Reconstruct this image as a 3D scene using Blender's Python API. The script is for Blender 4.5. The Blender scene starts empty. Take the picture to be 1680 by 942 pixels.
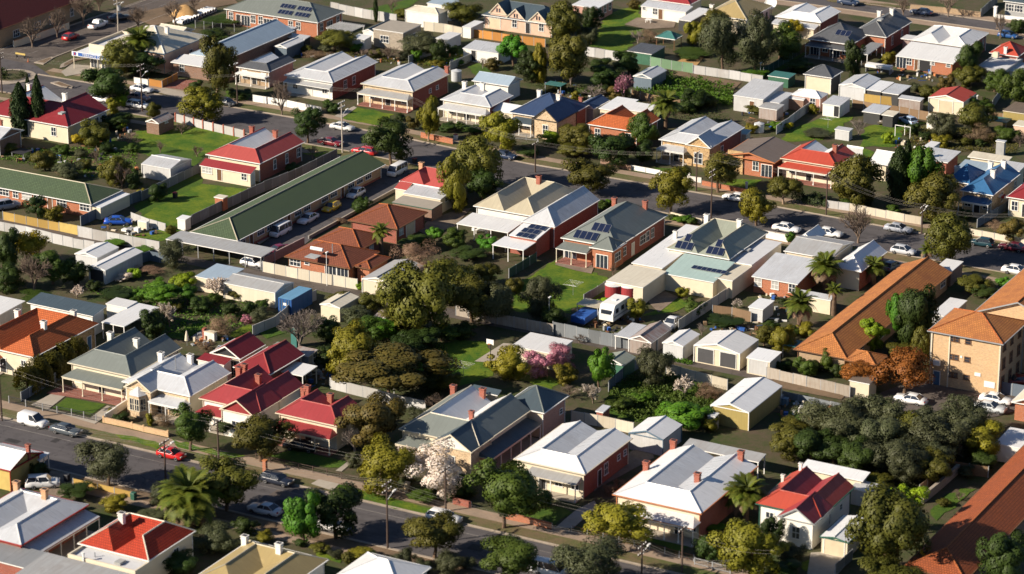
import bpy, math, random
from math import radians, sin, cos, tan, pi, sqrt, atan2, hypot
from mathutils import Vector, Matrix
random.seed(7)
SC = bpy.context.scene
COL = SC.collection

# ------------------------------------------------------------------ camera
F_PX, PITCH, YAW, CAM_H = 4934.0, radians(20.066), radians(28.81), 162.0
FW = Vector((-sin(YAW)*cos(PITCH), cos(YAW)*cos(PITCH), -sin(PITCH)))
RT = Vector((cos(YAW), sin(YAW), 0.0)); UP = RT.cross(FW)
CAM = -FW*(CAM_H/-FW.z)
cd = bpy.data.cameras.new('camera'); cam = bpy.data.objects.new('camera', cd); COL.objects.link(cam)
cam.matrix_world = Matrix((( RT.x, UP.x, -FW.x, CAM.x), (RT.y, UP.y, -FW.y, CAM.y), (RT.z, UP.z, -FW.z, CAM.z), (0, 0, 0, 1)))
cd.sensor_fit = 'HORIZONTAL'; cd.sensor_width = 36.0; cd.lens = F_PX/1680.0*36.0
cd.clip_start = 1.0; cd.clip_end = 5000.0
cd.dof.use_dof = True; cd.dof.focus_distance = 490.0; cd.dof.aperture_fstop = 0.17
SC.camera = cam

# ------------------------------------------------------------------ sky, sun, exposure
SUN_AZ, SUN_EL = radians(46), radians(28)      # azimuth of the shadows from +X towards +Y, elevation
LD = Vector((cos(SUN_AZ)*cos(SUN_EL), sin(SUN_AZ)*cos(SUN_EL), -sin(SUN_EL)))
w = bpy.data.worlds.new('World'); SC.world = w; w.use_nodes = True
nt = w.node_tree; nt.nodes.clear()
sky = nt.nodes.new('ShaderNodeTexSky'); sky.sky_type = 'NISHITA'; sky.sun_disc = False
sky.sun_elevation = SUN_EL; sky.sun_rotation = atan2(-LD.x, -LD.y); sky.altitude = 200; sky.air_density = 0.8; sky.dust_density = 0.2; sky.ozone_density = 2.5
bg = nt.nodes.new('ShaderNodeBackground'); bg.inputs[1].default_value = 0.055
wo = nt.nodes.new('ShaderNodeOutputWorld')
nt.links.new(sky.outputs[0], bg.inputs[0]); nt.links.new(bg.outputs[0], wo.inputs[0])
sl = bpy.data.lights.new('sun', 'SUN'); sl.energy = 5.0; sl.angle = radians(0.5); sl.color = (1.0, 0.88, 0.72)
so = bpy.data.objects.new('sun', sl); COL.objects.link(so); so.rotation_euler = LD.to_track_quat('-Z', 'Y').to_euler(); so.location = (-200, -200, 200)
SC.view_settings.view_transform = 'Standard'; SC.view_settings.look = 'None'
SC.view_settings.exposure = 0.9; SC.view_settings.gamma = 1.0

# ------------------------------------------------------------------ pixels to places
TY = (0, 236, 470, 706); ZK = 420.0/1676.0
def q(t, x, y):                                                 # coordinates in an enlarged view to photograph pixels
    if t == 'px': return (x, y)
    if len(t) == 3: return (t[0]+x*t[2]/1680.0, t[1]+y*t[2]/1680.0)
    return (t[0]*420 + x*ZK, TY[t[1]] + y*ZK)
def G(px, py, z=0.0):                                           # photograph pixel to the point at height z
    d = FW + RT*((px-840)/F_PX) - UP*((py-471)/F_PX)
    return CAM + d*((z-CAM.z)/d.z)
def kz(t): return 1.0 if t == 'px' else (t[2]/1680.0 if len(t) == 3 else ZK)   # photograph pixels per unit of that view
def g(t, x, y, z=0.0): return G(*q(t, x, y), z)
def gy(t, x, y, Y):                                             # the point of the upright plane y = Y behind a pixel
    px, py = q(t, x, y); d = FW + RT*((px-840)/F_PX) - UP*((py-471)/F_PX)
    return CAM + d*((Y-CAM.y)/d.y)
def pxm(p):                                                     # photograph pixels per metre at a point
    return F_PX/((p-CAM).dot(FW))

# ------------------------------------------------------------------ materials
MATS = {}
def nodes(m):
    m.use_nodes = True; return m.node_tree.nodes, m.node_tree.links
def mk(name, col, rough=0.7, kind='plain', col2=None, sc=1.0, amt=0.35, bump=0.3, spec=0.3, metal=0.0):
    if name in MATS: return MATS[name]
    m = bpy.data.materials.new(name); N, L = nodes(m)
    b = N['Principled BSDF']; b.inputs['Roughness'].default_value = rough
    b.inputs['Specular IOR Level'].default_value = spec; b.inputs['Metallic'].default_value = metal
    c1 = (*col, 1); c2 = (*(col2 or tuple(x*0.55 for x in col)), 1)
    tc = N.new('ShaderNodeTexCoord'); geo = N.new('ShaderNodeNewGeometry'); oi = N.new('ShaderNodeObjectInfo')
    def noise(scale, det=4, vec=None, rough_=0.6):
        n = N.new('ShaderNodeTexNoise'); n.inputs['Scale'].default_value = scale; n.inputs['Detail'].default_value = det
        n.inputs['Roughness'].default_value = rough_
        L.new(vec if vec else geo.outputs['Position'], n.inputs['Vector']); return n.outputs['Fac']
    def ramp(src, a, b_, ca, cb):
        r = N.new('ShaderNodeValToRGB'); r.color_ramp.elements[0].position = a; r.color_ramp.elements[1].position = b_
        r.color_ramp.elements[0].color = ca; r.color_ramp.elements[1].color = cb; L.new(src, r.inputs[0]); return r.outputs[0]
    def mix(f, a, b_, mode='MIX'):
        x = N.new('ShaderNodeMix'); x.data_type = 'RGBA'; x.blend_type = mode
        for s, v in ((0, f), (6, a), (7, b_)):
            if isinstance(v, (int, float)): x.inputs[s].default_value = v
            elif isinstance(v, tuple): x.inputs[s].default_value = v
            else: L.new(v, x.inputs[s])
        return x.outputs[2]
    def math_(op, a, b_=None):
        x = N.new('ShaderNodeMath'); x.operation = op
        for s, v in ((0, a), (1, b_)):
            if v is None: continue
            if isinstance(v, (int, float)): x.inputs[s].default_value = v
            else: L.new(v, x.inputs[s])
        return x.outputs[0]
    def mapping(src, s):
        x = N.new('ShaderNodeMapping'); x.inputs['Scale'].default_value = s; L.new(src, x.inputs[0]); return x.outputs[0]
    def bumpn(h, st, dist):
        x = N.new('ShaderNodeBump'); x.inputs['Strength'].default_value = st; x.inputs['Distance'].default_value = dist
        L.new(h, x.inputs['Height']); L.new(x.outputs[0], b.inputs['Normal'])
    uv = tc.outputs['UV']
    W1 = (1, 1, 1, 1)
    if kind == 'plain':
        f = noise(0.9*sc, 5); col_ = mix(ramp(f, .35, .7, (0, 0, 0, 1), (amt, amt, amt, 1)), c1, c2)
        L.new(col_, b.inputs['Base Color'])
    elif kind == 'corr':                                # corrugated sheet iron: sheet laps, faint streaks, dirt
        sx = N.new('ShaderNodeSeparateXYZ'); L.new(uv, sx.inputs[0])
        u = math_('DIVIDE', sx.outputs[0], 0.78*sc)
        fr = math_('FRACT', u); fl = math_('FLOOR', u)
        wn = N.new('ShaderNodeTexWhiteNoise'); wn.noise_dimensions = '2D'
        cb = N.new('ShaderNodeCombineXYZ'); L.new(fl, cb.inputs[0]); L.new(oi.outputs['Random'], cb.inputs[1]); L.new(cb.outputs[0], wn.inputs[0])
        sheet = ramp(wn.outputs[0], 0, 1, (.955, .955, .955, 1), W1)
        lap = ramp(fr, .0, .10, (.84, .84, .84, 1), W1)
        col_ = mix(1.0, c1, sheet, 'MULTIPLY'); col_ = mix(1.0, col_, lap, 'MULTIPLY')
        st = noise(1.0, 5, mapping(uv, (2.6, .28, 1)))
        col_ = mix(ramp(st, .42, .78, (0, 0, 0, 1), (amt, amt, amt, 1)), col_, c2)
        d = noise(.33, 4); col_ = mix(ramp(d, .5, .8, (0, 0, 0, 1), (amt, amt, amt, 1)), col_, c2)
        fd = noise(.6, 6, None, .7); col_ = mix(ramp(fd, .55, .72, (0, 0, 0, 1), (.4, .4, .4, 1)), col_, tuple(min(.85, 1.3*x+.02) for x in c1[:3])+(1,))     # faded sheets
        lo = .70 if name.startswith('f_') else .90
        col_ = mix(1.0, col_, ramp(oi.outputs['Random'], 0, 1, (lo, lo*.98, lo*.95, 1), (1, 1, 1, 1)), 'MULTIPLY')
        L.new(col_, b.inputs['Base Color'])
        wv = math_('SINE', math_('MULTIPLY', sx.outputs[0], 2*pi/0.19)); bumpn(wv, bump, 0.02)
        L.new(ramp(st, .3, .8, (rough-.1,)*3+(1,), (rough+.2,)*3+(1,)), b.inputs['Roughness'])
    elif kind == 'tile':                                # roof tiles: courses and single tiles
        br = N.new('ShaderNodeTexBrick'); br.offset = 0.5
        br.inputs['Scale'].default_value = 1.0; br.inputs['Brick Width'].default_value = 0.34; br.inputs['Row Height'].default_value = 0.36
        br.inputs['Mortar Size'].default_value = 0.05; br.inputs['Mortar Smooth'].default_value = 0.3; br.inputs['Bias'].default_value = -0.2
        br.inputs['Color1'].default_value = c1; br.inputs['Color2'].default_value = tuple(.72*x for x in c1[:3])+(1,)
        br.inputs['Mortar'].default_value = tuple(.42*x for x in c1[:3])+(1,); L.new(uv, br.inputs[0])
        f = noise(.55, 6); col_ = mix(ramp(f, .42, .72, (0, 0, 0, 1), (amt*1.3,)*3+(1,)), br.outputs[0], c2)
        f2 = noise(3.5, 3); col_ = mix(ramp(f2, .5, .8, (0, 0, 0, 1), (amt,)*3+(1,)), col_, c2)
        L.new(col_, b.inputs['Base Color']); bumpn(math_('SUBTRACT', 1.0, br.outputs['Fac']), .55, .04)
    elif kind == 'brick':
        br = N.new('ShaderNodeTexBrick'); br.inputs['Scale'].default_value = 1.0
        br.inputs['Brick Width'].default_value = 0.26*sc; br.inputs['Row Height'].default_value = 0.095*sc; br.inputs['Mortar Size'].default_value = 0.012*sc
        br.inputs['Color1'].default_value = c1; br.inputs['Color2'].default_value = tuple(.66*x for x in c1[:3])+(1,)
        br.inputs['Mortar'].default_value = tuple(.5*x+.14 for x in c1[:3])+(1,); L.new(uv, br.inputs[0])
        f = noise(.8, 5); col_ = mix(ramp(f, .4, .75, (0, 0, 0, 1), (amt,)*3+(1,)), br.outputs[0], c2)
        L.new(col_, b.inputs['Base Color']); bumpn(math_('SUBTRACT', 1.0, br.outputs['Fac']), .3, .01)
    elif kind == 'stone':
        v = N.new('ShaderNodeTexVoronoi'); v.inputs['Scale'].default_value = 2.6/sc; L.new(mapping(uv, (1, 1.35, 1)), v.inputs[0])
        e = N.new('ShaderNodeTexVoronoi'); e.feature = 'DISTANCE_TO_EDGE'; e.inputs['Scale'].default_value = 2.6/sc; L.new(mapping(uv, (1, 1.35, 1)), e.inputs[0])
        sx = N.new('ShaderNodeSeparateColor'); L.new(v.outputs['Color'], sx.inputs[0])
        col_ = mix(ramp(sx.outputs[0], .1, .9, (0, 0, 0, 1), W1), c1, c2)
        col_ = mix(ramp(e.outputs[0], .02, .07, W1, (0, 0, 0, 1)), col_, tuple(min(1, 1.25*x) for x in c1[:3])+(1,))
        L.new(col_, b.inputs['Base Color']); bumpn(e.outputs[0], .5, .08)
    elif kind == 'ground':                              # two soils in patches with fine grain
        f = noise(.09*sc, 6); f2 = noise(.7*sc, 6, None, .7); f3 = noise(4*sc, 3, None, .7)
        k_ = math_('ADD', math_('MULTIPLY', f, .45), math_('ADD', math_('MULTIPLY', f2, .35), math_('MULTIPLY', f3, .2)))
        col_ = mix(ramp(k_, .42, .60, (0, 0, 0, 1), W1), c1, c2)
        L.new(col_, b.inputs['Base Color']); bumpn(f3, bump, .12)
    elif kind == 'asphalt':
        f = noise(9*sc, 2, None, .8); f2 = noise(.25, 5); f3 = noise(1.0, 5, mapping(geo.outputs['Position'], (.10, 1.1, 1)))
        col_ = mix(ramp(f, .3, .75, (0, 0, 0, 1), W1), c1, c2)
        col_ = mix(ramp(f3, .4, .72, (0, 0, 0, 1), (.62,)*3+(1,)), col_, tuple(1.75*x for x in c1[:3])+(1,))
        col_ = mix(ramp(f2, .52, .66, (0, 0, 0, 1), (.5,)*3+(1,)), col_, tuple(.55*x for x in c1[:3])+(1,))
        v = N.new('ShaderNodeTexVoronoi'); v.feature = 'DISTANCE_TO_EDGE'; v.inputs['Scale'].default_value = .22
        w_ = N.new('ShaderNodeMix'); w_.data_type = 'VECTOR'; w_.inputs[0].default_value = .12
        nn = N.new('ShaderNodeTexNoise'); nn.inputs['Scale'].default_value = .8; L.new(geo.outputs['Position'], nn.inputs['Vector'])
        vm = N.new('ShaderNodeVectorMath'); vm.operation = 'MULTIPLY_ADD'; L.new(nn.outputs['Color'], vm.inputs[0]); vm.inputs[1].default_value = (3, 3, 3); L.new(geo.outputs['Position'], vm.inputs[2])
        L.new(vm.outputs[0], v.inputs['Vector'])
        col_ = mix(ramp(v.outputs[0], .004, .014, (.75,)*3+(1,), (0, 0, 0, 1)), col_, tuple(.45*x for x in c1[:3])+(1,))
        L.new(col_, b.inputs['Base Color']); bumpn(f, .25, .02)
    elif kind == 'leaf':                                # leaves: each leaf its own tint, clumps, some light through
        oc = tc.outputs['Object']
        f = noise(.55*sc, 3, oc); ri = geo.outputs['Random Per Island']
        col_ = mix(ramp(ri, .0, 1., (0, 0, 0, 1), (1, 1, 1, 1)), c1, c2)
        col_ = mix(ramp(f, .35, .7, (0, 0, 0, 1), (.55,)*3+(1,)), col_, c2)
        hs = N.new('ShaderNodeHueSaturation'); L.new(col_, hs.inputs['Color'])
        L.new(ramp(oi.outputs['Random'], 0, 1, (.487,)*3+(1,), (.513,)*3+(1,)), hs.inputs['Hue'])
        L.new(ramp(math_('FRACT', math_('MULTIPLY', oi.outputs['Random'], 7.13)), 0, 1, (.75,)*3+(1,), (1.25,)*3+(1,)), hs.inputs['Value'])
        L.new(hs.outputs[0], b.inputs['Base Color']); b.inputs['Specular IOR Level'].default_value = .25
        tr = N.new('ShaderNodeBsdfTranslucent'); L.new(mix(1.0, hs.outputs[0], (1.3, 1.25, .55, 1), 'MULTIPLY'), tr.inputs[0])
        ms = N.new('ShaderNodeMixShader'); ms.inputs[0].default_value = .13
        L.new(b.outputs[0], ms.inputs[1]); L.new(tr.outputs[0], ms.inputs[2]); L.new(ms.outputs[0], N['Material Output'].inputs[0])
    MATS[name] = m; return m

def roofmat(key, col, c2=None, kind='corr', **k): return mk('roof_'+key, col, k.pop('rough', .42), kind, c2, **k)
# roofs
roofmat('galv', (.50, .52, .55), (.33, .32, .32), spec=.9, amt=.5, rough=.3)
roofmat('galvold', (.33, .34, .35), (.20, .16, .13))
roofmat('white', (.70, .71, .72), (.54, .53, .53), amt=.35, spec=.8, rough=.32)
roofmat('cream', (.60, .56, .46), (.38, .33, .26))
roofmat('rusty', (.36, .34, .33), (.22, .09, .05), amt=.9)
roofmat('slate', (.060, .085, .105), (.04, .055, .07), spec=.35)
roofmat('heritage', (.165, .185, .175), (.12, .135, .125))
roofmat('greygreen', (.25, .275, .23), (.18, .19, .16))
roofmat('charcoal', (.085, .09, .10), (.05, .05, .055))
roofmat('midgrey', (.22, .23, .24), (.14, .14, .145))
roofmat('red', (.21, .022, .028), (.14, .015, .02), rough=.5)
roofmat('crimson', (.27, .036, .040), (.18, .022, .028), rough=.5)
roofmat('pinkred', (.36, .068, .060), (.24, .045, .045), rough=.55)
roofmat('scarlet', (.38, .060, .036), (.27, .04, .03), rough=.5)
roofmat('blue', (.035, .12, .26), (.025, .08, .18))
roofmat('navy', (.035, .06, .13), (.025, .04, .085))
roofmat('skyblue', (.30, .38, .46), (.22, .27, .33))
roofmat('khaki', (.36, .28, .13), (.26, .20, .10))
roofmat('tan', (.44, .40, .30), (.31, .27, .20))
roofmat('mint', (.33, .44, .42), (.25, .32, .31))
roofmat('teal', (.05, .16, .15), (.03, .10, .10))
roofmat('brownsheet', (.16, .125, .10), (.10, .08, .065))
roofmat('terracotta', (.43, .125, .035), (.24, .075, .03), 'tile', rough=.8)
roofmat('orange', (.50, .125, .035), (.34, .085, .03), 'tile', rough=.8)
roofmat('ochre', (.52, .205, .062), (.24, .088, .036), 'tile', rough=.85, amt=.6)
roofmat('rust', (.33, .085, .028), (.17, .05, .025), 'tile', rough=.85)
roofmat('brown', (.235, .075, .04), (.15, .05, .03), 'tile', rough=.8)
roofmat('maroon', (.13, .022, .02), (.08, .016, .016), 'tile', rough=.8)
roofmat('vermilion', (.44, .042, .012), (.32, .03, .015), 'tile', rough=.7)
roofmat('greentile', (.085, .125, .065), (.05, .075, .045), 'tile', rough=.8, amt=.5)
roofmat('concrete', (.30, .27, .23), (.20, .18, .15), 'plain', rough=.9)
roofmat('membrane', (.50, .51, .53), (.36, .36, .37), 'plain', rough=.8)
roofmat('clear', (.55, .58, .58), (.44, .45, .45), rough=.3)
# walls
mk('w_red', (.30, .065, .03), .85, 'brick', (.20, .05, .03)); mk('w_orange', (.42, .13, .045), .85, 'brick', (.30, .09, .04))
mk('w_brown', (.24, .13, .08), .85, 'brick'); mk('w_tan', (.40, .27, .15), .85, 'brick', (.28, .19, .11)); mk('w_apricot', (.60, .39, .20), .85, 'brick', (.52, .33, .17))
mk('w_cream', (.60, .53, .40), .8, 'plain', (.46, .39, .28)); mk('w_white', (.70, .68, .62), .8, 'plain', (.52, .49, .43)); mk('w_stone', (.44, .30, .15), .9, 'stone', (.27, .17, .09))
mk('w_buff', (.50, .38, .25), .85, 'stone', (.36, .26, .16)); mk('w_pink', (.50, .26, .20), .85, 'brick', (.40, .22, .17)); mk('w_peach', (.58, .40, .30), .85, 'plain'); mk('w_grey', (.33, .33, .33), .8, 'plain')
mk('w_block', (.36, .30, .23), .9, 'brick', sc=2.0); mk('w_yellow', (.50, .37, .12), .85, 'plain'); mk('w_sheet', (.52, .53, .54), .5, 'corr', (.36, .34, .32)); mk('w_sheetcream', (.62, .56, .44), .5, 'corr', (.46, .40, .3)); mk('w_olive', (.33, .26, .09), .6, 'corr', (.25, .2, .08))
mk('w_sheetblue', (.13, .17, .21), .5, 'corr'); mk('w_dark', (.05, .05, .05), .8, 'plain'); mk('w_greensheet', (.05, .14, .09), .55, 'corr'); mk('w_oldiron', (.34, .30, .28), .6, 'corr', (.22, .12, .08), amt=.7); mk('w_mauve', (.34, .24, .22), .85, 'brick')  # plain dark walls: interior shade of open carports and pavilion, painted on
# trims and small things
mk('t_white', (.74, .73, .70), .5, 'plain', amt=.2); mk('t_cream', (.62, .55, .42), .6, 'plain', amt=.2); mk('t_green', (.03, .10, .07), .5, 'plain'); mk('t_red', (.32, .03, .025), .5, 'plain'); mk('t_dark', (.035, .035, .04), .5, 'plain')
mk('t_grey', (.30, .31, .32), .5, 'plain'); mk('t_brown', (.16, .08, .04), .7, 'plain'); mk('t_terra', (.45, .17, .07), .8, 'plain'); mk('t_bluegrey', (.10, .16, .22), .5, 'plain'); mk('t_blue', (.03, .10, .35), .5, 'plain')
mk('c_white', (.72, .70, .66), .8, 'plain', (.40, .36, .32), amt=.5); mk('c_red', (.36, .085, .04), .85, 'brick', (.2, .06, .04)); mk('c_apricot', (.60, .33, .17), .85, 'brick')
mk('glass', (.025, .032, .045), .08, 'plain', spec=.7, amt=0.1); mk('glass_blind', (.38, .38, .36), .3, 'plain', spec=.6); mk('door_brown', (.14, .07, .035), .6, 'plain'); mk('door_white', (.60, .58, .52), .5, 'plain'); mk('door_or_shade', (.03, .03, .032), .5, 'plain'); mk('door_grey', (.075, .075, .08), .5, 'corr', sc=.3); mk('door_blue', (.07, .15, .26), .5, 'plain'); mk('door_cream', (.56, .47, .33), .6, 'plain')
mk('solar', (.012, .018, .045), .15, 'plain', (.01, .013, .03), spec=.6); mk('alu', (.5, .51, .52), .35, 'plain', metal=.6)
# ground
mk('soil', (.085, .062, .040), .95, 'ground', (.030, .054, .007), sc=1.8, bump=.6); mk('dirt', (.17, .115, .072), .95, 'ground', (.10, .072, .045), sc=2.0); mk('gravel', (.23, .18, .135), .95, 'ground', (.14, .105, .08), sc=3)
mk('grass', (.034, .100, .004), .95, 'ground', (.150, .190, .010), sc=2.8, bump=1.0); mk('grass_dark', (.036, .085, .006), .95, 'ground', (.075, .125, .008), sc=3.0, bump=1.0); mk('grass_dry', (.150, .105, .060), .95, 'ground', (.058, .088, .016), sc=1.5, bump=.7)
mk('asphalt', (.062, .057, .060), .9, 'asphalt', (.088, .080, .082)); mk('asphalt_old', (.070, .058, .052), .9, 'asphalt', (.10, .082, .072)); mk('path', (.30, .22, .16), .9, 'ground', (.22, .165, .12), sc=4, bump=.2); mk('concrete', (.36, .32, .27), .85, 'ground', (.28, .245, .20), sc=2, bump=.15)
mk('tar', (.028, .026, .027), .85, 'asphalt', (.04, .036, .036)); mk('kerb', (.33, .28, .23), .85, 'ground', (.23, .19, .15), sc=3, bump=.1); mk('paving_red', (.26, .075, .045), .9, 'brick', sc=1.2); mk('paint', (.30, .28, .26), .8, 'plain', (.12, .11, .10), amt=.9, sc=3); mk('water', (.02, .16, .30), .1, 'plain', spec=.6); mk('sand', (.42, .26, .11), .95, 'ground', (.34, .2, .08), sc=4)
# fences
mk('f_galv', (.50, .50, .50), .5, 'corr', (.33, .28, .24), sc=1.0); mk('f_cream', (.60, .55, .45), .55, 'corr', (.45, .38, .28)); mk('f_grey', (.20, .22, .24), .55, 'corr'); mk('f_blue', (.13, .17, .22), .55, 'corr'); mk('f_wood', (.26, .17, .10), .85, 'corr', (.16, .11, .07), sc=.22); mk('f_orange', (.52, .24, .06), .75, 'corr', (.40, .17, .05), sc=.3)
mk('f_green', (.16, .27, .16), .6, 'corr', (.10, .18, .11)); mk('f_dkgreen', (.03, .085, .06), .6, 'corr'); mk('f_yellow', (.44, .29, .08), .75, 'corr', (.34, .22, .07), sc=.4); mk('f_old', (.40, .36, .31), .7, 'corr', (.24, .17, .12), amt=.7)
# plants
def leafm(k, a, b_, **kw): return mk('leaf_'+k, a, .6, 'leaf', b_, **kw)
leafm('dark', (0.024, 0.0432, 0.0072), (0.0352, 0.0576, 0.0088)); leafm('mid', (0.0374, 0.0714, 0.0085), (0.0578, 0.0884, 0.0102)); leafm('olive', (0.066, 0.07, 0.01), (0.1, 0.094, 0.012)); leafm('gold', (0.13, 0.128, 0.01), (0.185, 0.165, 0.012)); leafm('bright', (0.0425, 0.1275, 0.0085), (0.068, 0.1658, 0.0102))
leafm('lime', (0.143, 0.248, 0.009), (0.234, 0.3224, 0.0135)); leafm('grey', (0.046, 0.055, 0.024), (0.07, 0.076, 0.034)); leafm('brown', (0.07, 0.066, 0.014), (0.125, 0.092, 0.018)); leafm('autumn', (0.16, 0.06, 0.012), (0.25, 0.085, 0.014)); leafm('pink', (0.4, 0.13, 0.2), (0.54, 0.24, 0.31)); leafm('blossom', (0.52, 0.44, 0.38), (0.64, 0.56, 0.5)); leafm('palm', (0.0527, 0.0837, 0.0081), (0.1111, 0.1228, 0.0135)); leafm('dead', (.16, .10, .06), (.24, .16, .10)); leafm('weed', (0.0442, 0.1212, 0.0076), (0.0884, 0.1686, 0.0102)); leafm('yellow', (0.26, 0.2108, 0.009), (0.364, 0.2852, 0.0112)); leafm('red', (.16, .02, .015), (.22, .03, .02)); leafm('cypress', (0.013, 0.0273, 0.006), (0.026, 0.0446, 0.0075))
mk('bark', (.13, .085, .055), .9, 'plain', sc=4); mk('bark_pale', (.32, .23, .16), .9, 'plain', sc=4); mk('twig', (.17, .125, .095), .9, 'plain'); mk('twig_grey', (.22, .18, .155), .9, 'plain'); mk('pole', (.075, .05, .04), .8, 'plain'); mk('pole_pale', (.42, .37, .31), .8, 'plain'); mk('wire', (.26, .24, .21), .5, 'plain')
def M(n): return MATS[n]
def paint(key, col, rough=.28):                       # car paint
    n = 'paint_'+key
    if n not in MATS:
        m = mk(n, col, rough, 'plain', spec=.55, amt=.15); m.node_tree.nodes['Principled BSDF'].inputs['Coat Weight'].default_value = .5
    return MATS[n]

# ------------------------------------------------------------------ mesh building
class MB:
    def __init__(s): s.v = []; s.f = []; s.m = []
    def poly(s, pts, mi=0):
        n = len(s.v); s.v += [tuple(p) for p in pts]; s.f.append(tuple(range(n, n+len(pts)))); s.m.append(mi)
    def box(s, x0, y0, z0, x1, y1, z1, mi=0, tap=0.0):
        n = len(s.v); a = tap
        s.v += [(x0, y0, z0), (x1, y0, z0), (x1, y1, z0), (x0, y1, z0), (x0+a, y0+a, z1), (x1-a, y0+a, z1), (x1-a, y1-a, z1), (x0+a, y1-a, z1)]
        for f in ((0, 3, 2, 1), (4, 5, 6, 7), (0, 1, 5, 4), (1, 2, 6, 5), (2, 3, 7, 6), (3, 0, 4, 7)): s.f.append(tuple(n+i for i in f)); s.m.append(mi)
        return s
    def tube(s, a, b, r0, r1=None, k=6, mi=0, caps=True):
        a, b = Vector(a), Vector(b); r1 = r0 if r1 is None else r1
        d = (b-a); d = d.normalized() if d.length > 1e-9 else Vector((0, 0, 1))
        t = d.cross(Vector((0, 0, 1)) if abs(d.z) < .9 else Vector((1, 0, 0))).normalized(); u = d.cross(t); n = len(s.v)
        for p, r in ((a, r0), (b, r1)):
            for i in range(k): an = 2*pi*i/k; s.v.append(tuple(p + t*(r*cos(an)) + u*(r*sin(an))))
        for i in range(k): j = (i+1) % k; s.f.append((n+i, n+j, n+k+j, n+k+i)); s.m.append(mi)
        if caps: s.f.append(tuple(n+i for i in range(k-1, -1, -1))); s.m.append(mi); s.f.append(tuple(n+k+i for i in range(k))); s.m.append(mi)
        return s
    def lathe(s, prof, k=12, mi=0, c=(0, 0)):           # prof: (radius, z) from bottom to top
        n = len(s.v)
        for r, z in prof:
            for i in range(k): an = 2*pi*i/k; s.v.append((c[0]+r*cos(an), c[1]+r*sin(an), z))
        for j in range(len(prof)-1):
            for i in range(k): i2 = (i+1) % k; s.f.append((n+j*k+i, n+j*k+i2, n+(j+1)*k+i2, n+(j+1)*k+i)); s.m.append(mi)
        e = n+(len(prof)-1)*k; s.f.append(tuple(e+i for i in range(k))); s.m.append(mi)
        s.f.append(tuple(n+i for i in range(k-1, -1, -1))); s.m.append(mi)
        return s
    def mesh(s, name, mats, smooth=False, normals=None):
        me = bpy.data.meshes.new(name); me.from_pydata(s.v, [], s.f)
        for m in mats: me.materials.append(M(m) if isinstance(m, str) else m)
        if len(mats) > 1: me.polygons.foreach_set('material_index', s.m)
        if smooth: me.polygons.foreach_set('use_smooth', [True]*len(s.f))
        ul = me.uv_layers.new(name='UVMap'); uvs = []
        Z = Vector((0, 0, 1))
        for p in me.polygons:
            nrm = p.normal
            t = Z.cross(nrm); t = t.normalized() if t.length > .02 else Vector((1, 0, 0))
            b = nrm.cross(t)
            for vi in p.vertices: c = me.vertices[vi].co; uvs += [c.dot(t), c.dot(b)]
        ul.data.foreach_set('uv', uvs)
        me.update()
        if normals: me.polygons.foreach_set('use_smooth', [True]*len(s.f)); me.normals_split_custom_set_from_vertices(normals)
        return me
def O(name, me, parent=None, loc=(0, 0, 0), rz=0.0, sc=None):
    o = bpy.data.objects.new(name, me); COL.objects.link(o); o.location = loc
    if rz: o.rotation_euler = (0, 0, rz)
    if sc: o.scale = sc
    if parent: o.parent = parent
    return o
CACHE = {}
def cached(key, fn):
    if key not in CACHE: CACHE[key] = fn()
    return CACHE[key]
def part(name, mb, mats, parent, **k): return O(name, mb.mesh(name, mats if isinstance(mats, (list, tuple)) else [mats], k.pop('smooth', False)), parent, **k)
LABELS = {}
def tag(o, label, cat, group=None):
    o['label'] = label; o['category'] = cat
    if group: o['group'] = group
    LABELS.setdefault(label, []).append(o.name)
    return o
def thing(name, label, cat, loc=(0, 0, 0), rz=0.0, group=None): return tag(O(name, None, None, loc, rz), label, cat, group)
def struct(name, mb, mat, kind='structure', **k):
    o = part(name, mb, mat, None, **k); o['kind'] = kind; return o
# ------------------------------------------------------------------ buildings
QA = []
def pt(t, p, z): return g(p[0], p[1], p[2], z) if len(p) == 3 else g(t, p[0], p[1], z)
WT = {  # window and door types: width, height, sill, pane material, frame material (None: the house trim), bars
 'w': (1.0, 1.55, .95, 'glass', None, 1), 'W': (1.9, 1.35, 1.0, 'glass', None, 2), 'n': (.75, 1.7, .85, 'glass', None, 1), 's': (.75, .7, 1.6, 'glass', None, 0), 'b': (1.1, 1.4, 1.0, 'glass_blind', None, 1), 'B': (1.9, 1.3, 1.0, 'glass_blind', None, 2),
 'd': (.92, 2.1, .05, 'door_brown', None, 0), 'e': (.92, 2.1, .05, 'door_white', None, 0), 'D': (1.0, 2.2, .05, 'door_or_shade', None, 0), 'u': (.92, 2.1, .05, 'door_blue', None, 0),
 'F': (2.0, 2.15, .08, 'glass', None, 2), 'G': (2.7, 2.2, .03, 'door_cream', None, 0), 'H': (2.5, 2.2, .03, 'door_grey', None, 0), 'T': (2.6, 2.15, .03, 'door_or_shade', None, 0), 'L': (2.8, 2.2, .03, 'w_sheet', None, 0), 'P': (1.5, 1.9, .5, 'glass', None, 1)}  # T: dark panel painted for the shade in an open carport
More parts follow.
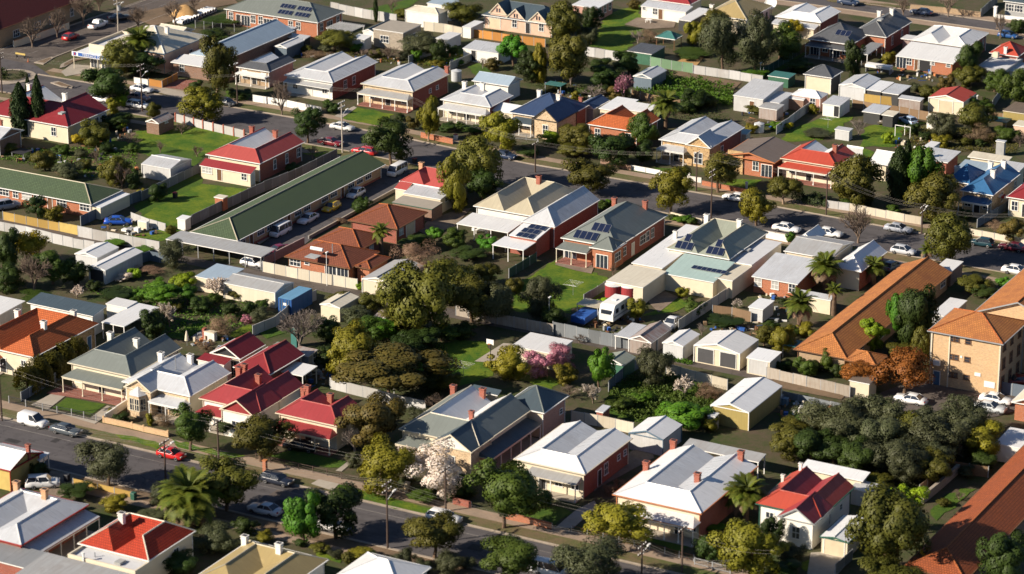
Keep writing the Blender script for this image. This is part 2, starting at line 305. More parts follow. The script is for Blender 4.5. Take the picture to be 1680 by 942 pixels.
def opening(root, ty, loc, rz, trim, hmax):
    w_, hh, sill, pm, fm, bars = WT[ty]; door = pm.startswith('door') or pm == 'w_sheet' or ty == 'F'
    if sill+hh > hmax-.12: hh = hmax-.12-sill
    def fr():
        b = MB(); f = .09
        b.box(-w_/2-f, -.07, sill, -w_/2, .02, sill+hh); b.box(w_/2, -.07, sill, w_/2+f, .02, sill+hh); b.box(-w_/2-f, -.072, sill+hh, w_/2+f, .02, sill+hh+f)
        if not door: b.box(-w_/2-.16, -.13, sill-.09, w_/2+.16, .02, sill)
        for i in range(bars): x = -w_/2+w_*(i+1)/(bars+1); b.box(x-.035, -.055, sill, x+.035, .01, sill+hh)
        if not door: b.box(-w_/2, -.053, sill+hh*.5-.035, w_/2, .011, sill+hh*.5+.035)
        return b.mesh('window_frame', [trim])
    def pn():
        b = MB(); b.box(-w_/2, -.028, sill, w_/2, .012, sill+hh); return b.mesh('pane', [pm])
    hk = round(hh, 2)
    o = O('door' if door and ty not in 'GHTL' else 'garage_door' if ty in 'GHL' else 'carport_opening' if ty == 'T' else 'window', cached(('fr', ty, trim, hk), fr), root, loc, rz)
    O('door_leaf_or_shade' if door else 'pane', cached(('pn', ty, hk), pn), o)  # for type T a dark sheet standing for carport shade
    return o

def roof_faces(kind, X0, X1, Y0, Y1, h, tp, rise=0, rx=0):
    W, D = X1-X0, Y1-Y0; xm, ym = (X0+X1)/2, (Y0+Y1)/2; P = []; R = []; gab = []
    c = [(X0, Y0, h), (X1, Y0, h), (X1, Y1, h), (X0, Y1, h)]
    if kind in ('hipY', 'gabY', 'hgY', 'ghY'):           # ridge along Y; first letter front end, g gable, h hip
        r = min(W/2, D/2-.01) if kind == 'hipY' else W/2; H = h + W/2*tp
        f = Y0 + (r if kind in ('hipY', 'hgY') else 0); k = Y1 - (r if kind in ('hipY', 'ghY') else 0)
        a, b = (xm, f, H), (xm, k, H)
        P += [([c[1], c[2], b, a], 0), ([c[3], c[0], a, b], 0)]; R += [(a, b)]
        if f > Y0: P.append(([c[0], c[1], a], 0)); R += [(c[0], a), (c[1], a)]
        else: gab.append('f')
        if k < Y1: P.append(([c[2], c[3], b], 0)); R += [(c[2], b), (c[3], b)]
        else: gab.append('b')
    elif kind in ('hipX', 'gabX', 'hgX', 'ghX'):         # ridge along X; first letter left end
        r = min(D/2, W/2-.01) if kind == 'hipX' else D/2; H = h + D/2*tp
        f = X0 + (r if kind in ('hipX', 'hgX') else 0); k = X1 - (r if kind in ('hipX', 'ghX') else 0)
        a, b = (f, ym, H), (k, ym, H)
        P += [([c[0], c[1], b, a], 0), ([c[2], c[3], a, b], 0)]; R += [(a, b)]
        if f > X0: P.append(([c[3], c[0], a], 0)); R += [(c[0], a), (c[3], a)]
        else: gab.append('l')
        if k < X1: P.append(([c[1], c[2], b], 0)); R += [(c[1], b), (c[2], b)]
        else: gab.append('r')
    elif kind in ('U', 'M', 'O', 'MM'):
        r = W/4; H = h + r*tp; xl, xr = X0+r, X1-r
        fo = kind in ('M', 'MM'); bo = kind in ('U', 'MM')       # open (valley runs out) at the front, at the back
        yf, yb = Y0+r, (Y1 if kind == 'U' else Y1-r)
        lf, rf, lb, rb = (xl, yf, H), (xr, yf, H), (xl, yb, H), (xr, yb, H)
        vf = (xm, Y0 if fo else Y0+2*r, h); vb = (xm, Y1 if bo else Y1-2*r, h)
        P += [([c[1], c[2], rb, rf], 0), ([c[3], c[0], lf, lb], 0), ([lf, vf, vb, lb], 1), ([rb, vb, vf, rf], 1)]
        R += [(lf, lb), (rf, rb), (c[0], lf), (c[1], rf)]
        if fo: P += [([c[0], vf, lf], 0), ([vf, c[1], rf], 0)]
        else: P += [([c[0], c[1], rf, lf], 0), ([lf, rf, vf], 1)]; R.append((lf, rf))
        if kind == 'MM': P += [([c[2], vb, rb], 0), ([vb, c[3], lb], 0)]
        elif kind == 'U': P += [([c[2], (xm, Y1, h), rb], 2), ([(xm, Y1, h), c[3], lb], 2)]
        else: P += [([c[2], c[3], lb, rb], 0), ([rb, lb, vb], 1)]; R += [(lb, rb), (c[2], rb), (c[3], lb)]
    else:                                                # skillion or flat
        z = lambda x, y: h + rise*(y-Y0)/D + rx*(x-X0)/W
        P.append(([(x, y, z(x, y)) for x, y, _ in c], 0))
    return P, R, gab

def block(root, x0, x1, y0, y1, h, roof='hipY', rm='galv', inner=None, pitch=27, wall='w_cream', side=None, oh=.4, front='', right='', trim='t_white', zf=.15,
          ver=None, chim=(), solar=(), cap=None, rise=0, rx=0, gut='t_white', open_=False, parapet=None, bits=(), posts=0, t=None, wz0=0.0, vr=None, gable_wall=None, wtrim=None, band=None):
    """one roofed block with walls; x0..y1 are the eaves in world metres; everything becomes parts of root"""
    ox, oy = x0-root.location.x, y0-root.location.y
    if rm in ('white', 'galv') and 25 <= pitch <= 31: pitch -= 7       # pitch lowered so slopes away from the sun brighten
    W, D = x1-x0, y1-y0; tp = tan(radians(pitch)); off = (ox, oy, 0)
    if roof == 'hip': roof = 'hipY' if D >= W else 'hipX'
    if roof == 'gab': roof = 'gabY' if D >= W else 'gabX'
    P, R, gab = roof_faces(roof, 0, W, 0, D, h, tp, rise, rx)
    sk = roof in ('skil', 'flat')
    zc = [h, h+rx, h+rise+rx, h+rise] if sk else [h]*4
    cs = [(0, 0), (W, 0), (W, D), (0, D)]; th = .14
    b = MB()
    for pts, mi in P: b.poly(pts, mi)
    for i in range(4):
        j = (i+1) % 4; a0 = (*cs[i], zc[i]); a1 = (*cs[j], zc[j])
        b.poly([(a0[0], a0[1], a0[2]-th), (a1[0], a1[1], a1[2]-th), a1, a0], 3)
    b.poly([(*cs[i], zc[i]-th) for i in (3, 2, 1, 0)], 3)
    ro = part('roof', b, ['roof_'+rm, 'roof_'+(inner or rm), wall, gut], root, loc=off)
    if R and cap != 'none':
        cb = MB()
        for a, e in R: cb.tube(a, e, .11, k=5)
        part('ridge_capping', cb, cap or 'roof_'+rm, ro)
    if oh > .12 and not sk:
        for e, (a0, a1, a2, a3) in (('f', (-.12, -.12, W+.12, 0)), ('b', (-.12, D, W+.12, D+.12)), ('l', (-.12, 0, 0, D)), ('r', (W, 0, W+.12, D))):
            if e not in gab: part('gutter', MB().box(a0, a1, h-.13, a2, a3, h-.01), gut, ro)
    # walls
    wx0, wx1, wy0, wy1 = oh, W-oh, oh, D-oh
    wl = [(wx0, wy0), (wx1, wy0), (wx1, wy1), (wx0, wy1)]
    def zt(x, y): return (h+rise*y/D+rx*x/W-.07) if sk else h-.09
    side = side or wall
    if not open_:
        b = MB()
        for i in range(4):
            j = (i+1) % 4; (ax, ay), (ex, ey) = wl[i], wl[j]
            b.poly([(ax, ay, wz0), (ex, ey, wz0), (ex, ey, zt(ex, ey)), (ax, ay, zt(ax, ay))], 0 if i == 0 else 1)
        gh = h+oh*tp-.08
        for e in gab:
            if e in 'fb':
                yy = wy0 if e == 'f' else wy1; xs = (wx0, wx1); ap = (W/2, yy, h+W/2*tp-.08)
                pts = [(xs[0], yy, h-.09), (xs[1], yy, h-.09), (xs[1], yy, gh), ap, (xs[0], yy, gh)]
                b.poly(pts if e == 'f' else pts[::-1], 2 if e == 'f' else 1)
            else:
                xx = wx0 if e == 'l' else wx1; ap = (xx, D/2, h+D/2*tp-.08)
                pts = [(xx, wy0, h-.09), (xx, wy1, h-.09), (xx, wy1, gh), ap, (xx, wy0, gh)]
                b.poly(pts if e == 'r' else pts[::-1], 1)
        part('wall', b, [wall, side, gable_wall or wall], root, loc=off)
        if band:                                         # coloured plinth round the foot of the wall
            b = MB(); b.box(wx0-.04, wy0-.04, 0, wx1+.04, wy1+.04, .45); part('plinth', b, band, root, loc=off)
        for e in gab:                                    # barge boards
            if e == 'f':
                b = MB()
                for s in (-1, 1): b.poly([(W/2, -.03, h+W/2*tp+.02), (W/2+s*W/2, -.03, h+.02), (W/2+s*W/2, -.03, h-.2), (W/2, -.03, h+W/2*tp-.2)][::s])
                part('barge_board', b, gut, ro)
            if e == 'r':
                b = MB()
                for s in (-1, 1): b.poly([(W+.03, D/2, h+D/2*tp+.02), (W+.03, D/2+s*D/2, h+.02), (W+.03, D/2+s*D/2, h-.2), (W+.03, D/2, h+D/2*tp-.2)][::-s])
                part('barge_board', b, gut, ro)
        tr = wtrim or trim
        for face, s in (('f', front), ('r', right)):
            n_ = len(s)
            for i, ty in enumerate(s):
                if ty not in WT: continue
                u = (i+.5)/n_
                if face == 'f': opening(root, ty, (ox+wx0+(wx1-wx0)*u, oy+wy0, zf), 0, tr, zt(W/2, 0)-zf)
                else: opening(root, ty, (ox+wx1, oy+wy0+(wy1-wy0)*u, zf), pi/2, tr, zt(W, D*u)-zf)
        for cx, cy in ((wx0, wy0), (wx1, wy0), (wx1, wy1)):
            if W > 5 and not sk: O('downpipe', cached(('dp', round(h, 1), gut), lambda: MB().box(-.05, -.05, .05, .05, .05, h-.14).mesh('downpipe', [gut])), root, (ox+cx+(.06 if cx == wx1 else -.06), oy+cy-.06, 0))
    else:
        n_ = max(2, posts)
        for yy in (.15, D-.15):
            for i in range(n_):
                x = .15+(W-.3)*i/(n_-1); zz = zt(x, yy)
                O('post', cached(('post', round(zz, 1), trim), lambda: MB().box(-.06, -.06, 0, .06, .06, zz).mesh('post', [trim])), root, (ox+x, oy+yy, 0))
    if parapet:                                          # (height, material): upstand round a flat roof
        ph, pm = parapet
        for e, (a0, a1, a2, a3) in enumerate(((-.02, -.02, W+.02, .22), (-.02, D-.22, W+.02, D+.02), (-.02, .22, .22, D-.22), (W-.22, .22, W+.02, D-.22))):
            b = MB(); b.box(a0, a1, min(zc)-.3, a2, a3, max(zc)+ph); part('parapet', b, pm, root, loc=off)
    # verandahs: front ver, right vr
    for vd, face in ((ver, 'f'), (vr, 'r')):
        if not vd: continue
        L = (wx1-wx0) if face == 'f' else (wy1-wy0)
        a, e = vd.get('a', (0, 1)); a, e = a*L-(.25 if a == 0 else 0), e*L+(.25 if e == 1 else 0); d = vd.get('d', 1.9); z0, z1 = vd.get('z', (2.35, 2.95)); hp = vd.get('hip', .9)
        vm = vd.get('rm', rm); pm = vd.get('post', trim)
        loc = (ox+wx0, oy+wy0, 0) if face == 'f' else (ox+wx1, oy+wy0, 0); rz = 0 if face == 'f' else pi/2
        b = MB()                                         # local: x along the wall, -y outwards
        p0, p1, p2, p3 = (a, -d, z0), (e, -d, z0), (e-hp, 0, z1), (a+hp, 0, z1)
        b.poly([p0, p1, p2, p3], 0)
        if hp > .05: b.poly([p1, (e, 0, z0), p2], 0); b.poly([(a, 0, z0), p0, p3], 0)
        b.box(a, -d, z0-.13, e, -d+.05, z0-.008, 1); b.box(a, -d+.05, z0-.13, a+.05, 0, z0-.009, 1); b.box(e-.05, -d+.05, z0-.13, e, 0, z0-.009, 1)
        vo = part('verandah_roof', b, ['roof_'+vm, gut], root, loc=loc, rz=rz)
        n_ = vd.get('n', 4)
        for i in range(n_):
            x = a+.12+(e-a-.24)*i/max(1, n_-1); zz = z0-.13
            O('verandah_post', cached(('vp', round(zz, 2), pm), lambda: MB().box(-.055, -.055, .12, .055, .055, zz).box(-.1, -.1, .12, .1, .1, .35).mesh('post', [pm])), vo, (x, -d+.14, 0))
        if vd.get('lace', True):
            b = MB(); b.box(a+.1, -d+.11, z0-.36, e-.1, -d+.15, z0-.14); part('frieze', b, pm, vo)
        b = MB(); b.box(a, -d-.1, 0, e, 0, .13); part('verandah_floor', b, vd.get('deck', 'concrete'), root, loc=loc, rz=rz)
    # things on the roof
    lx, ly = root.location.x+ox, root.location.y+oy
    rh = max(z for pts, _ in P for _, _, z in pts)
    def roofz(x, y):
        x, y = min(max(x, .3), W-.3), min(max(y, .3), D-.3); best = h
        for pts, mi in P:
            if mi == 2: continue
            ins = True; n_ = len(pts)
            for i in range(n_):
                a_, b_ = pts[i], pts[(i+1) % n_]
                if (b_[0]-a_[0])*(y-a_[1])-(b_[1]-a_[1])*(x-a_[0]) < -1e-6: ins = False; break
            if ins:
                nn = (Vector(pts[1])-Vector(pts[0])).cross(Vector(pts[2])-Vector(pts[0]))
                if abs(nn.z) > 1e-6: best = max(best, pts[0][2]-(nn.x*(x-pts[0][0])+nn.y*(y-pts[0][1]))/nn.z)
        return best
    for cc in chim:
        x, y, kd = cc[:3]; sz = cc[4] if len(cc) > 4 else 1.0; zt_ = rh+.6
        for _ in range(6):                               # the stack stands about 1.3 m out of the roof where it pierces it
            p = g(t, x, y, zt_); zt_ = .5*zt_+.5*(roofz(p.x-lx, p.y-ly)+1.3*(.6+.4*sz))
        p = g(t, x, y, zt_); px, py = min(max(p.x-lx, .4), W-.4), min(max(p.y-ly, .4), D-.4)
        mm = {'w': 'c_white', 'r': 'c_red', 'a': 'c_apricot', 'R': 't_red'}[kd]
        b = MB(); s1, s2 = .36*sz, .30*sz
        b.box(-s1, -s2, h-.2, s1, s2, zt_-.45); b.box(-s1-.06, -s2-.06, zt_-.45, s1+.06, s2+.06, zt_-.3); b.box(-s1+.02, -s2+.02, zt_-.3, s1-.02, s2-.02, zt_-.14); b.box(-s1-.09, -s2-.09, zt_-.14, s1+.09, s2+.09, zt_)
        b.box(-s1+.08, -s2+.08, zt_, -.04, s2-.08, zt_+.04, 1); b.box(.04, -s2+.08, zt_, s1-.08, s2-.08, zt_+.04, 1)
        part('chimney', b, [mm, 't_dark'], ro, loc=(px, py, 0))
    for s in solar:                                      # (face, u, v, cols, rows[, panel width, height])
        fc, u, v, cols, rows = s[:5]; pw, ph = s[5:7] if len(s) > 6 else (1.0, 1.6)
        if fc == 'f': e1, e2, o_ = Vector((1, 0, 0)), Vector((0, 1, tp if not sk else rise/D)).normalized(), Vector((W*u, 0, h))
        else: e1, e2, o_ = Vector((0, 1, 0)), Vector((-1, 0, tp if not sk else -rx/W)).normalized(), Vector((W, D*u, h if not sk else h+rx))
        n3 = e1.cross(e2)
        def sp():
            b = MB(); b.box(-pw/2, -ph/2, 0, pw/2, ph/2, .045, 0); 
            nx, ny = 6, 10
            b.box(-pw/2+.03, -ph/2+.03, .045, pw/2-.03, ph/2-.03, .052, 1); return b.mesh('solar_panel', ['alu', 'solar'])
        me = cached(('sp', pw, ph), sp)
        for i in range(cols):
            for j in range(rows):
                c = o_ + e1*((i-(cols-1)/2)*(pw+.04)) + e2*(v+(j-(rows-1)/2)*(ph+.06)) + n3*.12
                o = O('solar_panel', me, ro); o.matrix_local = Matrix(((e1.x, e2.x, n3.x, c.x), (e1.y, e2.y, n3.y, c.y), (e1.z, e2.z, n3.z, c.z), (0, 0, 0, 1)))
    for bt in bits:                                      # small roof fittings: kind, x, y (tile), z
        kd, x, y, z = bt[:4]; p = g(t, x, y, z); px, py = p.x-lx, p.y-ly; b = MB()
        if kd == 'pipe': b.tube((0, 0, h), (0, 0, z), .07); part('vent_pipe', b, 't_grey', ro, loc=(px, py, 0))
        elif kd == 'flue': b.tube((0, 0, h), (0, 0, z-.2), .12, k=8).tube((0, 0, z-.2), (0, 0, z), .2, k=8); part('flue', b, 't_white', ro, loc=(px, py, 0))
        elif kd == 'ac': b.box(-.55, -.5, z-.9, .55, .5, z).box(-.45, -.4, z, .45, .4, z+.06); part('air_conditioner', b, 't_cream', ro, loc=(px, py, 0))
        elif kd == 'vent': b.lathe([(.12, z-.5), (.12, z-.3), (.22, z-.28), (.24, z-.1), (.1, z)], 8); part('roof_vent', b, 't_grey', ro, loc=(px, py, 0))
        elif kd == 'antenna':
            b.tube((0, 0, h), (0, 0, z), .025, k=4)
            for i in range(6): b.tube((-.35+.03*i, -.5+.2*i, z-.05), (.35-.03*i, -.5+.2*i, z-.05), .014, k=4)
            b.tube((0, -.55, z-.05), (0, .55, z-.05), .016, k=4); part('antenna', b, 'alu', ro, loc=(px, py, 0))
        elif kd == 'sky': b.box(-.45, -.6, z-.3, .45, .6, z); part('skylight', b, 'glass_blind', ro, loc=(px, py, 0))
        elif kd == 'heater':                             # solar water heater: tank over two collectors
            b.box(-1.0, -2.0, z-.9, 1.0, -.1, z-.82, 1); b.tube((-1.1, .15, z), (1.1, .15, z), .3, k=12, mi=0); part('water_heater', b, ['t_white', 'membrane_'], ro, loc=(px, py, 0))
        elif kd == 'dish':
            b.tube((0, 0, h), (0, 0, z), .04, k=5); n_ = len(b.v)
            b.lathe([(.02, 0), (.3, .05), (.55, .18), (.7, .34), (.66, .35), (.5, .22), (.05, .06)], 14)
            for i in range(n_, len(b.v)):
                v = Vector(b.v[i]); v = Matrix.Rotation(radians(60), 3, 'X') @ v; b.v[i] = (v.x, v.y, v.z+z)
            part('satellite_dish', b, 't_white', ro, loc=(px, py, 0))
        elif kd == 'finial': b.lathe([(.05, z-.9), (.05, z-.3), (.12, z-.25), (.03, z)], 6); part('finial', b, gut, ro, loc=(px, py, 0))
    return ro
mk('membrane_', (.35, .36, .36), .3, 'plain')

def rect(t, A, B, C, h, w=None, d=None, hb=None):
    hb = h if hb is None else hb
    b = pt(t, B, h); x1 = b.x; y0 = b.y; dev = 0
    if C: c = pt(t, C, hb); dev = c.x-b.x; y1 = c.y
    else: y1 = y0+d
    if A: a = pt(t, A, h); x0 = a.x; dy = a.y-b.y; y0 = (a.y+b.y)/2
    else: x0 = x1-w; dy = 0
    if d and C: y1 = y0+d
    return x0, x1, y0, y1, dev, dy
def house(name, label, t, A, B, C, h=3.3, cat='house', group=None, w=None, d=None, dx=0, **k):
    hb = h + k.get('rise', 0); x0, x1, y0, y1, dev, dy = rect(t, A, B, C, h, w, d, hb); x1 += dx
    QA.append((label, round(x1-x0, 1), round(y1-y0, 1), 'dev %.1f %.1f' % (dev, dy), round(x0), round(y0)))
    root = thing(name, label, cat, (x0, y0, 0), 0, group)
    block(root, x0, x1, y0, y1, h, t=t, **k); return root
def ext(root, t, A, B, C, h=2.6, w=None, d=None, dx=0, **k):
    hb = h + k.get('rise', 0); x0, x1, y0, y1, dev, dy = rect(t, A, B, C, h, w, d, hb); x1 += dx
    QA.append(('   ext of '+root['label'][:30], round(x1-x0, 1), round(y1-y0, 1), 'dev %.1f %.1f' % (dev, dy), round(x0), round(y0)))
    return block(root, x0, x1, y0, y1, h, t=t, **k)
def gable(root, t, x, yb, wd, dp, h, rm, wall='w_cream', pitch=38, gut='t_white', win='w', trim='t_white', z=0, **kw):
    """a projecting gabled front bay, x/yb = tile pixel of its right eave corner at the front"""
    b = g(t, x, yb, h); block(root, b.x-wd, b.x, b.y, b.y+dp, h, roof='gabY', rm=rm, wall=wall, pitch=pitch, oh=.25, gut=gut, front=win, trim=trim, **kw)
def patch(name, t, pts, mat, z=.012, jit=0.0, kind='structure'):
    P = [pt(t, p, z) for p in pts]; Q = []
    for i in range(len(P)):
        a, b = P[i], P[(i+1) % len(P)]; n_ = max(1, int((b-a).length/1.2)) if jit else 1
        for k_ in range(n_):
            c = a.lerp(b, k_/n_)
            if jit: c = c + Vector((random.uniform(-jit, jit), random.uniform(-jit, jit), 0))
            Q.append(c)
    m = MB(); ar = sum(Q[i].x*Q[(i+1) % len(Q)].y-Q[(i+1) % len(Q)].x*Q[i].y for i in range(len(Q)))
    m.poly(Q if ar > 0 else Q[::-1]); return struct(name, m, mat, kind)
def wpatch(name, pts, mat, z=.012, jit=0.0):
    P = [Vector((x, y, z)) for x, y in pts]; m = MB(); Q = []
    for i in range(len(P)):
        a, b = P[i], P[(i+1) % len(P)]; n_ = max(1, int((b-a).length/1.5)) if jit else 1
        for k_ in range(n_):
            c = a.lerp(b, k_/n_)
            if jit: c = c + Vector((random.uniform(-jit, jit), random.uniform(-jit, jit), 0))
            Q.append(c)
    ar = sum(Q[i].x*Q[(i+1) % len(Q)].y-Q[(i+1) % len(Q)].x*Q[i].y for i in range(len(Q)))
    m.poly(Q if ar > 0 else Q[::-1]); return struct(name, m, mat)

# ------------------------------------------------------------------ fences
def fence(label, t, pts, h=1.75, mat='f_galv', post='t_grey', step=2.4, thick=.05, name='fence', group=None, cap=None, jit=.03, world=False, pier=None, z0=0.0, style=None):
    P = [Vector((p[0], p[1], 0)) for p in pts] if world else [pt(t, p, 0) for p in pts]
    root = thing(name, label, 'wall' if 'wall' in name else 'fence', P[0], 0, group)
    rn = random.Random(hash(label) % 9973 if False else len(label)*31+int(P[0].x*7))
    def pm():
        if style:                                        # open rails with thin bars
            b = MB(); b.box(0, -.025, h-.09, step, .025, h-.03); b.box(0, -.025, .2, step, .025, .25)
            if style == 'bars':
                for i in range(12): x = step*(i+.5)/12; b.box(x-.012, -.012, .05, x+.012, .012, h)
            elif h > .85: b.box(0, -.02, h*.55, step, .02, h*.55+.03)
            return b.mesh('fence_panel', [mat])
        b = MB(); b.box(0, -thick/2, z0, step, thick/2, h-.05); b.box(0, -thick/2-.02, h-.05, step, thick/2+.02, h, 1)
        if thick < .1 and mat != 'f_lattice': b.box(0, thick/2, h*.3, step, thick/2+.04, h*.3+.07, 1)
        return b.mesh('fence_panel', [mat, cap or mat])
    me = cached(('fp', mat, round(h, 2), step, thick, cap, z0, style), pm)
    pw = .11 if pier else .05; ph = h+(.18 if pier else .04)
    po = cached(('fpo', post if not pier else pier, round(h, 2), bool(pier)), lambda: MB().box(-pw-.02 if pier else -pw, -pw-.02 if pier else -pw, 0, pw+.02 if pier else pw, pw+.02 if pier else pw, ph).mesh('post', [pier or post]))
    for i in range(len(P)-1):
        a, b = P[i], P[i+1]; L = (b-a).length; n_ = max(1, round(L/step)); an = atan2(b.y-a.y, b.x-a.x)
        for k_ in range(n_):
            c = a.lerp(b, k_/n_)-P[0]
            o = O('panel', me, root, (c.x, c.y, rn.uniform(-jit, jit*.3)), an, (L/n_/step, 1, 1+rn.uniform(-jit, jit)))
            if jit: o.rotation_euler = (rn.uniform(-.02, .02), rn.uniform(-.006, .006), an)
            O('post', po, root, tuple(c), an)
        if i == len(P)-2: O('post', po, root, tuple(b-P[0]), an)
    return root
# ------------------------------------------------------------------ plants
def rdir(r, up=0.0):
    while True:
        v = Vector((r.uniform(-1, 1), r.uniform(-1, 1), r.uniform(-1, 1)))
        if .05 < v.length < 1: v.normalize(); break
    v.z += up; return v.normalized()
def leafquad(b, p, n, s, r, asp=1.0, mi=0):
    t = n.cross(rdir(r)); t = t.normalized() if t.length > .01 else Vector((1, 0, 0)); u = n.cross(t)
    a, c = t*(s*asp), u*s
    k = len(b.v); f = n*(s*.25)
    b.v += [tuple(p-a-f), tuple(p-c*.8), tuple(p+a-f), tuple(p+c*.8)]; b.f.append((k, k+1, k+2, k+3)); b.m.append(mi)
def crown_mesh(seed, kind, n=13500, puffs=38, ls=.115, gap=0.0, R=3.0, flat=1.0, core=.5, asp=.8, spread=1.0):
    """leaf crown of radius R about the origin, built from puffs of leaf-sized faces"""
    r = random.Random(seed); b = MB(); C = []; NR = []
    lobes = [(Vector((0, 0, 0)), R*.55)]
    for i in range(6):                                   # a few big uneven lobes, puffs on their skins
        d = rdir(r, .1); k = R*r.uniform(.40, .62); lobes.append((Vector((d.x, d.y, d.z*flat))*(R*1.02*spread-k*1.15), k))
    for i in range(puffs):
        lc, lr = lobes[i % 7]; d = rdir(r, .2); c = lc+Vector((d.x, d.y, d.z*flat))*lr*r.uniform(.7, 1.0)
        if c.length > R*.95: c *= R*.95/c.length
        C.append((c, R*r.uniform(.16, .33)))
    C.append((Vector((0, 0, 0)), R*.5))
    tot = sum(c[1]**2 for c in C)
    for c, pr in C:
        for i in range(int(n*pr*pr/tot)):
            d = rdir(r, .18); p = c + d*(pr*r.uniform(.72, 1.06))
            if (p.x**2+p.y**2+(p.z/flat)**2) < (R*.42)**2 and r.random() < .8: continue
            nn = (d*1.0 + p.normalized()*.6 + rdir(r)*.45).normalized(); leafquad(b, p, nn, ls*r.uniform(.7, 1.35)*R/3, r, asp); NR += [tuple((d*.75+p.normalized()*.55+nn*.35).normalized())]*4
    return b.mesh('crown_'+kind, ['leaf_'+kind], normals=NR)
def trunk_mesh(seed, mat='bark', forks=4):
    r = random.Random(seed); b = MB()                   # unit trunk: foot at 0, splits near .55, limbs reach 1
    p = Vector((0, 0, -.05)); rad = .05
    for i in range(4):
        e = p + Vector((r.uniform(-.03, .03), r.uniform(-.03, .03), .16)); b.tube(p, e, rad, rad*.88, 7); p, rad = e, rad*.88
    for i in range(forks):
        a = 2*pi*i/forks + r.uniform(-.4, .4); e = p + Vector((cos(a)*.16, sin(a)*.16, .2)); b.tube(p, e, rad*.75, rad*.45, 5)
        e2 = e + Vector((cos(a)*.14, sin(a)*.14, .22)); b.tube(e, e2, rad*.45, rad*.15, 4)
    return b.mesh('trunk', [mat])
def bare_mesh(seed, mat='twig', lv=5, blossom=None, nb=0, spread=.55, up=.35):
    r = random.Random(seed); b = MB(); tips = []
    def br(p, d, L, rad, l):
        e = p + d*L; b.tube(p, e, rad, rad*.68, 5 if l > 3 else 3, caps=False)
        if l <= 2: tips.append((p, e))
        if l == 0: return
        for i in range(3 if l > 1 else 3):
            nd = (d + rdir(r)*spread*1.15 + Vector((0, 0, up*.35))).normalized(); br(p.lerp(e, r.uniform(.45, 1.0)), nd, L*r.uniform(.62, .86), max(rad*.62, .0030), l-1)
    b.tube((0, 0, -.02), (0, 0, .13), .034, .026, 6, caps=False)
    for i in range(6):                                   # limbs fan out low on the trunk
        a = 2*pi*i/6+r.uniform(-.3, .3); ti = r.uniform(.25, .75); br(Vector((0, 0, r.uniform(.07, .13))), Vector((cos(a)*sin(ti), sin(a)*sin(ti), cos(ti))), r.uniform(.2, .28), .019, lv-1)
    for i in range(nb):
        p, e = r.choice(tips); leafquad(b, p.lerp(e, r.random())+rdir(r)*.02, rdir(r, .2), .019*r.uniform(.6, 1.5), r, 1, 1)
    return b.mesh('branches', [mat]+(['leaf_'+blossom] if blossom else []))
KIND = {  # crown recipes
 'mid': dict(), 'dark': dict(puffs=44), 'olive': dict(n=15000, puffs=52, spread=1.04), 'gold': dict(puffs=42), 'bright': dict(ls=.15, puffs=30, n=9000), 'lime': dict(puffs=30, ls=.13, n=10000), 'grey': dict(n=15500, ls=.15, asp=.36, puffs=76, spread=1.1), 'brown': dict(puffs=32, n=14500, core=.62, spread=1.06),
 'autumn': dict(n=10500, puffs=48, spread=1.08), 'pink': dict(n=11000, ls=.10, puffs=44, spread=1.08), 'blossom': dict(n=9000, ls=.10, puffs=44, spread=1.08), 'weed': dict(n=8500, ls=.14, puffs=32), 'yellow': dict(n=8500, ls=.12), 'red': dict(n=6000, ls=.13), 'dead': dict(n=9000, ls=.095, asp=.35, puffs=48, spread=1.1)}
def crown_of(kind, seed): return cached(('crown', kind, seed % 3), lambda: crown_mesh(seed % 3*97+len(kind)*13+5, kind, **KIND[kind]))
TN = [0]
def tree(label, t, x, yt, yb, wd, ybase=None, kind='mid', name='tree', group=None, bark='bark', cat=None, sp=None):
    """a leafy tree or shrub: crown from tile pixel yt to yb, wd wide, its foot on the ground at ybase"""
    TN[0] += 1; sd = TN[0]; ybase = yb if ybase is None else ybase
    base = g(t, x, ybase); s = pxm(base)/kz(t); th = math.asin((CAM.z)/((base-CAM).length))
    R = wd/2/s; hh = (yb-yt)/2/s; rz = sqrt(max(hh*hh-(R*sin(th))**2, (.35*hh)**2))/cos(th); zc = max((ybase-(yt+yb)/2)/s/cos(th), rz*.72)
    root = thing(name, label, cat or ('shrub' if name.endswith(('shrub', 'bush', 'hedge')) else 'tree'), base, 0, group)
    r = random.Random(sd)
    O('crown', crown_of(kind, sd), root, (0, 0, zc), r.uniform(0, 6.28), (R/2.42, R/2.42*r.uniform(.92, 1.08), rz/2.40))
    tr = cached(('trunk', bark, sd % 3), lambda: trunk_mesh(sd % 3+40, bark)); zt_ = zc+rz*.45; tk = max(.55, min(2.2, R*.62))*3.4
    O('trunk', tr, root, (0, 0, 0), r.uniform(0, 6.28), (tk*.8, tk*.8, zt_))
    return root
def bare(label, t, x, yt, yb, wd, mat='twig', blossom=None, nb=0, name='bare_tree', group=None, lv=5, cat='tree'):
    """a leafless or blossoming tree whose foot is at tile pixel (x, yb)"""
    TN[0] += 1; sd = TN[0]; base = g(t, x, yb); s = pxm(base)/kz(t); th = math.asin(CAM.z/((base-CAM).length)); H = (yb-yt)/s/cos(th)*.95; R = wd/2/s
    root = thing(name, label, cat, base, 0, group)
    me = cached(('bare', mat, blossom, nb > 0, sd % 3, lv), lambda: bare_mesh(sd % 3*7+3, mat, lv, blossom, nb))
    xs = max(abs(v.co.x) for v in me.vertices); zs = max(v.co.z for v in me.vertices)
    O('branches', me, root, (0, 0, 0), random.Random(sd).uniform(0, 6.28), (R/xs, R/xs, H/zs))
    return root
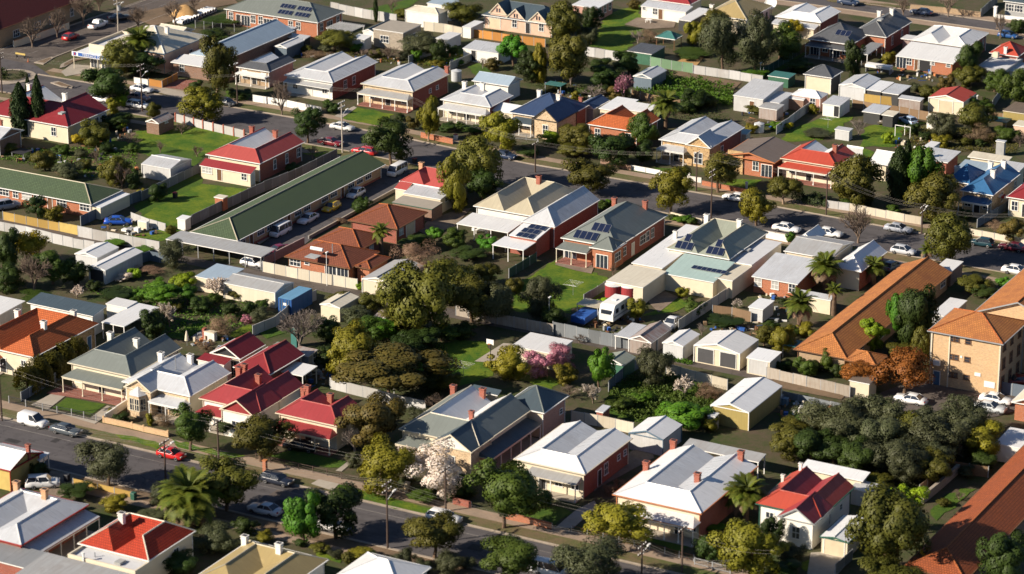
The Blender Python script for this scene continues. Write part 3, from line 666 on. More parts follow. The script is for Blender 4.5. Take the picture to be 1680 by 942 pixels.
def frond_mesh(L=1.0, droop=.55, kind='palm', wide=.17, n=34, seed=1):
    r = random.Random(seed); b = MB(); p = Vector((0, 0, 0)); pts = []
    for i in range(n+1):
        u = i/n; pts.append(Vector((u*L*(1-.18*u), 0, .42*u*L-droop*1.25*L*u*u)))
    for i in range(n):
        a, c = pts[i], pts[i+1]; b.tube(a, c, .012*(1-i/n)+.003, .012*(1-(i+1)/n)+.003, 3, caps=False)
        if i < 2: continue
        u = i/n; l = wide*1.9*sin(pi*min(1, .15+u*.85))+.02; d = (c-a).normalized()
        for s in (-1, 1):
            e = a + Vector((d.x*l*.45, s*l*.72, -l*.30+r.uniform(-.02, .02))); w_ = d*.022; k = len(b.v)
            b.v += [tuple(a-w_), tuple(a+w_), tuple(e)]; b.f.append((k, k+1, k+2)); b.m.append(0)
    return b.mesh('frond', ['leaf_'+kind])
def palm(label, t, x, yc, ybase, R, n=34, group=None, up=.1, dead=0, trunk='bark', droop=.55):
    """a palm: crown centre at tile pixel (x, yc), foot at ybase, fronds R tile pixels long"""
    TN[0] += 1; base = g(t, x, ybase); s = pxm(base)/kz(t); th = math.asin(CAM.z/((base-CAM).length)); H = (ybase-yc)/s/cos(th); Rm = R/s
    root = thing('palm_tree', label, 'palm', base, 0, group); r = random.Random(TN[0])
    b = MB(); prof = []; m = 10
    for i in range(m+1): u = i/m; prof.append((.36*(1.15-.35*u)+(.03 if i % 2 else 0), H*u))
    b.lathe(prof, 10); part('trunk', b, trunk, root)
    for i in range(n+dead):
        k_ = 'palm' if i < n else 'dead'
        me = cached(('frond', k_, i % 3, droop), lambda: frond_mesh(1, droop*(.7+.3*(i % 3)), k_, seed=i % 3))
        u = (i+.5)/n if i < n else 1.15
        o = O('frond', me, root, (0, 0, H-.1), 0, (Rm*r.uniform(.85, 1.1),)*3)
        o.rotation_euler = (r.uniform(-.15, .15), radians(-62+u*82)+r.uniform(-.12, .12), i*2.39996)
    return root
def column(label, t, x, yt, yb, wd, kind='cypress', name='cypress_tree', group=None, cat='tree'):
    base = g(t, x, yb); s = pxm(base)/kz(t); th = math.asin(CAM.z/((base-CAM).length)); H = (yb-yt)/s/cos(th); R = wd/2/s
    def cm():
        r = random.Random(17); b = MB()
        for i in range(7000):
            z = r.random()**.85; rad = (sin(pi*min(1, z*.86+.13))**.7)*r.uniform(.55, 1.04); a = r.uniform(0, 2*pi)
            rad *= .85+.15*sin(a*5+z*19); p = Vector((cos(a)*rad, sin(a)*rad, z*3)); d = Vector((cos(a), sin(a), .5)).normalized()
            leafquad(b, p, (d+rdir(r)*.6).normalized(), .10*r.uniform(.7, 1.4), r, .6)
        return b.mesh('crown', ['leaf_'+kind])
    root = thing(name, label, cat, base, 0, group)
    O('crown', cached(('col', kind), cm), root, (0, 0, .25), random.uniform(0, 6), (R, R, (H-.25)/3)); b = MB(); b.tube((0, 0, 0), (0, 0, H*.6), .14, .05); part('trunk', b, 'bark', root)
    return root
def hedge(label, t, pts, wd=1.2, h=1.3, kind='mid', dens=150, name='hedge', ls=.12, world=False, cat='hedge'):
    """a strip of foliage along a line on the ground"""
    P = [Vector((p[0], p[1], 0)) for p in pts] if world else [pt(t, p, 0) for p in pts]; r = random.Random(len(label)+int(P[0].x*3)); b = MB(); c0 = P[0]; NR = []
    for i in range(len(P)-1):
        a, e = P[i]-c0, P[i+1]-c0; L = (e-a).length; d = (e-a).normalized(); nrm = Vector((-d.y, d.x, 0))
        for k_ in range(int(L*dens*(.6+h*.5)*(1.6 if h > 3 else 1.2))):
            u = r.uniform(-.03, 1.03); an = r.uniform(0, pi); lump = .8+.22*sin(u*L*2.1)+.12*sin(u*L*5.3+1)
            rr = r.uniform(.72, 1.05)*lump; p = a+d*(u*L)+nrm*(cos(an)*wd/2*rr)+Vector((0, 0, .1+sin(an)**.6*(h-.1)*rr))
            n_ = (nrm*cos(an)+Vector((0, 0, sin(an)))+rdir(r)*.7).normalized(); leafquad(b, p, n_, ls*r.uniform(.7, 1.4), r, .8); NR += [tuple((nrm*cos(an)+Vector((0, 0, sin(an)))+n_*.4).normalized())]*4
    root = thing(name, label, cat, c0); O('foliage', b.mesh('foliage', ['leaf_'+kind], normals=NR), root)
    b = MB()
    for i in range(len(P)-1):
        a, e = P[i]-c0, P[i+1]-c0; m = max(1, int((e-a).length/1.0))
        for k_ in range(m): p = a.lerp(e, (k_+.5)/m); b.tube(p, p+Vector((0, 0, h*.6)), .04, .02, 4)
    part('stems', b, 'bark', root); return root
def cover(label, t, pts, n, kind='weed', h=.6, ls=.16, name='ground_cover', world=False, lump=.5):
    """uncountable low growth inside a ground polygon, one object"""
    P = [Vector((p[0], p[1], 0)) for p in pts] if world else [pt(t, p, 0) for p in pts]; r = random.Random(n+len(label)); b = MB()
    xs, ys = [p.x for p in P], [p.y for p in P]; X0, X1, Y0, Y1 = min(xs), max(xs), min(ys), max(ys)
    def inside(x, y):
        c = False; j = len(P)-1
        for i in range(len(P)):
            if (P[i].y > y) != (P[j].y > y) and x < (P[j].x-P[i].x)*(y-P[i].y)/(P[j].y-P[i].y)+P[i].x: c = not c
            j = i
        return c
    hs = [(r.uniform(X0, X1), r.uniform(Y0, Y1), r.uniform(.5, 1.3)) for i in range(max(6, int((X1-X0)*(Y1-Y0)*.25)))]
    k_ = 0
    while k_ < n:
        x, y = r.uniform(X0, X1), r.uniform(Y0, Y1)
        if lump and r.random() < lump: c = r.choice(hs); x, y = c[0]+r.gauss(0, .5), c[1]+r.gauss(0, .5); zz = h*c[2]*r.uniform(.4, 1)
        else: zz = h*r.uniform(.02, .5)
        k_ += 1
        if not inside(x, y): continue
        leafquad(b, Vector((x, y, .02+zz)), rdir(r, .9), ls*r.uniform(.6, 1.4), r, .7)
    o = part(name, b, 'leaf_'+kind, None); o['label'] = label; o['category'] = 'plants'; o['kind'] = 'stuff'; LABELS.setdefault(label, []).append(o.name); return o
# ------------------------------------------------------------------ vehicles
CARS = {  # length, width, height, wheel base start/end, body profile (x, z) for the deck line, cabin (x0 bottom, x0 top, x1 top, x1 bottom)
 'sedan': (4.75, 1.82, 1.44, (.82, 3.62), [(0, .62), (.12, .80), (.5, .86), (1.45, .95), (3.75, .98), (4.6, .94), (4.72, .6)], (1.25, 2.05, 3.35, 4.1)),
 'hatch': (4.1, 1.74, 1.48, (.78, 3.32), [(0, .60), (.1, .78), (.4, .84), (1.15, .95), (3.4, .99), (3.98, .95), (4.08, .6)], (.95, 1.75, 3.35, 3.92)),
 'wagon': (4.8, 1.84, 1.50, (.82, 3.66), [(0, .62), (.12, .80), (.5, .87), (1.4, .96), (3.8, 1.0), (4.66, .98), (4.77, .6)], (1.2, 2.0, 4.2, 4.62)),
 'suv': (4.6, 1.85, 1.74, (.80, 3.45), [(0, .7), (.1, .95), (.45, 1.02), (1.2, 1.10), (3.6, 1.14), (4.48, 1.12), (4.57, .7)], (1.05, 1.7, 4.1, 4.45)),
 'van': (4.7, 1.78, 1.98, (.75, 3.25), [(0, .7), (.05, .95), (.25, 1.05), (.7, 1.12), (3.6, 1.14), (4.6, 1.14), (4.68, .7)], (.28, .95, 4.45, 4.64)),
 'panelvan': (4.5, 1.8, 1.85, (.78, 3.4), [(0, .66), (.1, .86), (.5, .95), (1.2, 1.05), (3.6, 1.08), (4.4, 1.08), (4.48, .66)], (.95, 1.75, 4.25, 4.44)),
 'ute': (5.1, 1.82, 1.72, (.85, 3.95), [(0, .72), (.1, .95), (.5, 1.03), (1.4, 1.08), (3.7, 1.1), (4.98, 1.08), (5.08, .7)], (1.3, 1.9, 3.1, 3.45))}
def wheel_mesh():
    b = MB(); prof = [(.24, -.10), (.31, -.10), (.325, -.06), (.325, .06), (.31, .10), (.24, .10)]
    b.lathe(prof, 14); n = len(b.v)
    return b
def car(label, t, x, y, ang, ty, col, group=None, name=None, ckey=None, two_tone=None, ref=None):
    """ang: heading in degrees from +X; x, y tile pixel of the middle of the footprint"""
    Ln, Wd, Ht, (wa, wb), prof, (c0, c1, c2, c3) = CARS[ty]; p = g(t, x, y)
    root = thing(name or {'van': 'parked_van', 'panelvan': 'parked_van', 'ute': 'parked_utility_truck'}.get(ty, 'parked_car'), label, 'van' if 'van' in ty else 'utility truck' if ty == 'ute' else 'car', (p.x, p.y, 0), radians(ang)+pi, group)
    pm = paint('%02x%02x%02x' % tuple(int(255*c) for c in col), col); ck = pm.name; hw = Wd/2; cx = Ln/2
    def body():                                          # front at x = 0 (local -x), cross sections with rounded flanks
        b = MB(); st = []
        xs = sorted(set([p_[0] for p_ in prof]+[wa-.38, wa, wa+.38, wb-.38, wb, wb+.38, Ln/2]))
        def dz(xx):
            for i in range(len(prof)-1):
                (a, za), (e, ze) = prof[i], prof[i+1]
                if a <= xx <= e: return za+(ze-za)*(xx-a)/max(1e-6, e-a)
            return prof[-1][1]
        for xx in xs:
            e = min(xx, Ln-xx); tw = hw*(1-.16*max(0, 1-e/.7)**2); z1 = dz(xx); zb = .20+.12*max(0, 1-e/.35)
            arch = .30 if min(abs(xx-wa), abs(xx-wb)) < .05 else (.18 if min(abs(xx-wa), abs(xx-wb)) < .4 else 0)
            zs = zb if arch == 0 else (.62 if arch == .30 else zb+.10)
            ring = [(xx-cx, -tw*.96, zs), (xx-cx, -tw, max(zs+.02, .55)), (xx-cx, -tw*.97, z1-.10), (xx-cx, -tw*.86, z1), (xx-cx, 0, z1+.025), (xx-cx, tw*.86, z1), (xx-cx, tw*.97, z1-.10), (xx-cx, tw, max(zs+.02, .55)), (xx-cx, tw*.96, zs), (xx-cx, 0, zb)]
            st.append(len(b.v)); b.v += ring
        for i in range(len(st)-1):
            for j in range(10): k_ = (j+1) % 10; b.f.append((st[i]+j, st[i+1]+j, st[i+1]+k_, st[i]+k_)); b.m.append(0)
        b.f.append(tuple(st[0]+j for j in range(10))); b.m.append(0); b.f.append(tuple(st[-1]+j for j in range(9, -1, -1))); b.m.append(0)
        # pillars and roof
        zb = .98 if Ht < 1.6 else 1.06; zt = Ht; w0, w1 = hw*.92, hw*.74 if 'van' not in ty else hw*.84
        rows = [(c1, zt-.06, w1), (c1+.18, zt-.01, w1), ((c1+c2)/2, zt, w1), (c2-.15, zt-.01, w1), (c2, zt-.05, w1)]
        s0 = len(b.v)
        for xx, z, ww in rows: b.v += [(xx-cx, -ww, z-.05), (xx-cx, -ww*.85, z), (xx-cx, ww*.85, z), (xx-cx, ww, z-.05)]
        for i in range(4):
            for j in range(3): a = s0+i*4+j; b.f.append((a, a+4, a+5, a+1)); b.m.append(0)
            a = s0+i*4; b.f.append((a, a+3, a+7, a+4)); b.m.append(0)
        for s in (-1, 1):
            mids = [(c0+.05, c1+.0), ((c0+.05+c3)/2-.1, (c1+c2)/2-.05), (c3-.05, c2)]
            if ty in ('wagon', 'van', 'suv', 'panelvan'): mids.insert(2, (c3-1.2, c2-1.15))
            for xb, xt in mids: b.tube((xb-cx, s*w0*.99, zb-.06), (xt-cx, s*w1*1.0, zt-.07), .05, .045, 4)
            b.box(c1+.1-cx+.5, s*hw-.01 if s > 0 else s*hw-.03, .72, c1+.1-cx+.62, s*hw+.03 if s > 0 else s*hw+.01, .745, 0)
            b.box(c0+.3-cx, s*(hw+.09)-.09, zb-.02, c0+.5-cx, s*(hw+.09)+.09, zb+.12, 0)
        return b.mesh('body', [pm], True)
    def glass():
        b = MB(); zb = .94 if Ht < 1.6 else 1.02; zt = Ht-.055; w0, w1 = hw*.91, (hw*.735 if 'van' not in ty else hw*.83)
        a = [(c0-cx, -w0, zb), (c3-cx, -w0, zb), (c3-cx, w0, zb), (c0-cx, w0, zb)]; e = [(c1-cx, -w1, zt), (c2-cx, -w1, zt), (c2-cx, w1, zt), (c1-cx, w1, zt)]
        for i in range(4): j = (i+1) % 4; b.poly([a[i], a[j], e[j], e[i]])
        return b.mesh('windows', ['glass'])
    O('body', cached(('carbody', ty, ck), body), root); O('windows', cached(('carglass', ty), glass), root)
    if ty == 'panelvan':
        b = MB()
        for s in (-1, 1): b.poly([(p_[0]-cx, s*(p_[2]), p_[1]) for p_ in ((2.3, 1.05, hw*.945), (c3-.02, 1.05, hw*.945), (c2, Ht-.06, hw*.87), (2.4, Ht-.06, hw*.87))][::s])
        b.poly([(c3-cx+.02, -hw*.9, 1.05), (c3-cx+.02, hw*.9, 1.05), (c2-cx+.02, hw*.82, Ht-.06), (c2-cx+.02, -hw*.82, Ht-.06)]); O('cargo_panel', cached(('cargo', ck), lambda: b.mesh('cargo', [pm])), root)
    if ty == 'ute':
        b = MB(); b.box(3.55-cx, -hw*.8, 1.085, 4.95-cx, hw*.8, 1.13); part('tray_cover', b, 't_dark', root)
    tm = cached('tyre', lambda: wheel_mesh().mesh('tyre', ['tyre'], False)); rm_ = cached('rim', lambda: MB().lathe([(.22, -.09), (.22, .09), (.19, .105), (.05, .085)], 12).mesh('rim', ['rim']))
    for wx in (wa, wb):
        for s in (-1, 1):
            o = O('wheel', tm, root, (wx-cx, s*(hw-.11), .325)); o.rotation_euler = (radians(90*-s), 0, 0); O('rim', rm_, o)
    hl = cached('headlight', lambda: MB().box(-.05, -.2, -.08, .06, .2, .08, 0, .01).mesh('headlight', ['lamp_clear'])); tl = cached('taillight', lambda: MB().box(-.06, -.17, -.1, .05, .17, .1, 0, .01).mesh('tail_light', ['lamp_red']))
    zl = prof[1][1]-.1
    for s in (-1, 1): O('headlight', hl, root, (.06-cx, s*hw*.62, zl)); O('tail_light', tl, root, (Ln-.09-cx, s*hw*.66, zl+.06))
    return root
mk('tyre', (.012, .012, .013), .8, 'plain'); mk('rim', (.42, .42, .43), .35, 'plain', metal=.5); mk('lamp_clear', (.6, .6, .58), .15, 'plain'); mk('lamp_red', (.35, .02, .015), .25, 'plain')
CW, CS, CB, CR, CN = (.72, .72, .72), (.36, .37, .39), (.03, .033, .038), (.42, .018, .02), (.02, .035, .075)

# ------------------------------------------------------------------ street furniture and yard things
def pole(label, t, x, yt, yb, lamp=0, arm=2, mat='pole', tr=False, name='power_pole', group='power poles', dirx=False):
    base = g(t, x, yb); s = pxm(base)/kz(t); th = math.asin(CAM.z/((base-CAM).length)); H = (yb-yt)/s/cos(th)
    root = thing(name, label, 'pole', base, 0, group); b = MB(); b.tube((0, 0, 0), (0, 0, H), .15, .10, 8); part('post', b, mat, root)
    for i in range(arm):
        z = H-.25-.9*i; b = MB()
        if dirx: b.box(-1.1, -.06, z-.07, 1.1, .06, z+.07)
        else: b.box(-.06, -1.1, z-.07, .06, 1.1, z+.07)
        a = part('crossarm', b, 't_grey' if mat != 'pole' else 'pole', root)
        ins = cached('insul', lambda: MB().lathe([(.05, 0), (.07, .05), (.04, .1), (.06, .16)], 6).mesh('insulator', ['t_white']))
        for k_ in (-1.0, -.45, .45, 1.0): O('insulator', ins, a, (k_, 0, z+.07) if dirx else (0, k_, z+.07))
    if lamp:
        b = MB(); p0 = Vector((0, 0, H*.72)); b.tube(p0, p0+Vector((0, lamp*1.6, .7)), .04, .035, 5); b.box(-.12, min(lamp*1.5, lamp*2.2), H*.72+.66, .12, max(lamp*1.5, lamp*2.2), H*.72+.8); part('street_lamp', b, 't_white', root)
    if tr: b = MB(); b.lathe([(.32, H-2.6), (.36, H-2.5), (.36, H-1.6), (.3, H-1.5)], 10, 0, (.45, 0)); part('transformer', b, 't_grey', root)
    return (base, H, root)
def wires(label, poles, ks=(-1.0, -.45, .45, 1.0), dz=-.1, sag=.9, ends=None):
    """each span between two poles is one set of sagging conductors"""
    for i in range(len(poles)-1):
        (a, ha, _), (b_, hb, _) = poles[i], poles[i+1]; m = MB(); A = Vector(a)
        for k_ in ks:
            for lvl in (0,):
                p, e = Vector((0, k_, ha+dz-lvl)), Vector(b_)-A+Vector((0, k_, hb+dz-lvl)); pr = None
                for j in range(15):
                    u = j/14; c = p.lerp(e, u)-Vector((0, 0, sag*4*u*(1-u)))
                    if pr is not None: m.tube(pr, c, .010, k=3, caps=False)
                    pr = c
        o = part('power_line', m, 'wire', None, loc=tuple(A)); tag(o, label[i] if isinstance(label, (list, tuple)) else label, 'wires', 'overhead power lines')
def bin_(label, t, x, y, lid='t_dark', body='t_dark', group=None, rz=0):
    p = g(t, x, y); root = thing('wheelie_bin', label, 'bin', p, rz, group)
    O('body', cached(('bin', body), lambda: MB().box(-.29, -.3, .08, .29, .3, .95, 0, -.03).mesh('body', [body])), root)
    O('lid', cached(('lid', lid), lambda: MB().box(-.33, -.36, .95, .33, .34, 1.05, 0, .04).mesh('lid', [lid])), root)
    wm = cached('binw', lambda: MB().tube((-.02, 0, 0), (.02, 0, 0), .1, k=8).mesh('wheel', ['tyre']))
    for s in (-1, 1): O('wheel', wm, root, (s*.3, .3, .1))
    return root
def tank(label, t, x, y, R, H, mat='w_sheet', top='roof_galv', z0=0):
    p = g(t, x, y); root = thing('water_tank', label, 'water tank', p)
    b = MB(); prof = [(R, z0)]
    for i in range(int(H/.5)): z = z0+i*.5; prof += [(R+.03, z+.2), (R, z+.45)]
    b.lathe(prof+[(R, z0+H)], 20); part('body', b, mat, root, smooth=True)
    b = MB(); b.lathe([(R+.05, z0+H), (R+.05, z0+H+.05), (.15, z0+H+.35), (.1, z0+H+.4)], 20); part('lid', b, top, root)
    return root
def hoist(label, t, x, y, h=2.0):
    p = g(t, x, y); root = thing('clothes_hoist', label, 'clothes line', p); b = MB(); b.tube((0, 0, 0), (0, 0, h), .035, k=6); part('post', b, 'alu', root)
    for i in range(4): a = pi/4+i*pi/2; b = MB(); b.tube((0, 0, h-.25), (cos(a)*1.7, sin(a)*1.7, h+.05), .022, k=4); part('arm', b, 'alu', root)
    b = MB()
    for f in (.5, .75, 1):
        for i in range(4): a, c = pi/4+i*pi/2, pi/4+(i+1)*pi/2; b.tube((cos(a)*1.7*f, sin(a)*1.7*f, h-.25+.3*f), (cos(c)*1.7*f, sin(c)*1.7*f, h-.25+.3*f), .012, k=3)
    part('lines', b, 't_white', root); return root
def lampost(label, t, x, yt, yb, mat='t_grey'):
    base = g(t, x, yb); s = pxm(base)/kz(t); th = math.asin(CAM.z/((base-CAM).length)); H = (yb-yt)/s/cos(th)
    root = thing('street_lamp', label, 'lamp', base); b = MB(); b.tube((0, 0, 0), (0, 0, H), .07, .045, 6); part('post', b, mat, root)
    b = MB(); b.box(-.15, -.15, H, .15, .5, H+.12, 0, .03); part('lamp_head', b, 't_white', root); return root
def boxthing(name, label, cat, t, x, y, parts, rz=0, group=None, z=0):
    """small thing made of boxes: parts = [(name, material, x0,y0,z0,x1,y1,z1), ...] about its foot"""
    p = g(t, x, y, 0); root = thing(name, label, cat, (p.x, p.y, z), rz, group)
    for pr in parts: part(pr[0], MB().box(*pr[2:8]), pr[1], root)
    return root
ORD = ('first', 'second', 'third', 'fourth', 'fifth', 'sixth', 'seventh', 'eighth', 'ninth', 'tenth', 'eleventh', 'twelfth', 'thirteenth')

def clutter(label, t, pts, n, name='yard_litter'):
    """uncountable odds and ends lying about a yard: boards, pots, crates and scraps, one object"""
    P = [pt(t, p, 0) for p in pts]; r = random.Random(n+len(label)); b = MB(); xs, ys = [p.x for p in P], [p.y for p in P]; k_ = 0
    for _ in range(n*6):
        x, y = r.uniform(min(xs), max(xs)), r.uniform(min(ys), max(ys)); c = False; j = len(P)-1
        for i in range(len(P)):
            if (P[i].y > y) != (P[j].y > y) and x < (P[j].x-P[i].x)*(y-P[i].y)/(P[j].y-P[i].y)+P[i].x: c = not c
            j = i
        if not c: continue
        w_, d_, h_ = r.choice(((.15, .9, .06), (.25, .25, .35), (.4, .3, .3), (.6, .5, .5), (.1, 1.6, .08), (.3, .3, .7), (.8, .4, .2))); a = r.uniform(0, 3.14); mi = r.randrange(8); n0 = len(b.v); b.box(-w_/2, -d_/2, .02, w_/2, d_/2, h_, mi)
        for i in range(n0, len(b.v)): v = b.v[i]; b.v[i] = (x+v[0]*cos(a)-v[1]*sin(a), y+v[0]*sin(a)+v[1]*cos(a), v[2])
        k_ += 1
        if k_ >= n: break
    o = part(name, b, ['t_white', 't_grey', 't_brown', 't_terra', 't_cream', 't_blue', 'w_wood_', 't_dark'], None); o['label'] = label; o['category'] = 'litter'; o['kind'] = 'stuff'; LABELS.setdefault(label, []).append(o.name)
mk('w_wood_', (.24, .16, .09), .8, 'plain')
# ================================================================== THE PLACE
# ------------------------------------------------------------------ ground, roads, kerbs, paths
m = MB(); m.poly([(-900, -700, 0), (900, -700, 0), (900, 1400, 0), (-900, 1400, 0)]); struct('ground', m, 'soil')
def strip(name, N_, S_, mat, z):                          # a ribbon between two polylines
    b = MB(); n_ = min(len(N_), len(S_))
    for i in range(n_-1): b.poly([(*S_[i], z), (*S_[i+1], z), (*N_[i+1], z), (*N_[i], z)])
    return struct(name, b, mat)
def kerb(name, pts, side=1):
    b = MB()
    for i in range(len(pts)-1):
        a, e = Vector((*pts[i], 0)), Vector((*pts[i+1], 0)); d = (e-a).normalized(); n_ = Vector((-d.y, d.x, 0))*.16*side; z = Vector((0, 0, .13))
        b.poly([a+z, e+z, e+n_+z, a+n_+z][::side]); b.poly([a, e, e+z, a+z][::side]); b.poly([e+n_, a+n_, a+n_+z, e+n_+z][::side])
        g_ = -n_*2.4; h_ = Vector((0, 0, .03)); b.poly([a+g_+h_, e+g_+h_, e+h_, a+h_][::side])
    return struct(name, b, 'kerb')
AN = [(-139, 61.2), (-100, 61.0), (-62, 60.3), (-28, 57.0), (10, 56.6), (60, 54.6), (140, 52.5)]
AS = [(-139, 48.2), (-100, 48.2), (-60, 48.0), (-25, 45.4), (10, 44.0), (60, 43.6), (140, 43)]
BN = [(-130, -81.2), (-20, -81.2), (45, -81.2), (160, -81.6)]; BS = [(-130, -92.6), (-20, -92.6), (45, -92.2), (160, -92.6)]
strip('road', AN, AS, 'asphalt', .012); strip('road', BN, BS, 'asphalt', .012)
kerb('kerb', AN); kerb('kerb', AS, -1); kerb('kerb', BN); kerb('kerb', BS, -1)
strip('road', [(-144, 20), (-143.8, 74), (-143.5, 108), (-139, 240)], [(-158, 20), (-157, 74), (-154.5, 108), (-150, 240)], 'asphalt_old', .018)
wpatch('road', [(-159, 44), (-139, 47.5), (-136, 61.5), (-143, 66), (-160, 68)], 'asphalt', .024)
kerb('kerb', [(-143.6, 70), (-143.4, 108), (-139, 240)], -1); kerb('kerb', [(-157, 66), (-154.5, 108), (-150, 240)], 1)
strip('road', [(-80, 189.5), (-30, 189), (70, 187.5)], [(-80, 183), (-30, 183), (70, 180.5)], 'asphalt', .012); kerb('kerb', [(-80, 189.5), (-30, 189), (70, 187.5)]); kerb('kerb', [(-80, 183), (-30, 183), (70, 180.5)], -1)
strip('lane', [(-130, -11.2), (-58, -12.6), (8, -13.2), (66, -13.6)], [(-130, -14.8), (-58, -15.6), (8, -16.6), (66, -17.4)], 'asphalt_old', .012)
# footpaths and verges
def off(P, d): return [(x, y+d) for x, y in P]
strip('verge', off(AN, 2.9), off(AN, .16), 'grass_dry', .02); strip('footpath', off(AN, 5.0), off(AN, 2.9), 'path', .026)
strip('verge', off(AS, -.16), off(AS, -2.9), 'grass_dry', .02); strip('footpath', off(AS, -2.9), off(AS, -4.6), 'path', .026)
strip('verge', off(BN, 2.7), off(BN, .16), 'grass_dry', .02); strip('footpath', off(BN, 5.0), off(BN, 2.7), 'path', .026)
strip('verge', off(BS, -.16), off(BS, -2.6), 'dirt', .02); strip('footpath', off(BS, -2.6), off(BS, -4.4), 'path', .026)
strip('verge', [(-143.3, 110), (-138.8, 240)], [(-140.5, 110), (-136, 240)][0:2], 'dirt', .021)

def line(P, wd, z=.03, dash=None):
    b_ = MB()
    for i in range(len(P)-1):
        a_, e_ = Vector((*P[i], z)), Vector((*P[i+1], z)); d_ = (e_-a_); L_ = d_.length; d_.normalize(); n_ = Vector((-d_.y, d_.x, 0))*wd/2; u = 0
        while u < L_:
            v = min(L_, u+(dash[0] if dash else L_)); p, r_ = a_+d_*u, a_+d_*v; b_.poly([p-n_, r_-n_, r_+n_, p+n_][::-1] if False else [p+n_, p-n_, r_-n_, r_+n_]); u = v+(dash[1] if dash else 0)
    o = struct('road_marking', b_, 'paint'); return o
line([(-80, -83.5), (160, -83.6)], .09); line([(-149.5, 72), (-148.5, 108), (-144, 230)], .12, .034, (3, 4)); line([(-153, 70), (-152, 108), (-147.5, 230)], .1, .034); line([(-138, 54.6), (-100, 54.6)], .1, .034, (3, 6))
rp = random.Random(11)
for nm, x0, x1, y0, y1, n_ in (('near', -60, 100, -92, -81.5, 16), ('far', -120, 90, 45, 56, 16)):      # tar patches from old trenches
    for i in range(n_):
        x, y, w_, d_ = rp.uniform(x0, x1), rp.uniform(y0, y1-3), rp.uniform(.8, 4), rp.uniform(.6, 3); wpatch('tar_patch', [(x, y), (x+w_, y), (x+w_, y+d_), (x, y+d_)], rp.choice(['asphalt', 'asphalt_old', 'tar']), .016+.0004*i)
# ------------------------------------------------------------------ buildings, row north of the far street
V = dict
h = house('cottage', 'slate roofed bungalow with tan brick front and white awning behind the tall gum', (1, 0), ((0, 0), 1555, 435), (82, 472), (242, 392), h=3.3, roof='U', rm='charcoal', inner='white', wall='w_tan', side='w_peach', front='wDw', pitch=26, ver=V(z=(2.3, 2.6), d=1.4, rm='white', n=3))
h = house('cottage', 'pale grey roofed cottage with all-white front and red brick side behind the white fence', (1, 0), (190, 490), (500, 541), (800, 405), h=3.6, roof='U', rm='galv', inner='white', wall='w_white', side='w_red', front='wew', right='.ww..', ver=V(z=(2.5, 2.95), d=1.3, hip=.1, n=2, lace=False, rm='galvold'))
h = house('cottage', 'pale grey roofed brick cottage with cream verandah trim and a big front lawn', (1, 0), (690, 545), (1025, 601), (1300, 485), h=3.8, roof='U', rm='galv', inner='white', wall='w_buff', side='w_red', front='wDw', right='..ss.', chim=[(1252, 432, 'r', 4.9)], gut='t_cream', ver=V(z=(2.5, 3.0), d=2.2, n=5, rm='galvold', deck='paving_red'))
h = house('cottage', 'white roofed villa with two white chimneys and a posted verandah beside the blue roofed house', (1, 0), (1210, 650), (1535, 700), (1700, 628), h=3.6, roof='U', rm='galv', inner='white', wall='w_cream', side='w_red', front='wDw', chim=[(1376, 492, 'w', 6.2), (1531, 520, 'w', 6.2)], ver=V(z=(2.4, 3.0), d=2.0, n=6))
ext(h, (1, 0), (1545, 722), (1690, 745), (1740, 690), h=2.6, roof='skil', rm='white', rise=.8, wall='w_cream', oh=.2)
h2 = ext(h, (1, 0), (1430, 520), (1640, 570), (1760, 520), h=3.2, roof='gabX', rm='skyblue', pitch=22, wall='w_white')
h = house('villa', 'navy roofed villa with a gabled stone bay and a tall red chimney', (2, 0), (10, 722), (296, 800), (520, 690), h=3.7, roof='hipX', rm='navy', wall='w_buff', side='w_red', pitch=28, front='DwD..', chim=[(152, 578, 'w', 7.6), (306, 615, 'w', 7.4), (490, 615, 'r', 6.6, .8)], ver=V(a=(0, .5), z=(2.4, 3.0), d=2.0, n=3, rm='slate'))
gable(h, (2, 0), 298, 800, 5.2, 8, 3.7, 'navy', 'w_buff', 40, 't_dark', 'w')
ext(h, (2, 0), (430, 690), (530, 716), (655, 658), h=3.0, roof='gabY', rm='navy', wall='w_grey', pitch=24)
h = house('villa', 'orange tiled villa with stepped hips behind the date palm', (2, 0), (500, 806), (812, 868), (935, 772), h=3.4, roof='U', rm='orange', cap='roof_orange', wall='w_orange', pitch=30, front='w.w')
ext(h, (2, 0), (690, 700), (880, 745), (960, 690), h=3.4, roof='skil', rm='white', rise=.3, wall='w_cream', oh=.2)
ext(h, (2, 0), (575, 705), (700, 735), (812, 650), h=3.2, roof='skil', rm='white', rise=.3, wall='w_cream', oh=.2)
h = house('villa', 'pale grey roofed stone villa with a gabled bay and white window surrounds', (2, 0), (975, 905), ((2, 1), 1296, 30), (1505, 832), h=3.9, roof='U', rm='galv', inner='galv', wall='w_stone', side='w_red', front='wD...', right='.w..', pitch=28, ver=V(a=(0, .55), z=(2.6, 3.1), d=2.0, n=3))
gable(h, (2, 1), 1298, 28, 4.8, 5, 3.9, 'galv', 'w_stone', 36, 't_white', 'P')
ext(h, (2, 0), (1440, 862), (1530, 885), (1560, 850), h=2.6, roof='skil', rm='mint', rise=.3, wall='w_cream', oh=.15)
h = house('modern_house', 'low brown roofed house with a rubble stone feature wall and white window', 'px', (1193, 250), (1264.5, 271.3), (1307, 240), h=3.2, roof='gabY', rm='brownsheet', wall='w_orange', side='w_red', pitch=13, oh=.6, gut='t_terra', front='..wF', cap='roof_brownsheet')
r_ = h.location; b = MB(); b.box(.7, .35, 0, 3.6, .62, 4.1); part('stone_wall', b, 'w_stone', h)
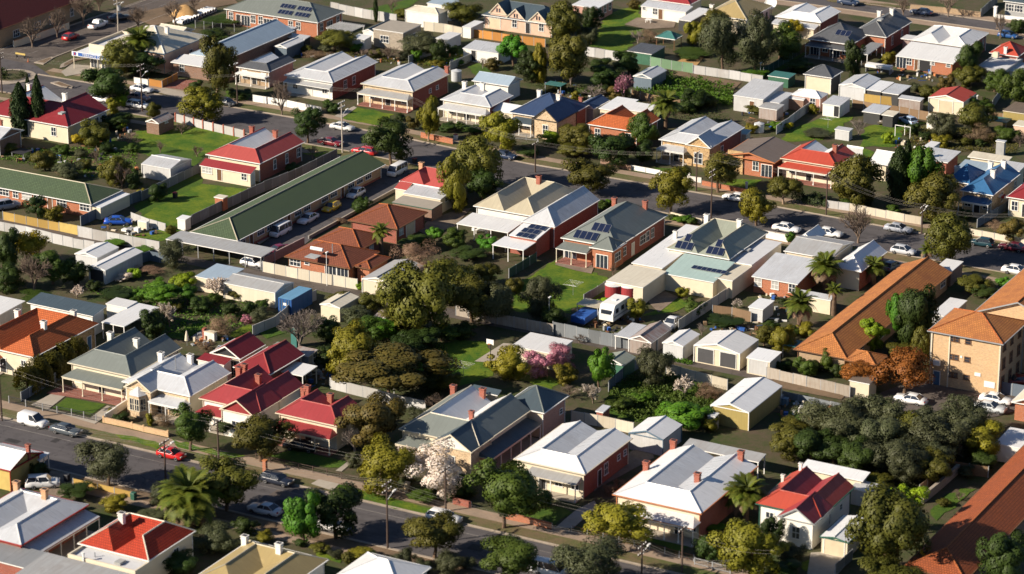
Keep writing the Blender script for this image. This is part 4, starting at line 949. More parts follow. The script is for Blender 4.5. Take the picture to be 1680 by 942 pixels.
h = house('cottage', 'scarlet roofed cream cottage with a scarlet verandah roof', (3, 1), (85, 92), (446, 152), (592, 66), h=3.6, roof='U', rm='scarlet', inner='white', wall='w_cream', front='wDw', gut='t_cream', chim=[(440, 5, 'r', 6.2)], ver=V(z=(2.5, 3.0), d=2.0, n=4, deck='paving_red'))
h = house('cottage', 'white gabled cottage hidden behind the dark conifers', (3, 1), (665, 118), (780, 140), (880, 75), h=3.2, roof='gabX', rm='white', wall='w_cream', pitch=30)
h = house('outbuilding', 'flat grey roofed red brick building behind the dark conifers', (3, 1), (1000, 90), (1170, 128), (1282, 52), h=3.0, roof='skil', rm='galv', rise=.3, wall='w_red', bits=[('pipe', 1125, 80, 3.8)], chim=[(1055, 40, 'r', 4.2)])
h = house('villa', 'bright blue roofed villa with four white chimneys and a blue verandah', (3, 1), (1262, 303), (1472, 337), (1690, 200), h=3.8, roof='hgY', rm='blue', cap='roof_blue', wall='w_buff', pitch=30, front='wDw', right='..n..n', chim=[(1322, 82, 'w', 7.2), (1545, 108, 'w', 6.6), (1475, 170, 'w', 6.6)], ver=V(z=(2.5, 3.0), d=2.0, n=3, rm='blue'))
ext(h, (3, 1), (1176, 238), (1320, 262), (1400, 180), h=3.8, roof='hipX', rm='blue', wall='w_buff', pitch=30, chim=[(1198, 140, 'w', 6.4)])
ext(h, (3, 1), (1230, 160), (1420, 190), (1480, 130), h=3.6, roof='skil', rm='skyblue', rise=.4, wall='w_cream'); ext(h, (3, 1), (1300, 88), (1570, 118), (1600, 85), h=3.2, roof='skil', rm='cream', rise=.3, wall='w_cream')
ext(h, (3, 1), (1500, 150), (1640, 185), (1730, 135), h=3.2, roof='skil', rm='galv', rise=.3, wall='w_cream')
h = house('villa', 'maroon roofed house at the frame edge with a red and white striped awning', (3, 1), (1565, 345), (1800, 385), (1900, 290), h=3.4, roof='hipY', rm='red', wall='w_cream', pitch=30, front='wDw')
# ------------------------------------------------------------------ row south of the far street
h = house('cottage', 'red roofed cottage with cream lean-to and two brick chimneys beside the open lawn', 'px', (339.3, 252.5), (425.4, 268.8), (499, 233), h=3.5, roof='U', rm='pinkred', inner='white', wall='w_cream', side='w_red', right='..n.n.w', chim=[(406.3, 203.9, 'r', 6.6), (452.7, 213, 'r', 6.4)], cap='roof_pinkred')
ext(h, 'px', (325.9, 271.6), (412, 285.5), (425.4, 275), h=2.4, roof='skil', rm='crimson', rise=.75, wall='w_cream', front='Bd.w', oh=.2, right='e')
h = house('unit_block', 'long green tiled unit block with a row of white windows along the car park', (0, 1), (1250, 574), (1552, 636), ((1, 1), 832, 131), h=2.5, roof='hgY', rm='greentile', cap='roof_tan', wall='w_apricot', band='w_red', oh=.6, pitch=21, front='w', right='WdWWWdWW.WWdWWW.')
ext(h, (0, 1), (1076, 627), ((1, 1), 42, 738), ((1, 1), 112, 682), h=2.3, roof='skil', rm='galvold', rise=.15, open_=True, posts=7, trim='t_grey')
h = house('unit_block', 'green tiled brick units at the left edge beside the blue car', (0, 1), (-260, 238), (597, 398), (782, 300), h=2.6, roof='hipX', rm='greentile', cap='roof_tan', wall='w_orange', oh=.5, pitch=22, front='.BdWwBWdW.W')
ext(h, (0, 1), (592, 400), (655, 415), (850, 322), h=2.3, roof='skil', rm='white', rx=-.15, rise=0, wall='w_cream', oh=.1)
h = house('shed', 'large white gabled garden shed beside the bare vines', (0, 1), (925, 130), (1113, 166), (1247, 99), h=2.5, cat='shed', roof='gabX', rm='galv', pitch=12, wall='w_sheet', oh=.12)
h = house('unit_block', 'brown tiled brick units with a solar hot water heater on the nearest hip', (1, 1), (190, 736), (612, 818), (800, 705), h=2.6, roof='hipX', rm='brown', cap='roof_terracotta', wall='w_orange', gut='t_brown', oh=.5, pitch=22, front='Ws.FF', bits=[('heater', 395, 690, 4.6), ('pipe', 500, 655, 5.2)])
ext(h, (1, 1), (640, 800), (747, 820), (872, 742), h=2.6, roof='hipY', rm='brown', cap='roof_terracotta', wall='w_orange', gut='t_brown', pitch=22)
ext(h, (1, 1), (375, 636), (684, 695), (840, 600), h=2.75, roof='hipX', rm='brown', cap='roof_terracotta', wall='w_red', gut='t_brown', pitch=23, right='.b.')
ext(h, (1, 1), (615, 495), (915, 563), (1132, 450), h=2.75, roof='hipY', rm='brown', cap='roof_terracotta', wall='w_red', gut='t_brown', pitch=23, right='bG.')
h = house('cottage', 'weathered red roofed cottage with a grey lean-to behind the gold leaved gum', (1, 1), (935, 246), (1262, 292), (1340, 215), h=3.2, roof='M', rm='pinkred', wall='w_cream', pitch=33, chim=[(1095, 110, 'a', 6.0)])
ext(h, (1, 1), (905, 290), (985, 305), (1040, 260), h=2.5, roof='skil', rm='pinkred', rise=.7, wall='w_cream', oh=.15)
ext(h, (1, 1), (965, 318), (1205, 366), (1275, 302), h=2.7, roof='skil', rm='galv', rise=.4, wall='w_cream', oh=.15, right='.s.')
ext(h, (1, 1), (890, 382), (1150, 430), (1205, 380), h=2.3, roof='skil', rm='concrete', rise=.15, wall='w_brown', oh=.1, gut='t_green')
h = house('villa', 'cream twin hipped roof house with a translucent patio roof', (1, 1), (1415, 412), ((2, 1), 160, 468), ((2, 1), 335, 292), h=3.4, roof='M', rm='tan', wall='w_white', side='w_cream', pitch=33, chim=[((175), (205), 'r', 6.4)] if False else (), cap='roof_tan')
ext(h, (1, 1), (1322, 515), (1640, 588), (1730, 505), h=2.5, roof='skil', rm='white', rise=.3, open_=True, posts=4)
b = g((2, 1), 175, 208, 6.2); part('chimney', MB().box(-.35, -.3, 3, .35, .3, 6.2).box(-.43, -.38, 6.0, .43, .38, 6.2), 'c_red', h, loc=(b.x-h.location.x, b.y-h.location.y, 0))
h = house('villa', 'grey hipped roof house with long red brick side and nine solar panels on the lean-to', (2, 1), (75, 502), (272, 548), (575, 366), h=3.8, roof='hgY', rm='galv', wall='w_red', pitch=33, oh=.25)
ext(h, (2, 1), (-10, 590), (152, 634), (272, 552), h=3.1, roof='skil', rm='white', rise=.6, wall='w_red', oh=.15, solar=[('f', .55, .55, 3, 1), ('f', .55, 2.3, 3, 1), ('f', .62, 4.0, 3, 1)])
ext(h, (1, 1), (1550, 655), ((2, 1), 70, 700), ((2, 1), 157, 640), h=2.5, roof='skil', rm='white', rise=.1, open_=True, posts=3)
h = house('villa', 'dark slate roofed red brick house with solar panels and a bay on the back lawn', (2, 1), (330, 610), (679, 682), (1036, 470), h=3.6, roof='hipY', rm='heritage', cap='roof_heritage', wall='w_orange', side='w_red', pitch=31, oh=.35, right='FW.e.Www..', chim=[(660, 335, 'r', 6.9), (872, 372, 'r', 7.2)], solar=[('f', .40, 1.2, 4, 1, 1.0, 1.7), ('f', .58, 3.3, 3, 1, 1.0, 1.7)], ver=V(a=(0, .58), z=(2.5, 2.95), d=2.6, hip=.3, n=3, post='t_cream', lace=False, deck='paving_red'), front='F...')
ext(h, (2, 1), (530, 663), (640, 715), (760, 650), h=3.5, roof='hipX', rm='heritage', wall='w_orange', pitch=31, oh=.3, front='F', right='W')
h = house('villa', 'green-grey twin hipped house with white flat additions and fifteen solar panels', (2, 1), (1015, 682), (1420, 756), (1665, 578), h=3.9, roof='M', rm='greygreen', wall='w_cream', pitch=34, oh=.3, cap='roof_tan', chim=[(1275, 460, 'w', 7.3), (1490, 495, 'w', 7.3)], solar=[('f', .25, 1.0, 3, 1, .95, 1.5), ('f', .25, 2.6, 1, 1, .95, 1.5), ('f', .75, 1.0, 3, 1, .95, 1.5), ('f', .75, 2.6, 1, 1, .95, 1.5)])
ext(h, (2, 1), (985, 848), (1322, 906), (1422, 768), h=2.8, roof='skil', rm='mint', rise=.9, wall='w_cream', oh=.2, solar=[('f', .72, 3.6, 7, 1, .8, 1.2)])
ext(h, (2, 1), (785, 776), (980, 818), (1195, 535), h=3.2, roof='skil', rm='white', rise=.5, wall='w_cream', oh=.2, chim=[(1070, 570, 'w', 5.6, .8)])
ext(h, (2, 1), (622, 892), (852, 946), (1005, 832), h=3.0, roof='flat', rm='cream', rise=.1, wall='w_cream', oh=.1)
ext(h, (2, 1), (1430, 765), (1565, 797), (1740, 640), h=3.3, roof='flat', rm='membrane', rise=.2, wall='w_white', oh=.1, bits=[('sky', 1540, 690, 3.7)])
ext(h, (2, 1), (1330, 872), (1440, 900), (1555, 792), h=3.0, roof='flat', rm='cream', rise=.1, wall='w_cream', oh=.1)
h = house('villa', 'pale grey roofed brick house of many pitches beside the bare street tree', (3, 1), (430, 802), (606, 838), (785, 706), h=3.4, roof='hgY', rm='white', wall='w_cream', side='w_red', pitch=33)
ext(h, (2, 1), (1565, 868), ((3, 1), 196, 918), ((3, 1), 395, 770), h=2.7, roof='skil', rm='galv', rise=1.1, wall='w_orange', front='b.b.w', oh=.3)
ext(h, (3, 1), (120, 690), (400, 762), (492, 632), h=3.8, roof='gabX', rm='galvold', pitch=12, wall='w_cream', oh=.2)
ext(h, (3, 1), (190, 625), (300, 640), (345, 575), h=3.4, roof='gabY', rm='white', pitch=38, wall='w_cream')
h = house('unit_block', 'long ochre tiled units running back from the lane behind the autumn tree', (3, 2), (180, 402), (505, 482), ((3, 1), 1238, 848), h=2.8, roof='hgY', rm='ochre', cap='roof_ochre', wall='w_tan', pitch=24, oh=.5, gut='t_brown', right='.W.W.W.W.W')
ext(h, (3, 2), (505, 478), (700, 520), (760, 450), h=2.8, roof='hipX', rm='ochre', wall='w_tan', pitch=24, oh=.5, gut='t_brown')
ap = house('apartment_block', 'three storey apricot brick flats with ochre hipped roof beside the car park', (3, 2), (1050, 287), (1536, 380), None, d=10.5, h=8.3, cat='apartments', roof='hipX', rm='ochre', cap='roof_terracotta', wall='w_apricot', side='w_tan', pitch=22, oh=.45, gut='t_grey')
ZA, ZB, ZC, ZD, ZE, ZF, ZG, ZH, ZI = (640, 590, 300), (320, 530, 300), (1220, 740, 220), (100, 40, 260), (780, 0, 260), (1180, 100, 300), (1450, 60, 230), (1400, 160, 280), (200, 120, 300)
# the flats: rear wing, openings on three storeys
x_l = g((3, 2), 1330, 182, 8.3).x
block(ap, x_l, x_l+13, ap.location.y+10.5, ap.location.y+42, 8.3, roof='gabY', rm='ochre', cap='roof_terracotta', wall='w_apricot', side='w_tan', pitch=22, oh=.45, gut='t_grey')
for z in (0, 2.75, 5.5):
    for u, ty in ((.30, 's'), (.36, 's'), (.53, 's')): opening(ap, 's', (.45+10.4*u, .45, z+.1), 0, 't_brown', 2.7)
    for v in (1.6, 4.6, 7.8): opening(ap, 'w', (10.86, .45+v, z+.1), pi/2, 't_brown', 2.7)
opening(ap, 'u', (.45+10.4*.10, .45, 0), 0, 't_white', 2.7)
for x in (.5, 3.2, 10.8): part('downpipe', MB().box(x-.09, .30, .05, x+.09, .45, 8.1), 't_cream', ap)
part('air_conditioner', MB().box(1.0, -.05, 3.2, 2.0, .42, 3.95).box(1.25, -.09, 3.3, 1.75, -.05, 3.8), 't_white', ap)
part('meter_box', MB().box(7.2, .36, 2.6, 8.1, .44, 3.1), 't_white', ap); part('sign_board', MB().box(8.7, .36, 1.2, 10.3, .44, 2.1), 't_white', ap); part('vent', MB().box(4.9, .38, 4.9, 5.2, .44, 5.2), 't_white', ap)
# ------------------------------------------------------------------ row north of the near street
T = (0, 2)
h = house('villa', 'terracotta tiled villa with twin hips at the left edge behind the long hedge', T, (-215, 372), (228, 460), (640, 243), h=3.8, roof='M', rm='orange', cap='roof_orange', wall='w_cream', side='w_stone', pitch=31, right='..n.u', front='wDn', chim=[(90, 148, 'w', 7.4), (285, 225, 'w', 7.4), (512, 140, 'w', 6.4)], ver=V(a=(0, .5), z=(2.5, 3.0), d=2.0, n=3))
h = house('villa', 'dark green-grey roofed villa with cream posted verandah and small front lawn', T, (440, 502), (861, 582), (1192, 402), h=4.0, roof='U', rm='heritage', cap='roof_heritage', wall='w_cream', side='w_cream', pitch=31, front='wwDww', gut='t_cream', chim=[(666, 288, 'w', 8.0), (892, 340, 'w', 8.0)], ver=V(z=(2.6, 3.2), d=2.4, n=4, hip=1.0, deck='paving_red', post='t_cream'))
h = house('villa', 'white roofed villa with a gabled front, hexagonal bay window and two white chimneys', T, (800, 622), (1245, 716), (1506, 562), h=3.9, roof='U', rm='galv', cap='roof_white', wall='w_buff', side='w_cream', pitch=31, front='..DwD', chim=[(1040, 428, 'w', 8.0), (1265, 432, 'w', 7.6)], ver=V(a=(.48, 1), z=(2.6, 3.1), d=2.2, n=3, gut='t_green'), bits=[('pipe', 1148, 465, 6.2)])
gable(h, T, 987, 694, 4.6, 6, 3.9, 'galv', 'w_buff', 33, 't_cream', '')
gb = g(T, 987, 694, 3.9); bx, by = gb.x-2.3-h.location.x, gb.y+.3-h.location.y      # hexagonal bay
b = MB(); b.poly([(bx-1.5, by, 3.3), (bx-.8, by-1.2, 3.2), (bx, by-.1, 4.3)]); b.poly([(bx-.8, by-1.2, 3.2), (bx+.8, by-1.2, 3.2), (bx, by-.1, 4.3)]); b.poly([(bx+.8, by-1.2, 3.2), (bx+1.5, by, 3.3), (bx, by-.1, 4.3)]); part('bay_roof', b, 'roof_galv', h)
b = MB()
for (x0, y0), (x1, y1) in (((-1.4, 0), (-.75, -1.1)), ((-.75, -1.1), (.75, -1.1)), ((.75, -1.1), (1.4, 0))): b.poly([(bx+x0, by+y0, 0), (bx+x1, by+y1, 0), (bx+x1, by+y1, 3.2), (bx+x0, by+y0, 3.2)])
part('bay_wall', b, 'w_buff', h); opening(h, 'n', (bx-.38, by-1.1, .2), 0, 't_cream', 3); opening(h, 'n', (bx+.38, by-1.1, .2), 0, 't_cream', 3); opening(h, 'n', (bx+1.08, by-.55, .2), radians(59), 't_cream', 3)
h = house('villa', 'crimson roofed white villa with a gabled front bay and rear crimson wings', ZB, (38, 692), (606, 811), (988, 568), h=4.0, roof='U', rm='crimson', cap='roof_pinkred', wall='w_white', pitch=33, front='wDw..', right='.ww...', chim=[(515, 235, 'r', 8.4), (345, 392, 'r', 7.4), (580, 470, 'r', 8.0)], gut='t_cream', ver=V(a=(0, .5), z=(2.5, 3.1), d=2.0, n=3, rm='crimson'))
gable(h, ZB, 538, 856, 5.6, 7, 4.0, 'crimson', 'w_white', 33, 't_cream', 'W', gable_wall='roof_crimson')
ext(h, ZB, None, (690, 472), (1010, 287), w=6.2, h=3.3, roof='hgY', rm='red', cap='roof_pinkred', wall='w_red', pitch=28)
ext(h, ZB, (140, 272), (412, 332), (655, 200), h=3.1, roof='gabY', rm='red', cap='roof_pinkred', wall='w_cream', pitch=30, gable_wall='t_dark', front='F.F')
ext(h, ZB, (10, 335), (270, 385), (390, 335), h=2.8, roof='skil', rm='red', rise=.3, wall='w_white', oh=.15)
ext(h, ZB, (600, 280), (760, 312), (900, 200), h=2.6, roof='skil', rm='greygreen', rise=.3, wall='w_brown', oh=.15)
ext(h, ZB, (905, 255), (1015, 325), (1162, 250), h=2.6, roof='skil', rm='rusty', rise=.2, wall='w_grey', oh=.15, right='.w')
ext(h, ZB, (775, 437), (985, 492), (1130, 396), h=2.5, roof='skil', rm='white', rise=.2, open_=True, posts=3)
h = house('villa', 'crimson hipped roof cottage with three red chimneys behind the brown leaved tree', ZB, (745, 822), (1305, 946), (1485, 775), h=3.9, roof='U', rm='crimson', cap='roof_pinkred', wall='w_cream', pitch=31, front='wDw', gut='t_cream', chim=[(1030, 530, 'r', 7.2), (1103, 528, 'r', 7.0), (1322, 598, 'r', 7.2)], ver=V(z=(2.5, 3.1), d=2.2, n=5, rm='crimson', deck='paving_red', post='t_cream'))
h = house('villa', 'large slate and grey roofed villa with gabled stone front and three brick chimneys', ZA, (95, 630), (810, 802), (1270, 460), h=4.0, roof='U', rm='heritage', inner='white', cap='roof_cream', wall='w_cream', side='w_cream', pitch=31, front='wDw...', gut='t_cream', chim=[(655, 165, 'r', 7.8), (1025, 145, 'r', 7.8), (748, 470, 'r', 7.0, .8)], ver=V(a=(0, .5), z=(2.5, 3.1), d=2.0, n=3, post='t_cream'), vr=V(z=(2.4, 3.0), d=2.2, hip=.2, n=6, rm='slate', deck='concrete'))
gable(h, ZA, 745, 852, 6.4, 6, 4.0, 'slate', 'w_buff', 31, 't_cream', 'w', gable_wall='w_white')
ext(h, ZA, (1040, 415), (1416, 488), (1628, 328), h=4.0, roof='hipX', rm='slate', cap='roof_heritage', wall='w_cream', side='w_pink', pitch=31, right='..s')
ext(h, ZA, (735, 275), (985, 330), (1000, 275), h=4.4, roof='skil', rm='slate', rise=.4, wall='w_cream')
T = (2, 3)
h = house('cottage', 'square white roofed cottage with cream front and long red brick side', T, (15, 187), (476, 287), (787, 51), h=3.8, roof='U', rm='white', inner='galv', wall='w_cream', side='w_red', pitch=27, front='.Dww', right='..Dw.ss', chim=(), gut='t_cream', ver=V(a=(.2, .98), z=(2.6, 3.1), d=1.8, hip=.1, n=3, rm='galvold', lace=False))
h = house('cottage', 'pair of white roofed cottages with four red chimneys and hipped white verandah', T, (665, 417), (1236, 547), (1612, 236), h=4.0, roof='U', rm='white', inner='galv', wall='w_cream', side='w_red', pitch=27, front='wDwwDw', gut='t_terra', chim=[(1032, 30, 'r', 6.6), (860, 198, 'r', 6.4), (1500, 133, 'r', 6.8), (1215, 278, 'r', 6.8)], ver=V(a=(.14, 1), z=(2.6, 3.2), d=2.3, n=6, rm='white', hip=1.0))
ext(h, T, (1130, 92), (1600, 222), (1690, 160), h=2.6, roof='skil', rm='galvold', rise=.3, open_=True, posts=5)
h = house('cottage', 'white walled cottage with bright crimson and dark red roof beside the tall golden tree', ZC, (170, 645), (957, 842), (1380, 445), h=3.7, roof='U', rm='scarlet', inner='crimson', cap='roof_scarlet', wall='w_white', pitch=33, front='w..', right='.w.s.', gut='t_green', chim=[(715, 150, 'w', 6.0, .5), (370, 270, 'w', 5.4, .5)])
gable(h, ZC, 880, 917, 5.0, 6, 3.7, 'crimson', 'w_white', 33, 't_grey', 'w')
ext(h, ZC, (700, 215), (1500, 372), (1610, 270), h=3.0, roof='skil', rm='white', rise=.3, wall='w_cream'); ext(h, ZC, None, (1600, 520), (1640, 400), w=3.0, h=2.3, roof='skil', rm='galv', rise=.2, wall='w_sheet', oh=.1)
h = house('garage', 'cream garage with low white gable beside the white walled cottage', (3, 3), (345, 692), (522, 738), (612, 580), h=2.4, cat='garage', roof='gabY', rm='white', pitch=10, wall='w_cream', oh=.15, gut='t_green', front='G')
h = house('unit_block', 'dark rust tiled units in the bottom right corner', (3, 3), (885, 895), (1290, 985), None, d=60, h=2.9, roof='hgY', rm='rust', cap='roof_terracotta', wall='w_brown', pitch=25, oh=.5, gut='t_brown')
# ------------------------------------------------------------------ row south of the near street
T = (0, 3)
h = house('cottage', 'pale roofed cream house with red chimney at the left edge by the near street', T, (-200, 205), (72, 262), (222, 130), h=3.2, roof='gabX', rm='white', wall='w_yellow', side='w_yellow', pitch=20, gut='t_red', chim=[(213, 98, 'r', 5.2, .7)])
ext(h, T, (225, 180), (250, 200), (328, 148), h=2.4, roof='skil', rm='galv', rise=.2, open_=True, posts=2)
h = house('cottage', 'pale grey twin hipped cottage with apricot chimneys and side verandah in the lower left', T, (-330, 640), (146, 747), (556, 481), h=3.7, roof='M', rm='galv', cap='roof_white', wall='w_red', pitch=30, gut='t_red', chim=[(75, 325, 'a', 7.2), (290, 383, 'a', 7.2)], vr=V(z=(2.5, 3.1), d=2.3, hip=.2, n=6, rm='galv'))
h = house('cottage', 'vermilion tiled twin hipped cottage with white ridge caps and flat rear roof', T, (510, 741), (977, 851), (1292, 661), h=3.6, roof='M', rm='vermilion', cap='roof_cream', wall='w_cream', pitch=33, oh=.3, chim=[(795, 538, 'w', 7.0)], right='..w.')
ext(h, T, (440, 832), (890, 938), (975, 856), h=3.0, roof='flat', rm='membrane', rise=.15, wall='w_cream', oh=.05, parapet=(.25, 't_cream'), bits=[('flue', 545, 800, 4.2), ('pipe', 620, 800, 3.7), ('sky', 785, 855, 3.4)])
h = house('shed', 'flat grey roofed shed at the bottom left corner', T, (-130, 830), (185, 905), (250, 785), h=2.8, cat='shed', roof='skil', rm='midgrey', rise=.3, wall='w_red')
h = house('shed', 'wide grey sheet roofed shed along the bottom edge beside the vermilion cottage', T, (60, 965), (800, 1100), (880, 945), h=2.8, cat='shed', roof='skil', rm='galvold', rise=.35, wall='w_cream')
h = house('villa', 'khaki roofed villa with two white chimneys at the bottom edge', (1, 3), ((0, 3), 1240, 985), (130, 1085), (408, 830), h=3.8, roof='M', rm='khaki', cap='roof_tan', wall='w_white', pitch=25, chim=[(-117, 678, 'w', 7.8), (150, 738, 'w', 7.6)])
h = house('cottage', 'white hipped roof at the bottom edge below the near street', (1, 3), (505, 962), (950, 1040), None, d=7, h=3.4, roof='hipX', rm='white', cap='roof_white', wall='w_white', pitch=24)
# ------------------------------------------------------------------ left block behind the hedge
T = (0, 2)
h = house('modern_house', 'low slate roofed house with white fascia behind the terracotta villa', T, (170, 107), (612, 193), (802, 147), h=3.4, roof='skil', rm='slate', rise=.5, wall='w_white', gut='t_white', front='..WW')
ext(h, T, (676, 225), (800, 270), (1030, 133), h=2.7, roof='skil', rm='white', rise=.1, open_=True, posts=3); ext(h, T, (690, 112), (830, 140), (905, 100), h=2.9, roof='skil', rm='white', rise=.1, wall='w_white', oh=.1)
h = house('shed', 'white roofed shed at the left frame edge behind the terracotta villa', T, (-180, 150), (0, 185), (126, 86), h=3.0, cat='shed', roof='skil', rm='white', rise=.2, wall='w_sheet')
# ------------------------------------------------------------------ sheds and garages along the lane
T = (0, 1)
def shed(label, t, A, B, C, h_=2.4, roof='gabY', rm='galv', wall='w_sheet', name='shed', **k):
    k.setdefault('pitch', 13); k.setdefault('oh', .12); return house(name, label, t, A, B, C, h=h_, cat=k.pop('cat', name.split('_')[-1]), roof=roof, rm=rm, wall=wall, **k)
shed('white gabled shed by the lane, the one touching the autumn tree', T, (488, 717), (636, 747), (777, 676), rm='white', front='.')
shed('long narrow white roofed carport by the lane, nearer of the two white sheds', T, (578, 802), (684, 832), (943, 706), rm='white', front='T')
shed('pale blue roofed carport beside the white blossom tree', T, (1283, 862), (1450, 905), (1592, 816), roof='skil', rm='skyblue', rise=.2, wall='w_cream', name='carport')
shed('long grey ribbed roof shed with cream end wall beside the blue container', T, ((0, 1), 1478, 900), ((1, 1), 108, 985), ((1, 1), 242, 906), h_=2.6, roof='gabX', rm='galvold', wall='w_sheetcream')
shed('grey gabled shed at the end of the brown units behind the bare mauve tree', (1, 1), (690, 882), (887, 918), (1070, 790), h_=2.6, rm='galvold', wall='w_sheetcream')
shed('small cream gabled shed half hidden in olive foliage', (1, 2), (420, 112), (547, 142), (640, 60), rm='cream', wall='w_cream')
shed('collapsing rusty shed among the trees', (1, 2), (775, 190), (905, 222), (960, 180), h_=1.8, roof='skil', rm='rusty', rise=.3, wall='w_oldiron')
T = (2, 2)
shed('flat white roofed shed behind the pink blossom tree', T, (5, 380), (266, 449), (386, 351), h_=2.6, roof='skil', rm='white', rise=.1, wall='w_cream')
shed('small grey roofed green garden shed beside the bright green conifer', T, (590, 482), (726, 522), (816, 462), h_=2.2, rm='greygreen', wall='w_greensheet', pitch=18)
shed('narrow grey carport roof between the caravan and the rusty shed', T, (672, 318), (765, 340), (862, 250), h_=2.2, roof='skil', rm='galv', rise=.1, open_=True, posts=2, name='carport')
shed('rust streaked gabled iron shed behind the dark lane fence', T, (765, 340), (912, 370), (1017, 268), h_=2.2, rm='rusty', wall='w_oldiron', pitch=24)
shed('white gabled shed with grey front beside the double garage', T, (985, 364), (1119, 394), (1232, 312), h_=2.4, rm='white', wall='w_sheet', pitch=16)
shed('cream double garage with two dark roller doors on the lane', T, (1190, 382), (1492, 442), (1612, 347), h_=2.7, rm='white', wall='w_cream', front='HH', name='garage', pitch=13, gut='t_white')
shed('pale single garage beside the double garage on the lane', T, (1535, 462), ((3, 2), 12, 497), ((3, 2), 100, 430), h_=2.5, roof='skil', rm='white', wall='w_cream', rise=.15, front='L', name='garage')
h = shed('long olive walled shed with white gabled roof', T, (1300, 774), (1551, 827), ((3, 2), 101, 652), h_=2.8, rm='white', wall='w_olive', pitch=15)
ext(h, T, (1280, 843), (1330, 855), (1422, 842), h=2.2, roof='skil', rm='galv', rise=.1, wall='w_grey', oh=.05)
shed('grey corrugated shed with pale gable behind the square white cottage', T, (768, 952), ((2, 3), 985, 66), (1122, 906), h_=2.5, rm='white', wall='w_sheet', pitch=17, gut='t_bluegrey')
shed('small brick privy in the weedy yard', T, (545, 815), (598, 825), (632, 780), h_=2.2, roof='skil', rm='galv', rise=.15, wall='w_red', name='outhouse')
shed('cream box garage with weeds on its flat roof beside the autumn tree', (3, 2), (530, 612), (664, 640), (722, 592), h_=2.4, roof='flat', rm='brownsheet', wall='w_cream', name='garage', rise=.05)
shed('white house edge with long white roof beyond the right edge car park', (3, 3), (1488, 82), (1760, 140), None, d=6, h_=2.6, roof='skil', rm='white', rise=.2, wall='w_white')
shed('orange brick house corner with white roof at the right edge', (3, 2), (1600, 750), (1800, 800), None, d=9, h_=2.8, rm='cream', wall='w_orange', name='house', pitch=24, oh=.4)
shed('white flat roofed carport behind the ochre units', (3, 2), (1085, 165), (1165, 215), (1355, 100), h_=2.4, roof='skil', rm='white', rise=.1, wall='w_grey', name='carport')
shed('white garage at the street end of the ochre units', (3, 1), (1090, 815), (1200, 838), (1282, 770), h_=2.6, roof='flat', rm='white', wall='w_brown', rise=.05, name='garage')
shed('small white shed roof left of the garage row on the lane', (2, 2), (1550, 130), (1640, 155), ((3, 2), 60, 95), h_=2.2, roof='skil', rm='white', rise=.1, wall='w_sheet')
shed('pale grey garden roof behind the brick house of many pitches', (3, 2), (205, 40), (395, 105), (440, 60), h_=2.4, roof='skil', rm='galv', rise=.3, wall='w_cream')
# yards north of the green units
shed('weathered brick privy with cream lid beside the green unit block', (0, 1), (1398, 348), (1462, 358), (1484, 338), h_=2.3, roof='flat', rm='cream', wall='w_orange', rise=.05, name='outhouse')
shed('tiny white garden shed against the dark fence of the green units', (0, 1), (1155, 487), (1212, 499), (1252, 474), h_=2.0, roof='skil', rm='white', rise=.1, wall='w_white')
shed('old brick hut with rusty gabled roof on the bright lawn', ZI, (215, 442), (340, 462), (492, 400), h_=2.3, rm='rusty', wall='w_brown', pitch=24, right='.s.')
# ------------------------------------------------------------------ the top left corner
T = (0, 0)
h = house('hall', 'large maroon tiled building with tan brick side facing the cross road', T, None, (-12, 198), (470, -22), w=16, h=4.0, roof='hipY', rm='maroon', cap='roof_maroon', wall='w_tan', side='w_tan', pitch=30, right='..W..W.w..w.', gut='t_brown')
h = house('villa', 'dark red tiled villa with two white chimneys behind the cypresses', T, (-120, 728), (438, 833), (720, 717), h=3.4, roof='U', rm='red', inner='white', cap='roof_red', wall='w_cream', side='w_cream', pitch=27, right='..u.ww', front='wDw', chim=[(278, 512, 'w', 7.0), (460, 593, 'w', 6.6)], bits=[('sky', 405, 735, 5.6)])
ext(h, T, (320, 830), (420, 850), (490, 830), h=2.4, roof='skil', rm='galv', rise=.2, wall='w_cream', oh=.1)
h = house('cottage', 'pale roofed brick cottage at the left edge with one red chimney', T, (-220, 880), (0, 915), (136, 848), h=3.2, roof='gabX', rm='galv', wall='w_brown', pitch=20, chim=[(46, 770, 'r', 5.6, .7)])
h = house('corner_shop', 'white corner shop with blue and white sign fascia under a flat canopy', ZD, (300, 232), (640, 290), None, d=11, h=4.4, cat='shop', roof='flat', rm='membrane', rise=.05, wall='w_cream', oh=.05, parapet=(.5, 't_cream'), front='FFd')
shop = h
ext(h, ZD, (130, 302), (640, 392), None, d=10, h=3.2, roof='flat', rm='white', rise=.05, open_=True, posts=3, trim='t_cream')
ext(h, ZD, None, (1096, 312), (1612, 132), w=15, h=4.2, roof='hipY', rm='cream', cap='roof_white', wall='w_peach', pitch=21, right='..s.w..', chim=[(1122, 28, 'w', 7.4)], gut='t_bluegrey')
ext(h, ZD, (985, 70), (1260, 112), (1340, 40), h=3.6, roof='gabX', rm='cream', wall='w_cream', pitch=20)
a0, b0 = g(ZD, 130, 302, 3.2), g(ZD, 640, 392, 3.2); lx, ly = a0.x-h.location.x, (a0.y+b0.y)/2-h.location.y; L = b0.x-a0.x
sg = part('sign', MB().box(lx-.1, ly-.12, 2.75, lx+L, ly-.02, 3.65), 't_white', h)
part('sign_panel', MB().box(lx+.25, ly-.14, 2.86, lx+1.0, ly-.12, 3.54), 't_blue', sg); part('sign_panel', MB().box(lx+1.4, ly-.14, 2.86, lx+L-.2, ly-.12, 3.54), 't_blue', sg); part('sign_panel', MB().box(lx+.45, ly-.155, 2.95, lx+.8, ly-.141, 3.45), 't_red', sg)
